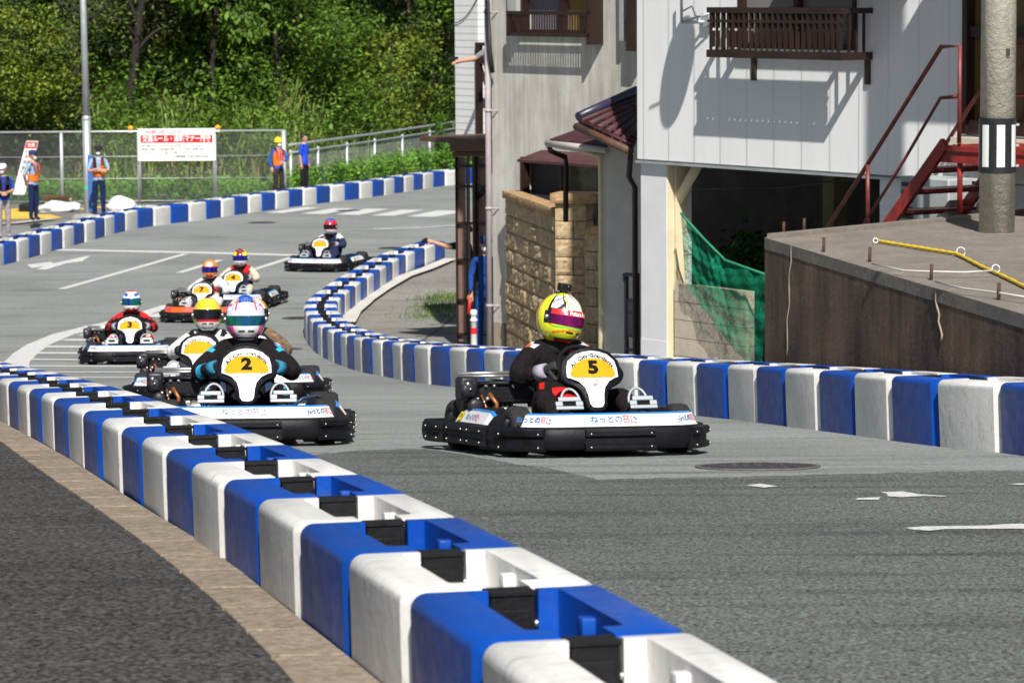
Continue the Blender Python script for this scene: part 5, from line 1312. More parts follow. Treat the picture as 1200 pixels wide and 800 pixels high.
half = [(0, -.86), (.22, -.86), (.385, -.85), (.45, -.825), (.52, -.75), (.60, -.63), (.635, -.55), (.65, -.42), (.66, -.2), (.665, .1), (.68, .4), (.715, .65), (.715, .80), (.67, .88), (.55, .90), (.3, .91), (0, .91)]
loop = half+[(-x, y) for x, y in half[-2:0:-1]]
loop = [Vector(p) for p in loop]
def band_ring(z0, z1, t=.035): return [(-t, z0+.008), (-.006, z0), (.008, z0+.02), (.014, (z0+z1)/2), (.008, z1-.02), (-.006, z1), (-t, z1-.005)]
def dens(P, n=4): 
    out = []
    for a, b in zip(P, P[1:]): out += [a.lerp(b, k/n) for k in range(n)]
    return out+[P[-1]]
def subpath(cond): return [Vector(p) for p in cond]
def pad(mb, pts, z0=.035, z1=.165):
    h = z1-z0
    prof = [(.0, z0), (.034, z0+.006), (.040, z0+.018), (.040, z0+h*.26), (.020, z0+h*.34), (.020, z0+h*.60), (.040, z0+h*.68), (.040, z1-.016), (.032, z1-.004), (.0, z1)]
    sweep(mb, pts, prof)
    P = [Vector(p) for p in pts]
    for end in (0, -1):
        p = P[end]; q = P[1] if end == 0 else P[-2]; t = (q-p).normalized(); c = p+t*.03; d = (P[1]-P[0]).normalized() if end == 0 else (P[-1]-P[-2]).normalized(); nn_ = Vector((d.y, -d.x))
        for z in (z0+.025, z1-.03): mb.sphere((c.x+nn_.x*.042, c.y+nn_.y*.042, z), .0065, 8, 1)
def make_kart():
    root = empty('racing_kart')
    b = MB(); sweep(b, loop, band_ring(.045, .175), 0, True, True); bump_ = b.build('bumper', M_RUB, root)
    F = [(-.215, -.86), (0, -.862), (.215, -.86)]
    b = MB(); pad(b, F); b.build('bumper_pad', [M_RUB, M_BOLT], bump_)
    for s_ in (1, -1):
        C = [(s_*.44, -.83), (s_*.52, -.75), (s_*.60, -.63), (s_*.632, -.555)]
        if s_ < 0: C = C[::-1]
        b = MB(); pad(b, C); b.build('bumper_pad', [M_RUB, M_BOLT], bump_)
        for y0, y1 in ((-.36, -.04), (.02, .34), (.44, .70)):
            C = [(s_*(.655+.05*max(0, y)+.012*(y > .4)), y) for y in (y0, (y0+y1)/2, y1)]
            if s_ < 0: C = C[::-1]
            b = MB(); pad(b, C, .05, .17); b.build('bumper_pad', [M_RUB, M_BOLT], bump_)
    # front fairing: facets following the nose
    nose = [(-.555, -.69), (-.42, -.83), (-.215, -.855), (.215, -.855), (.42, -.83), (.555, -.69)]
    back = [(-.40, -.645), (-.32, -.665), (-.2, -.675), (.2, -.675), (.32, -.665), (.40, -.645)]
    b = MB(); vs = []
    for (x, y), (x2, y2) in zip(nose, back):
        d = Vector((x2-x, y2-y)); 
        for t, z in ((.02, .172), (.08, .180), (.26, .240), (.36, .250), (.60, .240), (1.0, .205)): vs.append((x+d.x*t, y+d.y*t, z))
    n = 6; fs = []; mi = []
    for i in range(5):
        for k in range(5): fs.append((i*n+k, (i+1)*n+k, (i+1)*n+k+1, i*n+k+1)); mi.append(1 if k >= 2 else 0)
    for f_, m_ in zip(fs, mi): b.add([vs[i] for i in f_], [(0, 1, 2, 3)], m_, False)
    b.add([Vector(v)-Vector((0, 0, .012)) for v in vs], [f[::-1] for f in fs], 0)
    fair = b.build('front_fairing', [M_FAIR, M_FBLUE], root)
    def sponsor(mb, c, xdir, ndir, size, s_=1):
        M = frame(c, xdir, ndir)
        put_text(mb, 'ねっとの', size, M @ Matrix.Translation((-size*1.35, 0, .003)), 0, .0010)
        put_text(mb, '窓', size*1.1, M @ Matrix.Translation((size*1.05, 0, .003)), 1, 0)
        q = size
        mb.add([M @ Vector(v) for v in ((q*1.65, q*.42, .003), (q*1.75, q*.42, .003), (q*1.75, -q*.42, .003), (q*1.65, -q*.42, .003), (q*1.65, -q*.36, .003), (q*2.4, -q*.5, .003), (q*2.4, -q*.36, .003), (q*1.65, q*.3, .003), (q*1.95, q*.42, .003), (q*1.65, q*.42, .003))], [(3, 2, 1, 0), (3, 5, 6, 4), (7, 8, 9)], 1)
        for k in range(2):
            r0 = q*(.18+.18*k); vs_ = []
            for a in range(7):
                an = R(-10+a*18); vs_ += [M @ Vector((q*2.0+math.cos(an)*r0, -q*.1+math.sin(an)*r0, .003)), M @ Vector((q*2.0+math.cos(an)*(r0+q*.09), -q*.1+math.sin(an)*(r0+q*.09), .003))]
            mb.add(vs_, [(2*a, 2*a+1, 2*a+3, 2*a+2) for a in range(6)], 0)
    b = MB(); sd = Vector((0, .10, .0295)).normalized()
    up_ = Vector((0, .032, .063)).normalized(); nrm = Vector((0, -up_.z, up_.y))
    sponsor(b, Vector((0, -.855+.18*.17, .2115)), (1, 0, 0), nrm, .050)
    for s_ in (1, -1):
        a_ = Vector((s_*.42, -.83, 0)); c_ = Vector((s_*.555, -.69, 0)); e_ = (c_-a_) if s_ > 0 else (a_-c_); mid = (a_+c_)/2; inner = (Vector((s_*.32, -.665, 0))+Vector((s_*.40, -.645, 0)))/2
        u_ = inner-mid; p_ = mid+u_*.17; u3 = Vector((u_.x*.18, u_.y*.18, .063)); xd = e_.normalized(); nz_ = xd.cross(u3).normalized()
        if nz_.z < 0: nz_ = -nz_
        p_.z = .2115; sponsor(b, p_+nz_*.002, xd, nz_, .040)
        f0 = Vector((s_*.318, -.84, .205))
    b.build('lettering', [M_PBLUE, M_PRED], fair)
    # side pods
    for s_ in (1, -1):
        b = MB(); prof = [(.63, .10), (.645, .175), (.600, .240), (.575, .252), (.50, .258), (.40, .250), (.37, .20), (.37, .08)]
        vs = []; ys = [-.30, -.24, .0, .25, .36]; k_ = [.86, 1, 1.02, 1.02, .9]
        for y, kk2 in zip(ys, k_):
            for x, z in prof: vs.append((s_*x*(.97+.03*kk2), y, .08+(z-.08)*kk2))
        n = len(prof); fs = []
        for i in range(len(ys)-1):
            for k in range(n-1):
                f_ = (i*n+k, i*n+k+1, (i+1)*n+k+1, (i+1)*n+k)
                b.add([vs[j] for j in (f_ if s_ < 0 else f_[::-1])], [(0, 1, 2, 3)], 1 if k in (2,) else (0 if k < 2 else 2), False)
        b.add([vs[i] for i in range(n)], [tuple(range(n))], 2); b.add([vs[(len(ys)-1)*n+i] for i in range(n)], [tuple(range(n))], 2)
        pod = b.build('side_pod', [M_FAIR, M_FBLUE, M_RUB], root)
        b = MB(); nrm = Vector((s_*.80, 0, .6)).normalized(); sponsor(b, Vector((s_*.628, .0, .208)), (0, s_, 0), nrm, .045); b.build('lettering', [M_PBLUE, M_PRED], pod)
        M_ = frame(Vector((s_*.630, -s_*0-.0 + (.26 if s_ < 0 else -.2), .208)), (0, s_, 0), nrm)
        b = MB(); b.add([M_ @ Vector(v) for v in ((-.04, -.03, .003), (.04, -.03, .003), (.04, .03, .003), (-.04, .03, .003))], [(0, 1, 2, 3)], 0); put_text(b, '江津', .03, M_ @ Matrix.Translation((0, 0, .005)), 1); b.build('sticker', [M_YTAG, M_BLK], pod)
    # frame tubes and floor
    b = MB(); b.bbox(-.30, .30, -.66, .30, .045, .055, .004); b.build('floor_pan', M_DKMET, root)
    b = MB()
    for s_ in (1, -1):
        b.tube([(s_*.10, -.68, .07), (s_*.31, -.60, .07), (s_*.31, .10, .07), (s_*.40, .25, .07), (s_*.40, .62, .07)], .016, 8)
        b.tube([(s_*.31, -.30, .07), (s_*.60, -.28, .09), (s_*.62, .30, .09), (s_*.40, .30, .07)], .012, 8)
    b.tube([(-.52, .55, .14), (.52, .55, .14)], .02, 10); b.tube([(-.48, -.48, .12), (.48, -.48, .12)], .015, 8)
    b.build('chassis', M_METAL, root)
    # wheels
    for s_, y, r_, w_ in ((1, -.46, .143, .13), (-1, -.46, .143, .13), (1, .55, .150, .20), (-1, .55, .150, .20)):
        cx = s_*(.50 if y < 0 else .52)
        M_ = Matrix.Translation((cx, y, r_-.002)) @ Matrix.Rotation(R(90), 4, 'Y')
        b = MB(); h = w_/2
        b.lathe([(r_*.50, -h*.9), (r_*.62, -h), (r_*.86, -h*.98), (r_*.97, -h*.8), (r_, -h*.45), (r_, h*.45), (r_*.97, h*.8), (r_*.86, h*.98), (r_*.62, h), (r_*.50, h*.9)], 28, 0, M_)
        wh = b.build('wheel', M_TYRE, root)
        b = MB(); b.lathe([(.001, -h*.2), (r_*.2, -h*.2), (r_*.28, -h*.55), (r_*.52, -h*.92), (r_*.52, h*.92), (r_*.28, h*.55), (r_*.2, h*.2), (.001, h*.2)], 20, 0, M_); b.build('rim', M_METAL, wh)
        b = MB(); b.sphere((cx, y, r_), .025, 8); b.build('hub', M_BOLT, wh)
    # seat
    b = MB(); vs = []; rows_ = [(-.02, .075, .16), (.10, .07, .19), (.24, .09, .20), (.34, .17, .20), (.41, .30, .195), (.46, .44, .18)]
    nr = 9
    for y, z, hw in rows_:
        for k in range(nr):
            t = -1+2*k/(nr-1); up2 = (abs(t)**3)*.11
            vs.append((hw*t, y-(.07 if z > .1 else .0)*abs(t)**2, z+(up2 if z < .3 else up2*.3)))
    fs = [(i*nr+k, i*nr+k+1, (i+1)*nr+k+1, (i+1)*nr+k) for i in range(len(rows_)-1) for k in range(nr-1)]
    b.add(vs, fs, 0, True); b.add([Vector(v)+Vector((0, .015, -.015)) for v in vs], [f[::-1] for f in fs], 0, True); b.build('seat', M_SEAT, root)
    # engine on the driver's right (picture left)
    b = MB(); b.bbox(-.56, -.24, .26, .52, .10, .26, .02, 0); b.bbox(-.60, -.50, .30, .50, .16, .36, .02, 0)
    for k in range(7): b.box(-.50+k*.03, -.485+k*.03, .24, .54, .14, .28, 0)
    eng = b.build('engine', M_DKMET, root)
    b = MB(); b.bbox(-.54, -.17, .20, .44, .275, .41, .035, 0, seg=3)
    b.tube([(-.54, .19, .40), (-.17, .19, .40)], .012, 8, 0); b.sphere((-.44, .195, .385), .014, 8, 1); b.sphere((-.32, .195, .385), .014, 8, 1); b.box(-.39, -.37, .195, .44, .412, .42, 0)
    b.build('engine_cover', [M_ENG, M_BOLT], eng)
    b = MB(); b.tube([(-.60, .46, .452), (-.2, .44, .452)], .012, 8); b.tube([(-.60, .30, .44), (-.22, .28, .44)], .008, 8); b.build('top_bar', M_METAL, eng)
    b = MB(); b.lathe([(.001, 0), (.042, 0), (.048, .01), (.048, .19), (.042, .2), (.001, .2)], 18, 0, Matrix.Translation((-.36, .18, .21)) @ Matrix.Rotation(R(90), 4, 'Y')); b.bbox(-.40, -.36, .13, .22, .10, .26, .01); b.build('silencer', M_METAL, eng)
    b = MB(); b.tube([(-.48, .17, .34), (-.44, .14, .28), (-.45, .15, .20), (-.40, .18, .16)], .014, 8); b.tube([(-.52, .20, .33), (-.50, .14, .24), (-.47, .16, .14)], .008, 6); b.build('pipe', M_COPPER, eng)
    b = MB()
    for (x, y, z, r_) in ((-.60, .22, .36, .05), (-.57, .18, .27, .045), (-.50, .17, .22, .035)): b.lathe([(.001, 0), (r_, 0), (r_, .03), (r_*.5, .04), (.001, .04)], 14, 0, Matrix.Translation((x, y, z)) @ Matrix.Rotation(R(90), 4, 'X'))
    rn = random.Random(4)
    for _ in range(12): b.sphere((rn.uniform(-.62, -.48), rn.uniform(.14, .24), rn.uniform(.14, .42)), rn.uniform(.008, .018), 8, 1)
    b.bbox(-.65, -.54, .20, .34, .30, .44, .02, 0); b.build('carburettor', [M_DKMET, M_BOLT], eng)
    # right hand tank and hoses
    b = MB(); b.bbox(.25, .50, .05, .40, .10, .25, .03, 0, seg=3); b.tube([(.28, -.05, .20), (.36, -.1, .27), (.46, .1, .28), (.5, .3, .26)], .012, 8, 0); b.build('fuel_tank', M_SEAT, root)
    # steering wheel, column
    cM = Matrix.Translation((0, -.17, .50)) @ Matrix.Rotation(R(52), 4, 'X')
    b = MB(); b.tube([cM @ Vector((.145*math.cos(a), .145*math.sin(a), 0)) for a in [k*2*math.pi/28 for k in range(29)]], .014, 8); sw_ = b.build('steering_wheel', M_BLK, root)
    b = MB(); b.box(-.14, .14, -.012, .012, -.004, .004, 0, cM); b.box(-.012, .012, -.14, 0, -.0035, .0035, 0, cM); b.build('spoke', M_DKMET, sw_)
    b = MB(); b.tube([(0, -.17, .50), (0, -.50, .08)], .012, 8); b.tube([(.05, -.30, .30), (.05, -.34, .22)], .016, 8); b.build('steering_column', M_DKMET, root)
    # pedals: slotted foot rests with hoops
    for s_ in (1, -1):
        b = MB(); x0, x1 = s_*.23-.085, s_*.23+.085
        pl = [(x0, 0), (x1, 0), (x1, .03), (x1-.035, .075), (x0+.035, .075), (x0, .03)]
        M_ = Matrix.Translation((0, -.64, .262)) @ Matrix.Rotation(R(62), 4, 'X')
        for (a_, c_, d_, e_) in ((x0, x1, 0, .022), (x0, x0+.045, .022, .052), (x1-.045, x1, .022, .052), (x0+.02, x1-.02, .052, .08)): b.bbox(a_, c_, d_, e_, 0, .014, .005, 0, M_)
        b.box(x0+.044, x1-.044, .02, .054, -.012, -.004, 1, M_)
        hp_ = [M_ @ Vector((s_*.23+.06*math.cos(a)-s_*.02, .05+.095*math.sin(a), -.02)) for a in [k*math.pi/10 for k in range(11)]]
        b.tube(hp_, .008, 8, 0); b.build('pedal', [M_PEDAL, M_BLK], root)
    # number panel body
    PM = Matrix.Translation((0, -.47, .268)) @ Matrix.Rotation(R(68), 4, 'X')
    face = [(0, 0), (.03, .004), (.044, .025), (.050, .08), (.062, .125), (.095, .165), (.135, .187), (.160, .197), (.158, .25), (.145, .295), (.10, .33), (.05, .345), (0, .35)]
    full = face+[(-x, y) for x, y in face[-2:0:-1]]
    big = [(0, -.022), (.04, -.016), (.068, .015), (.075, .07), (.088, .11), (.125, .145), (.165, .165), (.192, .195), (.192, .25), (.178, .305), (.125, .352), (.06, .372), (0, .377)]
    bigf = big+[(-x, y) for x, y in big[-2:0:-1]]
    bm = bmesh.new(); n = len(bigf)
    rings = []
    for (sc_, z) in ((.90, -.075), (1.0, -.05), (1.0, -.012), (.955, .0)):
        rings.append([bm.verts.new(PM @ Vector((x*sc_, .17+(y-.17)*sc_, z-(abs(x)/.19)**2*.035))) for x, y in bigf])
    for a_, c_ in zip(rings, rings[1:]):
        for i in range(n): bm.faces.new((a_[i], a_[(i+1) % n], c_[(i+1) % n], c_[i]))
    def cap(ring, rev):
        h_ = n//2
        for i in range(h_):
            a_, b_, c_, d_ = ring[i], ring[i+1], ring[(n-i-1) % n], ring[(n-i) % n]
            q = [v for k, v in enumerate((a_, b_, c_, d_)) if v not in (a_, b_, c_, d_)[:k]]
            if len(q) > 2:
                try: bm.faces.new(q[::-1] if rev else q)
                except ValueError: pass
    cap(rings[-1], False); cap(rings[0], True)
    bmesh.ops.recalc_face_normals(bm, faces=bm.faces[:])
    b = MB(); b.bm(bm, 0, None, True); npn = b.build('number_panel', M_ENG, root)
    bend = lambda v: Vector((v.x, v.y, v.z-(abs(v.x)/.19)**2*.035))
    def stripfill(mb, pts_r, mi, dz):
        """symmetric plate drawn from its right half as horizontal strips"""
        for (x0, y0), (x1, y1) in zip(pts_r, pts_r[1:]):
            N = 16
            for k in range(N):
                t0, t1 = -1+2*k/N, -1+2*(k+1)/N
                q = [bend(Vector((x0*t0, y0, dz))), bend(Vector((x0*t1, y0, dz))), bend(Vector((x1*t1, y1, dz))), bend(Vector((x1*t0, y1, dz)))]
                if x0 < 1e-6: q = [q[0], q[2], q[3]]
                elif x1 < 1e-6: q = [q[0], q[1], q[2]]
                mb.add([PM @ v for v in q], [tuple(range(len(q)))], mi)
    b = MB(); stripfill(b, face, 0, .004); plate_ = b.build('number_plate', M_FAIR, npn)
    yf = [(.118, .188), (.137, .198), (.142, .215), (.128, .250), (.10, .277), (.06, .296), (.03, .302), (0, .304)]
    yf = [(0, .183)]+yf
    b = MB(); stripfill(b, yf, 0, .0065); b.build('yellow_field', M_YELP, npn)
    def arcw(v): a = v.x/.155; r_ = .155+v.y; return bend(Vector((math.sin(a)*r_*1.02, .165+math.cos(a)*r_, .0085)))
    b = MB(); put_text(b, 'A1 City Grandprix', .030, PM, 0, .0006, fit=.30, warp=arcw)
    vs_, fs_ = text('AKT  GRAND', .010); b.add([PM @ bend(Vector((v.x, v.y+.168, .0085))) for v in vs_], fs_, 1)
    vs_, fs_ = text('RKT', .013, .0008); b.add([PM @ bend(Vector((v.x, v.y+.140, .0085))) for v in vs_], fs_, 2)
    vs_, fs_ = text('RACING KART', .007); b.add([PM @ bend(Vector((v.x, v.y+.042, .0085))) for v in vs_], fs_, 0)
    b.build('lettering', [M_BLK, M_PBLUE, M_PRED], npn)
    return root, PM, bend, npn
KPROTO, PM, PBEND, NPN = make_kart()
def digit_mesh(s):
    b = MB(); vs_, fs_ = text(s, .105, .0055, 1.25)
    vs_ = [PBEND(Vector((v.x, v.y+.243, .0105))) for v in vs_]
    b.add([PM @ v for v in vs_], fs_); return b.mesh('number', [M_BLK])
def ground_matrix(px, py, yaw, lift=0):
    g_ = ground(px, py); s_ = math.atan(slope(g_.y))
    return Matrix.Translation((g_.x, g_.y, Z(g_.y)+lift)) @ Matrix.Rotation(s_, 4, 'X') @ Matrix.Rotation(R(yaw), 4, 'Z')
def children_named(o, key):
    out = []
    for c in o.children:
        if c.name.split('.')[0] == key: out.append(c)
        out += children_named(c, key)
    return out
def set_mat(o, i, m_): o.material_slots[i].link = 'OBJECT'; o.material_slots[i].material = m_
used_proto = False
KART_M = []
def place_kart(px, py, yaw, num, label, fair=None, edge=None, KSC=1.0):
    global used_proto
    M = ground_matrix(px, py, yaw)
    if used_proto: k = copy_tree(KPROTO)
    else: k = KPROTO
    return_k = k; k.matrix_world = M @ Matrix.Diagonal((KSC*1.09, KSC*1.07, KSC*1.12, 1)); tag(k, label, 'racing kart', 'racing karts on the road')
    if fair:
        for c in children_named(k, 'front_fairing')+children_named(k, 'side_pod'): set_mat(c, 0, fair); set_mat(c, 1, edge or fair)
    pn = children_named(k, 'number_panel')[0]
    used_proto = True
    if num: KNUM.append((pn, num))
    return M
KNUM = []

# ---------------------------------------------------------------- helmets
def hel_point(th, ph, k=1.0):
    """th: 0 front, +-pi back (positive to the wearer's left = +x); ph: latitude -90..90 deg"""
    x = math.sin(th)*math.cos(ph); y = -math.cos(th)*math.cos(ph); z = math.sin(ph)
    ax, ay, az = .131, .160, .150
    px_, py_, pz_ = x*ax, y*ay, z*az
    if ph < 0:
        t = -math.sin(ph); front = max(0, math.cos(th))
        pz_ = z*(.150); py_ -= front*.020*math.sin(min(1, t*1.6)*math.pi*.55); 
        if t > .55: px_ *= 1-.25*(t-.55); 
    if z > 0 and y > 0: py_ *= 1.04
    return Vector((px_*k, py_*k, pz_*k))
def helmet_mesh(pattern, mats, name='helmet', nu=96, nv=60):
    mb = MB(); vs = []; lo, hi = R(-62), R(90)
    for j in range(nv+1):
        ph = lo+(hi-lo)*j/nv
        for i in range(nu): vs.append(hel_point(-math.pi+2*math.pi*i/nu, ph))
    fs = [(j*nu+i, j*nu+(i+1) % nu, (j+1)*nu+(i+1) % nu, (j+1)*nu+i) for j in range(nv) for i in range(nu)]
    o = len(mb.v); mb.v += [tuple(v) for v in vs]
    for f_ in fs:
        i = f_[0] % nu; j = f_[0]//nu; th = math.degrees(-math.pi+2*math.pi*(i+.5)/nu); ph = math.degrees(lo+(hi-lo)*(j+.5)/nv)
        mb.f.append(f_); mb.m.append(pattern(th, ph)); mb.sm.append(True)
    c = len(mb.v); mb.v.append((0, .01, -.095)); 
    for i in range(nu): mb.f.append((i, c, (i+1) % nu)); mb.m.append(len(mats)-1); mb.sm.append(False)
    # chin vent, base rim
    return mb.mesh(name, mats)
def shell(mb, th0, th1, f0, f1, k, mi, nu=28, nv=6, th_=.0):
    vs = []
    for j in range(nv+1):
        for i in range(nu+1):
            th = R(th0+(th1-th0)*i/nu); t = i/nu
            a = f0(th0+(th1-th0)*t); b_ = f1(th0+(th1-th0)*t); vs.append(hel_point(th, R(a+(b_-a)*j/nv), k))
    mb.add(vs, [(j*(nu+1)+i, j*(nu+1)+i+1, (j+1)*(nu+1)+i+1, (j+1)*(nu+1)+i) for j in range(nv) for i in range(nu)], mi, True)
HM = {}
def hm(name, c, rough=.22): return mat('helmet_'+name, c, rough, coat=.6)
H_W = hm('white', (.78, .78, .78)); H_Y = hm('yellow', (.78, .80, .03)); H_O = hm('orange', (.80, .26, .02)); H_R = hm('red', (.60, .015, .02)); H_G = hm('green', (.18, .62, .05)); H_B = hm('blue', (.015, .09, .50)); H_P = hm('pink', (.85, .07, .30)); H_K = hm('black', (.012, .012, .014)); H_M = hm('maroon', (.22, .01, .03)); H_LB = hm('light_blue', (.04, .42, .70)); H_GR = hm('grey', (.30, .31, .33))
def visor_mat(name, c, c2): 
    m = mat(name, c, .06, metal=.75, c2=c2, vs=7, aniso=(1.6, 1, .15)); return m
V_PINK = visor_mat('visor_pink', (.42, .02, .20), (.10, .01, .07)); V_GRN = visor_mat('visor_green', (.02, .42, .06), (.02, .03, .38)); V_DARK = visor_mat('visor_dark', (.05, .05, .06), (.015, .015, .02)); V_BLUE = visor_mat('visor_blue', (.03, .05, .60), (.02, .02, .12))
def pat5(th, ph):       # yellow and white with orange and black
    a = abs(th)
    if ph > 74: return 1
    if a < 70 and ph > 22:
        if a < 3.0 and ph > 58: return 4
        if a < 30 and ph > 20 and abs(a-26-(ph-40)*.1) < 2.4: return 1
        if a < 30: return 0
        if abs(a-(34+(ph-30)*.25)) < 2.3: return 4
        if ph > 60: return 1
        if abs(ph-(60-(a-30)*.55)) < 4: return 5
        return 0 if ph > 60-(a-30)*1.0-16 else 4
    if a < 62 and ph < -16:
        if ph < -50: return 3
        if abs(ph+30-6*math.cos(R(a*2))) < 3: return 2
        if ph > -22: return 6
        return 1 if ph > -44 else 6
    if a < 80: 
        if abs(ph-(a-72)*.9+10) < 3.5: return 2
        return 4 if ph > -12 else 1
    if abs(a-112-ph*.15) < 4: return 2
    if abs(a-124-ph*.15) < 2: return 4
    if ph < -35: return 4 if a > 100 else 1
    return 1
def pat2(th, ph):       # white with pink stripes, blue top, rainbow sides
    a = abs(th)
    if a < 46 and ph > 46-a*.15: return 1 if a < 34 or ph > 56 else 4
    if ph > 62 and a < 40: return 1
    if a < 75 and ph > 20:
        if abs(a-(30+(62-ph)*.12)) < 4: return 2
        if a < 22 and ph > 44+(a*.6): return 1
        if abs(a-47) < 2.2: return 5
        if a > 54 and ph < 50: return 2 if abs(ph-35) < 4 else 0
        return 0
    if ph > 20: return 1 if (int(a/16) % 2) else 0
    if a < 42 and ph < -14: return 0
    if a < 60 and ph < -14: return 2
    k = int((a*.7+ph*1.3+200)/9) % 6
    return (1, 1, 3, 4, 2, 6)[k]
def patyg(th, ph):      # neon yellow, red, white chin
    a = abs(th)
    if ph > 70: return 1
    if ph > 18: return 0 if (a < 35 or ph > 50) else (3 if (int((a+ph)/7) % 2) else 0)
    if a < 55 and ph < -14: return 2 if ph < -34 else (1 if ph > -24 else 2)
    if ph < -10: return 4 if (a < 85 and ph > -34) else 5
    return 5
def patow(th, ph):      # orange and white with black side
    a = abs(th)
    if ph > 18:
        k = (th+ph*.4+400) % 70
        return 0 if k < 30 else (1 if k < 52 else 3)
    if ph < -20: return 4
    return 2
def pat3(th, ph):
    a = abs(th)
    if ph > 62: return 2
    if ph > 22: return 1 if (a > 24 and 30 < ph < 50 and abs(ph-(26+a*.35)) < 10) else 0
    if ph < -34: return 2
    if ph < -14: return 0
    return 1
def pator(th, ph):
    if ph > 50: return 0
    if ph > 22: return 1 if abs(th) < 25 else 0
    if ph < -18: return 0 if ph > -36 else 2
    return 2 if abs(th) < 80 else 0
def patmy(th, ph):
    a = abs(th)
    if ph > 40: return 0 if a < 60 else 1
    if ph > 15: return 1 if a > 28 else 0
    if ph < -14: return 2
    return 3
def patrb(th, ph):
    if ph > 48: return 1
    if ph > 8: return 0
    if ph < -20: return 2
    return 0
def make_helmet(parent, M, pattern, mats, visor, strip=None, strip_text=None, camera=False, label=None):
    me = helmet_mesh(pattern, mats+[H_K]); h = meshobj('helmet', me, parent); h.matrix_local = M
    if label: h['label'] = label
    b = MB(); lowf = lambda t: -15+3*(abs(t)/70)**2; upf = lambda t: 17-2*(abs(t)/70)**2
    shell(b, -70, 70, lowf, upf, 1.018, 0); v = b.build('visor', visor, h)
    for a0_, a1_, c_ in ((-84, -66, -76), (66, 84, 76)):
        b = MB(); shell(b, a0_, a1_, lambda t: -12, lambda t: 14, 1.028, 0, 6, 4); b.sphere(hel_point(R(c_), 0, 1.03), .016, 10, 1); b.build('visor_hinge', [H_K, M_BOLT], h)
    b = MB(); shell(b, -58, 58, lambda t: -50, lambda t: -47, 1.02, 0, 20, 2); shell(b, -26, -5, lambda t: -31, lambda t: -27, 1.012, 0, 8, 2); shell(b, 5, 26, lambda t: -31, lambda t: -27, 1.012, 0, 8, 2); b.build('vent', H_K, h)
    if strip:
        b = MB(); shell(b, -66, 66, lambda t: 8, lambda t: upf(t)+4, 1.026, 0); s_ = b.build('visor_strip', strip, h)
        if strip_text:
            b = MB()
            for t_, th_c, sz in strip_text:
                vs_, fs_ = text(t_, sz, .0012)
                b.add([hel_point(R(th_c)+v.x/.150, R(14)+v.y/.14, 1.034) for v in vs_], fs_)
            b.build('lettering', mat('strip_text_white', (.85,)*3), s_)
    b = MB(); vs_, fs_ = text('Arai', .026, .0006); b.add([hel_point(v.x/.10*.8, R(52)+v.y/.16, 1.008) for v in vs_], fs_)
    b.tube([hel_point(math.cos(a)*.46*.8, R(52)+math.sin(a)*.13, 1.006) for a in [k*math.pi/12 for k in range(25)]], .0016, 4); b.build('emblem', H_GR, h)
    if camera:
        b = MB(); b.bbox(-.020, .020, -.018, .018, .118, .160, .004); b.bbox(-.040, .040, -.022, .022, .160, .205, .006); b.lathe([(.001, 0), (.014, 0), (.014, .01), (.001, .01)], 14, 0, Matrix.Translation((.016, -.022, .185)) @ Matrix.Rotation(R(90), 4, 'X')); b.tube([(-.055, 0, .150), (.02, 0, .150)], .007, 8); b.tube([(0, 0, .13), (0, -.005, .165)], .012, 8); b.build('camera', mat('camera_black', (.01, .01, .011), .35), h)
    return h
# ---------------------------------------------------------------- people
def skin(joints, edges, radii, root='pelvis', sub=2):
    names = list(joints); me = bpy.data.meshes.new('body'); me.from_pydata([joints[n] for n in names], [(names.index(a), names.index(b)) for a, b in edges], [])
    o = bpy.data.objects.new('body', me); col.objects.link(o)
    md = o.modifiers.new('skin', 'SKIN'); md.use_smooth_shade = True; md.branch_smoothing = .4
    for i, n in enumerate(names):
        r_ = radii[n]; r_ = r_ if isinstance(r_, tuple) else (r_, r_)
        me.skin_vertices[0].data[i].radius = r_; me.skin_vertices[0].data[i].use_root = (n == root)
    s_ = o.modifiers.new('sub', 'SUBSURF'); s_.levels = sub; s_.render_levels = sub
    m_ = bake(o, 'body'); return m_
def hand(mb, wrist, elbow, curl=.6, side=1, mi=0, s=1.0, up=Vector((0, 0, 1)), spread=.0):
    """palm, four fingers of different length and a thumb leaving its side; side=+1 thumb towards +cross"""
    w_ = Vector(wrist); d = (w_-Vector(elbow)).normalized(); x = d.cross(up).normalized()*side; n_ = x.cross(d).normalized()
    if n_.dot(up) < 0: n_ = -n_
    L = lambda a, b_, c: w_+x*a*s+d*b_*s+n_*c*s
    mb.tube([L(0, -.03, 0), L(0, .0, 0), L(0, .03, 0), L(0, .07, 0), L(0, .092, -.004)], [.027*s, .030*s, .036*s, .038*s, .026*s], 10, mi)
    for k, (off, ln) in enumerate(((.030, .070), (.010, .078), (-.010, .072), (-.029, .056))):
        p = [L(off, .055, .004), L(off*(1+spread), .092, .002)]; a = 0; c = p[-1]
        for j in range(3):
            a -= curl*(.9, 1.0, .8)[j]; seg = ln*(.45, .32, .25)[j]; c = c+(d*math.cos(a)+n_*math.sin(a))*seg*s; p.append(c.copy())
        mb.tube(p, [.0105*s, .0105*s, .0098*s, .009*s, .0065*s], 8, mi)
    p = [L(.018, .02, -.004), L(.040, .040, -.010), L(.052, .066, -.022*(1+curl)), L(.044, .090, -.036*(1+curl))]; mb.tube(p, [.014*s, .013*s, .011*s, .008*s], 8, mi)
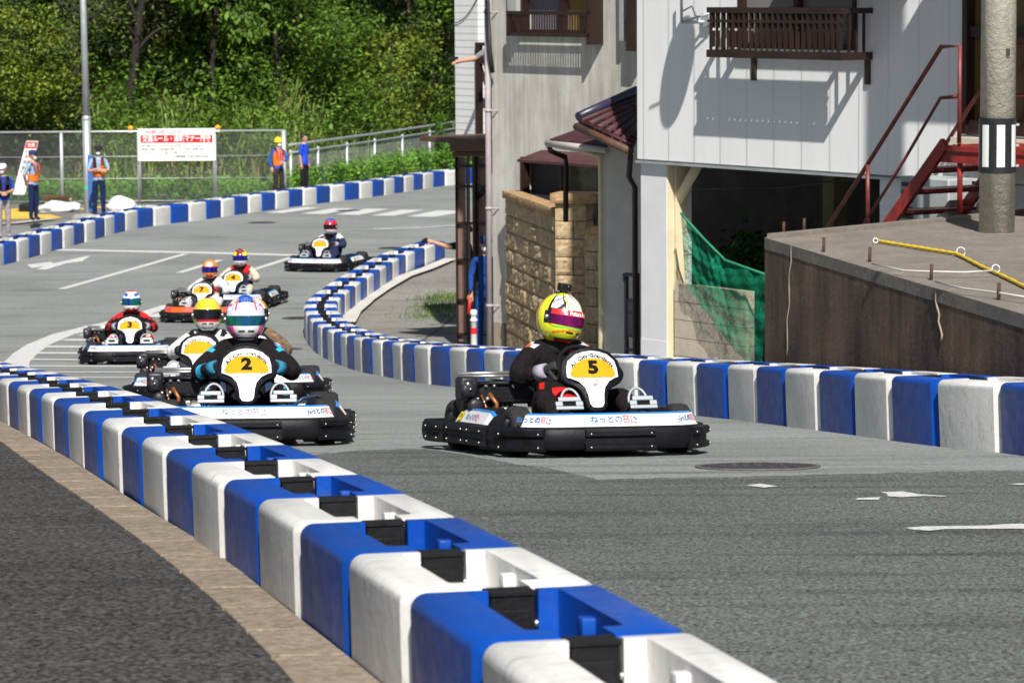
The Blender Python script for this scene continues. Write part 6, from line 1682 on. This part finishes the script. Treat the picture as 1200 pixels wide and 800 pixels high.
def driver_body(rgn, mats, lean=0.0):
    J = {'pelvis': (0, .29, .17), 'waist': (0, .35, .30), 'chest': (0, .37, .44), 'upper': (0, .345, .555), 'neck': (0, .31, .61), 'headb': (0, .27, .67),
         'shL': (.175, .335, .545), 'elL': (.315, .12, .41), 'wrL': (.185, -.07, .46), 'shR': (-.175, .335, .545), 'elR': (-.315, .12, .41), 'wrR': (-.185, -.07, .46),
         'hiL': (.10, .24, .165), 'knL': (.245, -.19, .31), 'anL': (.22, -.53, .15), 'toL': (.22, -.62, .19), 'hiR': (-.10, .24, .165), 'knR': (-.245, -.19, .31), 'anR': (-.22, -.53, .15), 'toR': (-.22, -.62, .19)}
    E_ = [('pelvis', 'waist'), ('waist', 'chest'), ('chest', 'upper'), ('upper', 'neck'), ('neck', 'headb'), ('upper', 'shL'), ('shL', 'elL'), ('elL', 'wrL'), ('upper', 'shR'), ('shR', 'elR'), ('elR', 'wrR'), ('pelvis', 'hiL'), ('hiL', 'knL'), ('knL', 'anL'), ('anL', 'toL'), ('pelvis', 'hiR'), ('hiR', 'knR'), ('knR', 'anR'), ('anR', 'toR')]
    Rr = {'pelvis': (.14, .12), 'waist': (.135, .11), 'chest': (.17, .13), 'upper': (.145, .10), 'neck': .065, 'headb': .07, 'shL': .086, 'elL': .064, 'wrL': .036, 'shR': .086, 'elR': .064, 'wrR': .036, 'hiL': .095, 'knL': .072, 'anL': .046, 'toL': .034, 'hiR': .095, 'knR': .072, 'anR': .046, 'toR': .034}
    return skin(J, E_, Rr), J
DBODY, DJ = driver_body(None, None)
DV = np.array([v.co for v in DBODY.vertices])
def cloth(name, c, c2=None, rough=.85): return mat(name, c, rough, var=.0 if c2 else .12, c2=c2, vs=7, bump=4.5, bs=13, spec=.15)
def driver(M, label, suit, region, gloves, helm, rot=(0, 0, 0), belt=None):
    """M: kart matrix. suit: list of materials, region(c)->index on face centres in kart space"""
    root = empty('person', M=M @ Matrix.Diagonal((1.12, 1.05, 1.16, 1))); tag(root, label, 'person')
    me = DBODY.copy(); me.materials.clear()
    for m_ in suit: me.materials.append(m_)
    mi = [region(p.center) for p in me.polygons]; me.polygons.foreach_set('material_index', mi)
    me.polygons.foreach_set('use_smooth', [True]*len(me.polygons))
    b = meshobj('body', me, root)
    for s_, w_, e_ in ((1, 'wrL', 'elL'), (-1, 'wrR', 'elR')):
        g_ = MB(); W_ = Vector(DJ[w_]); E_ = Vector(DJ[e_]); hand(g_, W_+(W_-E_).normalized()*.01, E_, .95, side=-s_ if False else (1 if s_ < 0 else -1), mi=0, s=1.05, up=Vector((0, -.5, .85)))
        g_.tube([W_-(W_-E_).normalized()*.07, W_-(W_-E_).normalized()*.0], [.047, .042], 12, 1); g_.build('glove', gloves, root)
    for s_ in ('L', 'R'):
        a_, t_ = Vector(DJ['an'+s_]), Vector(DJ['to'+s_]); g_ = MB(); g_.tube([a_+Vector((0, .03, .06)), a_+Vector((0, 0, 0)), a_+Vector((0, -.06, .0)), t_, t_+Vector((0, -.035, .035))], [.05, .056, .05, .044, .026], 12); g_.build('boot', mat('boot_black', (.02, .02, .022), .6), root)
    g_ = MB(); g_.lathe([(.075, -.03), (.088, .0), (.082, .035), (.068, .04)], 20, 0, Matrix.Translation((0, .305, .600)) @ Matrix.Rotation(R(15), 4, 'X')); g_.build('collar', mat('collar_black', (.015, .015, .017), .8), root)
    HMt = Matrix.Translation((0, .25, .748)) @ Euler([R(a) for a in rot]).to_matrix().to_4x4()
    make_helmet(root, HMt, **helm); return root
S_BLK = cloth('suit_black', (.012, .009, .010)); S_ORG = cloth('suit_orange', (.80, .13, .03)); S_WHT = cloth('suit_white', (.66, .66, .68)); S_RED = cloth('suit_red', (.58, .018, .018)); S_CYA = cloth('suit_cyan', (.03, .38, .62)); S_CAMO = mat('suit_camo', (.26, .17, .09), .9, c2=(.05, .035, .025), vs=26, bump=4, bs=12); S_CRM = cloth('suit_cream', (.58, .52, .40)); S_NAVY = cloth('suit_navy', (.02, .03, .08))
G_BW = [mat('glove_black', (.02, .02, .022), .8, var=.3, vs=30), mat('glove_cuff_grey', (.35, .33, .42), .8)]
G_RED = [mat('glove_red', (.40, .02, .02), .8, var=.3, vs=30), mat('glove_cuff_black', (.02, .02, .02), .8)]
G_CY = [mat('glove_black', (.02, .02, .022), .8), mat('glove_cuff_cyan', (.02, .20, .34), .8)]

def sh_patch(c, w0=.10, w1=.22, z=.55): return w0 < abs(c.x) < w1 and c.z > z and c.y > .2
def reg5(c):
    if sh_patch(c, .165, .225, .585) and c.y > .26: return 3
    if .150 < abs(c.x) <= .165 and c.z > .585: return 2
    if c.z < .40 and c.z > .29 and c.y < .30 and abs(c.x) < .15 and c.y > .1: return 1 if abs((c.z*40) % 2-1) > .35 else 0
    if abs(c.x) < .02 and .40 < c.z < .50: return 1
    if abs(c.x-.09) < .012 and .42 < c.z < .58 and c.y < .33: return 1
    return 0
def reg2(c):
    if abs(c.x) > .20 and c.y > .22 and c.z > .50 and c.y < .30: return 1
    if c.x < -.26 and c.y < .05 and c.z > .38 and c.y > .01: return 1
    if abs(c.x) > .22 and c.y < -.12 and c.z > .20 and c.z < .34: return 1 if (c.z*30) % 2 < 1 else 0
    return 0
def regblk(c): return 0
def reg3(c):
    if sh_patch(c, .09, .24, .55): return 1
    if c.y < -.02 and c.y > -.3 and c.z < .40: return 2 if (abs(c.x)*20) % 2 < 1.1 else 1
    if abs(c.x) > .22 and c.y > .0: return 1 if (c.y*22) % 2 < .7 else 0
    return 0
def regblue(c):
    if c.z > .50 and abs(c.x) < .15: return 1
    if abs(c.x) > .16: return 2
    return 0
M5 = place_kart(672, 528, 17.5, '5', 'front racing kart with yellow number 5 plate, alone at right')
driver(M5, 'driver in black and red suit with a camera on the yellow helmet', [S_BLK, S_RED, S_WHT, S_ORG], reg5, G_BW,
       dict(pattern=pat5, mats=[H_W, H_Y, H_O, H_R, H_K, H_GR, H_G], visor=V_PINK, strip=mat('strip_red', (.72, .02, .02), .35), strip_text=[('Future Audi', 12, .034), ('G', -30, .036)], camera=True), rot=(4, 8, 20))
M2 = place_kart(289, 517, 5, '2', 'racing kart with number 2 plate beside the foreground barrier row')
driver(M2, 'driver in black suit with cyan flashes and pink striped white helmet', [S_BLK, S_CYA], reg2, G_CY,
       dict(pattern=pat2, mats=[H_W, H_B, H_P, H_Y, H_O, H_LB, H_R], visor=V_GRN, strip=mat('strip_silver', (.62, .62, .66), .3), strip_text=[('yellow', 20, .03), ('K', -30, .03)]), rot=(0, 0, 2))
M2b = place_kart(240, 472, -2, None, 'racing kart right behind kart number 2, driven by the white-suited driver')
driver(M2b, 'driver in a white suit with neon yellow and red helmet behind kart number 2', [S_WHT, S_BLK], lambda c: 1 if sh_patch(c, .12, .16, .56) else 0, G_RED,
       dict(pattern=patyg, mats=[hm('neon', (.70, .85, .03)), H_R, H_W, H_O, H_G, H_K], visor=V_DARK), rot=(0, 0, 8))
M2c = place_kart(298, 468, 4, None, 'racing kart almost hidden behind kart number 2, driven by the camouflage-suited driver')
driver(M2c, 'driver in a brown camouflage suit with orange and white helmet behind kart number 2', [S_CAMO, S_BLK], regblk, G_BW,
       dict(pattern=patow, mats=[H_W, H_O, H_K, H_Y, H_R], visor=V_DARK), rot=(0, 0, 14))
M3 = place_kart(154, 424, 4, '3', 'racing kart with number 3 plate on the left near the hatched marking')
driver(M3, 'driver of kart number 3 in a black and red suit with white and blue helmet', [S_BLK, S_RED, S_WHT], reg3, G_BW,
       dict(pattern=pat3, mats=[H_W, H_B, H_R], visor=V_GRN), rot=(0, 0, 0))
MO = place_kart(243, 374, -8, '7', 'racing kart with orange fairings in the distance left', mat('orange_fairing', (.80, .10, .02), .3), mat('orange_fairing', (.80, .10, .02), .3))
driver(MO, 'driver in a white suit with orange helmet on the kart with orange fairings', [S_WHT, S_NAVY], lambda c: 0, G_RED,
       dict(pattern=pator, mats=[H_O, H_W, H_R], visor=V_BLUE), rot=(0, 0, 6))
MB_ = place_kart(279, 358, -7, '4', 'racing kart to the right behind the kart with orange fairings')
driver(MB_, 'driver in a cream, red and navy suit with maroon and yellow helmet in the distance', [S_NAVY, S_RED, S_CRM], regblue, G_BW,
       dict(pattern=patmy, mats=[H_M, H_Y, H_W, H_B], visor=V_BLUE), rot=(0, 0, 6))
MF = place_kart(383, 315, -17, None, 'farthest racing kart, alone before the crosswalk')
driver(MF, 'driver in a dark suit with red and blue helmet on the farthest kart', [S_NAVY, S_WHT, S_RED], lambda c: 1 if sh_patch(c, .12, .25, .54) else (2 if c.z < .36 and c.y < .1 and abs(c.x) < .22 and c.y > -.2 else 0), G_BW,
       dict(pattern=patrb, mats=[H_R, H_B, H_W], visor=V_DARK), rot=(0, 0, 0))

for pn, num in KNUM: meshobj('number', digit_mesh(num), pn)

# ---------------------------------------------------------------- standing people
M_SKIN = mat('skin', (.50, .27, .17), .55, var=.06, vs=9); M_HAIR = mat('hair_black', (.012, .010, .010), .6, var=.3, vs=30)
M_MASK = mat('face_mask', (.74, .76, .78), .8)
def head(mb, c, face, mi=0, s=1.0):
    """skull with jaw, brow, nose and ears; face is a horizontal unit vector"""
    f_ = Vector((face[0], face[1], 0)).normalized(); r_ = Vector((-f_.y, f_.x, 0)); bm = bmesh.new(); bmesh.ops.create_uvsphere(bm, u_segments=24, v_segments=18, radius=1)
    for v in bm.verts:
        x, y, z = v.co; t = max(0, -z)
        w_ = .078*(1-.32*t); d_ = .095*(1-.12*t); q = Vector((x*w_, y*d_+(.012*t if y > 0 else -.0)-(.03*t if y < 0 else 0)*-1, z*.122))
        if y > .75 and abs(x) < .3:
            if -.35 < z < .12: q.y += .022*(1-abs(x)/.3)*(1-abs(z+.12)/.25 if abs(z+.12) < .25 else 0)
        v.co = q
    M = Matrix.Identity(4)
    for i in range(3): M[i][0] = r_[i]; M[i][1] = f_[i]; M[i][2] = (0, 0, 1)[i]; M[i][3] = c[i]
    M = M @ Matrix.Scale(s, 4)
    mb.bm(bm, mi, M, True)
    mb.sphere((.079, -.005, -.01), .030, 8, mi, (.35, .8, 1.1), M); mb.sphere((-.079, -.005, -.01), .030, 8, mi, (.35, .8, 1.1), M)
    return M
def standing(px, py, Y, height, label, J_over, face, cols, hat=None, hatc=None, mask=True, vest=None, hairc=None, group=None, arms_bare=False, yaw=0, shoes=(.02, .02, .02)):
    q_ = at_depth(px, py, Y); zg = Z(Y) if py is None else q_.z
    root = empty('person', (q_.x, Y, zg), label, 'person', group); k = height/1.72
    J = {'pelvis': (0, 0, .92), 'waist': (0, 0, 1.06), 'chest': (0, 0, 1.25), 'upper': (0, 0, 1.39), 'neck': (0, 0, 1.46), 'headb': (0, .0, 1.53),
         'shL': (.17, 0, 1.38), 'elL': (.21, .02, 1.12), 'wrL': (.22, -.05, .88), 'shR': (-.17, 0, 1.38), 'elR': (-.21, .02, 1.12), 'wrR': (-.22, -.05, .88),
         'hiL': (.09, 0, .88), 'knL': (.10, -.01, .48), 'anL': (.10, .02, .09), 'toL': (.11, -.10, .04), 'hiR': (-.09, 0, .88), 'knR': (-.10, -.01, .48), 'anR': (-.10, .02, .09), 'toR': (-.11, -.10, .04)}
    J.update(J_over or {})
    Rz = Matrix.Rotation(R(yaw), 4, 'Z'); J = {n: Rz @ (Vector(v)*k) for n, v in J.items()}
    E_ = [('pelvis', 'waist'), ('waist', 'chest'), ('chest', 'upper'), ('upper', 'neck'), ('neck', 'headb'), ('upper', 'shL'), ('shL', 'elL'), ('elL', 'wrL'), ('upper', 'shR'), ('shR', 'elR'), ('elR', 'wrR'), ('pelvis', 'hiL'), ('hiL', 'knL'), ('knL', 'anL'), ('anL', 'toL'), ('pelvis', 'hiR'), ('hiR', 'knR'), ('knR', 'anR'), ('anR', 'toR')]
    Rr = {'pelvis': (.135, .10), 'waist': (.125, .10), 'chest': (.145, .11), 'upper': (.12, .085), 'neck': .055, 'headb': .055, 'shL': .062, 'elL': .045, 'wrL': .030, 'shR': .062, 'elR': .045, 'wrR': .030, 'hiL': .092, 'knL': .068, 'anL': .052, 'toL': .036, 'hiR': .092, 'knR': .068, 'anR': .052, 'toR': .036}
    Rr = {n: (tuple(v*k for v in r_) if isinstance(r_, tuple) else r_*k) for n, r_ in Rr.items()}
    me = skin(J, E_, Rr); mb = MB(); vs = [v.co.copy() for v in me.vertices]
    eL, eR, wL, wR = J['elL'], J['elR'], J['wrL'], J['wrR']
    def segd(p, a, b_): d = b_-a; t = max(0, min(1, (p-a).dot(d)/d.dot(d))); return (p-(a+d*t)).length
    for p in me.polygons:
        c = p.center; z = c.z/k; arm = min(segd(c, eL, wL), segd(c, eR, wR))
        mi = 1
        if z < .07: mi = 3
        elif z < .90 and arm > .055*k: mi = 2
        if arm < .055*k and (cols[3] if len(cols) > 3 else True): mi = 0
        if z > 1.455: mi = 0
        mb.f.append(tuple(p.vertices)); mb.m.append(mi); mb.sm.append(True)
    mb.v = [tuple(v) for v in vs]
    hand(mb, wL, eL, .5, -1, 0, .95*k, Vector((0, -.3, 1))); hand(mb, wR, eR, .5, 1, 0, .95*k, Vector((0, -.3, 1)))
    hc = J['headb']+Vector((0, -.01, .085*k)); HMx = head(mb, hc, face, 0, k)
    mb.build('body', [M_SKIN, cols[0], cols[1], cols[2]], root)
    def hd(f_, name, mt): b = MB(); f_(b); return b.build(name, mt, root)
    for s_ in (1, -1): hd(lambda b: b.sphere((s_*.030, .086, .018), .009, 8, 0, (1.3, .5, .8), HMx), 'eye', M_HAIR)
    def hair(b):
        bm = bmesh.new(); bmesh.ops.create_uvsphere(bm, u_segments=20, v_segments=14, radius=1)
        kill = [v for v in bm.verts if v.co.z < -.35 or (v.co.y > .45 and v.co.z < .42)]
        bmesh.ops.delete(bm, geom=kill, context='VERTS')
        for v in bm.verts: v.co = Vector((v.co.x*.085, v.co.y*.101-.004, v.co.z*.128+.004))
        b.bm(bm, 0, HMx, True)
    hd(hair, 'hair', hairc or M_HAIR)
    if mask: hd(lambda b: b.sphere((0, .066, -.055), .052, 12, 0, (1.05, .85, .95), HMx), 'face_mask', M_MASK)
    if hat == 'cap':
        def f(b):
            b.lathe([(.092, .028), (.098, .04), (.098, .085), (.080, .125), (.04, .138), (.001, .14)], 20, 0, HMx @ Matrix.Scale(1.06, 4, (0, 1, 0)))
            b.add([HMx @ Vector(v) for v in ((-.075, .06, .036), (.075, .06, .036), (.06, .135, .025), (0, .158, .022), (-.06, .135, .025), (-.075, .06, .028), (.075, .06, .028), (.06, .135, .017), (0, .158, .014), (-.06, .135, .017))], [(0, 1, 2, 3, 4), (9, 8, 7, 6, 5), (1, 6, 7, 2), (2, 7, 8, 3), (3, 8, 9, 4), (4, 9, 5, 0)])
        hd(f, 'cap', hatc)
    if hat == 'helmet':
        def f(b):
            b.lathe([(.118, .02), (.120, .03), (.108, .045), (.108, .09), (.090, .135), (.05, .162), (.001, .168)], 20, 0, HMx @ Matrix.Scale(1.12, 4, (0, 1, 0)))
            b.tube([HMx @ Vector((0, -.09, .13)), HMx @ Vector((0, 0, .172)), HMx @ Vector((0, .09, .13))], .010, 8)
        hd(f, 'safety_helmet', hatc)
    if vest:
        prof_z = [(.98, .150, .118), (1.02, .155, .122), (1.15, .160, .126), (1.28, .172, .130), (1.38, .165, .115), (1.43, .12, .09)]
        def ring(b, z0, z1, open_=0.0, mi=0, e_=0.0):
            n = 28; vs_ = []; rows_ = [p for p in prof_z if z0-1e-6 <= p[0] <= z1+1e-6]
            for (z, a_, c_) in rows_:
                for i in range(n+1):
                    an = -math.pi/2+open_+(2*math.pi-2*open_)*i/n; vs_.append(Rz @ Vector((math.cos(an)*(a_+e_), math.sin(an)*(c_+e_), z))*k)
            b.add(vs_, [(j*(n+1)+i, j*(n+1)+i+1, (j+1)*(n+1)+i+1, (j+1)*(n+1)+i) for j in range(len(rows_)-1) for i in range(n)], mi, True)
        def f(b):
            ring(b, .98, 1.15, 0, 0)
            for s_ in (1, -1):       # shoulder straps front and back
                for fy in (1, -1):
                    P = [Vector((s_*.075, fy*.128, 1.14)), Vector((s_*.085, fy*.134, 1.26)), Vector((s_*.095, fy*.118, 1.38)), Vector((s_*.10, fy*.04, 1.452))]
                    for a_, c_ in zip(P, P[1:]):
                        w_ = Vector((.038, 0, 0)); q = [a_-w_, a_+w_, c_+w_, c_-w_]; b.add([Rz @ v*k for v in q]+[Rz @ (v*.985)*k for v in q], [(0, 1, 2, 3), (3, 2, 1, 0)], 0, True)
            if vest in ('full', 'dark'): ring(b, 1.02, 1.43, .12, 0, .004)
        hd(f, 'safety_vest' if vest != 'dark' else 'vest', mat('vest_orange', (.86, .17, .015), .6, var=.1, vs=9, bump=.8, bs=14) if vest != 'dark' else mat('vest_dark', (.02, .02, .06), .8))
    return root, J, k
SH_BLUE = cloth('shirt_light_blue', (.30, .42, .62)); TR_NAVY = cloth('trousers_navy', (.012, .022, .07)); SHOE = mat('shoe_black', (.012, .012, .012), .5)
CAP_NAVY = mat('cap_navy', (.012, .03, .09), .8)
Yg = 84.0
standing(40, 259, Yg, 1.72, 'security guard in profile with blue cap and orange vest left of the steel pole', {'elR': (-.24, .10, 1.14), 'wrR': (-.10, .16, .98), 'elL': (.20, .09, 1.12), 'wrL': (.07, .17, 1.0)}, (.9, -.35), [SH_BLUE, TR_NAVY, SHOE], 'cap', CAP_NAVY, vest=True, yaw=62)
standing(116.5, 253.5, 85.0, 1.74, 'security guard with dark cap and crossed arms right of the steel pole', {'elL': (.25, -.05, 1.13), 'wrL': (-.03, -.17, 1.16), 'elR': (-.25, -.05, 1.13), 'wrR': (.05, -.19, 1.13)}, (.1, -1), [SH_BLUE, TR_NAVY, SHOE], 'cap', mat('cap_black', (.012, .013, .02), .8), vest=True, yaw=8)
standing(327, 235, 93.4, 1.68, 'worker with yellow helmet and orange vest standing before the fence corner', {'elR': (-.26, .05, 1.14), 'wrR': (-.22, -.02, .92), 'elL': (.20, -.12, 1.15), 'wrL': (.05, -.2, 1.1)}, (.6, -.8), [cloth('jacket_blue', (.02, .09, .45)), cloth('trousers_dark', (.045, .03, .028)), SHOE, False], 'helmet', mat('helmet_safety_yellow', (.85, .60, .01), .35), vest='full', yaw=30)
standing(357, 231, 94.6, 1.74, 'man in a bright blue shirt and black trousers standing right of the fence corner', {'wrL': (.2, -.02, .9), 'wrR': (-.2, -.02, .9)}, (1, -.15), [cloth('shirt_bright_blue', (.02, .07, .60)), cloth('trousers_black', (.015, .013, .016)), SHOE], None, None, mask=False, yaw=65)
standing(5, 280, 79.0, 1.72, 'man at the left edge in dark vest and red trousers waist holding something', {'elL': (.24, .0, 1.12), 'wrL': (.05, -.20, 1.08), 'elR': (-.24, .0, 1.12), 'wrR': (-.06, -.2, 1.08)}, (-.2, -1), [cloth('shirt_royal_blue', (.02, .06, .42)), cloth('trousers_grey', (.30, .27, .28)), SHOE], 'cap', mat('cap_white', (.7, .7, .7), .8), yaw=15, vest='dark')
# photographer behind the gate frame, arms stretched towards the road
root, J, k = standing(547, 388, 53.6, 1.70, 'photographer in dark clothes holding a camera out beside the timber gate frame', {'elL': (.12, -.28, 1.36), 'wrL': (.03, -.54, 1.44), 'elR': (-.12, -.28, 1.36), 'wrR': (-.03, -.54, 1.44)}, (-1, -.1), [cloth('shirt_black', (.02, .025, .03)), cloth('trousers_black', (.015, .013, .016)), SHOE], None, None, mask=False, yaw=-80)
w_ = (J['wrL']+J['wrR'])/2; d_ = Vector((-.98, -.17, 0))
cmo = empty('compact_camera', root.location+w_+d_*.11+Vector((0, 0, .02)), 'small black camera held out by the photographer at the gate frame', 'camera')
b = MB(); b.bbox(-.03, .03, -.055, .055, -.03, .04, .008); b.cyl((-.03, 0, 0), (-.06, 0, 0), .025, 14); b.build('camera_body', M_BLACK, cmo)
# marshal in blue between the gate frame and the downpipe, red baton in hand
root, J, k = standing(570, 414, 50.2, 1.72, 'marshal in blue overalls half hidden behind the house downpipe', {'elR': (-.22, -.02, 1.13), 'wrR': (-.20, -.14, .90)}, (-.1, -1), [cloth('overall_blue', (.015, .06, .26)), cloth('overall_blue', (.015, .06, .26)), SHOE, False], 'cap', CAP_NAVY, yaw=-10)
bt = MB(); w_ = J['wrR']; bt.tube([w_+Vector((-.01, -.03, -.02)), w_+Vector((-.03, -.06, -.30))], [.022, .028], 12, 0); bt.tube([w_+Vector((0, -.02, .06)), w_+Vector((-.01, -.03, -.02))], .016, 10, 1)
o = bt.build('traffic_baton', [mat('baton_red', (.70, .03, .02), .4), M_BLACK]); o.location = root.location; tag(o, 'red traffic baton held by the marshal beside the downpipe', 'baton')
# person leaning out on the upper balcony behind the stucco house, phone in hand
pq = at_depth(577, 60, 53.6)
root, J, k = standing(586, 160, 53.6, 1.70, 'person on the upper balcony reaching a bare arm past the stucco house corner', {'elR': (-.40, -.10, 1.235), 'wrR': (-.62, -.20, 1.20), 'wrL': (.2, -.05, .9)}, (-.9, -.4), [cloth('shirt_grey', (.2, .2, .22)), TR_NAVY, SHOE], None, None, mask=False, yaw=0)
o = empty('mobile_phone', root.location+J['wrR']+Vector((-.10, -.03, .035)), 'dark phone in the hand reaching past the stucco house corner', 'phone')
b = MB(); b.bbox(-.07, .07, -.005, .005, -.035, .035, .004); b.build('case', M_BLACK, o)
wobj(lambda mb: lb(mb, n1_+.1, n1_+2, NWl.z(570, 166, .5), NWl.z(570, 160, .5), .0, 1.2), 'balcony_floor', M_BROWNW, NWl, nb)
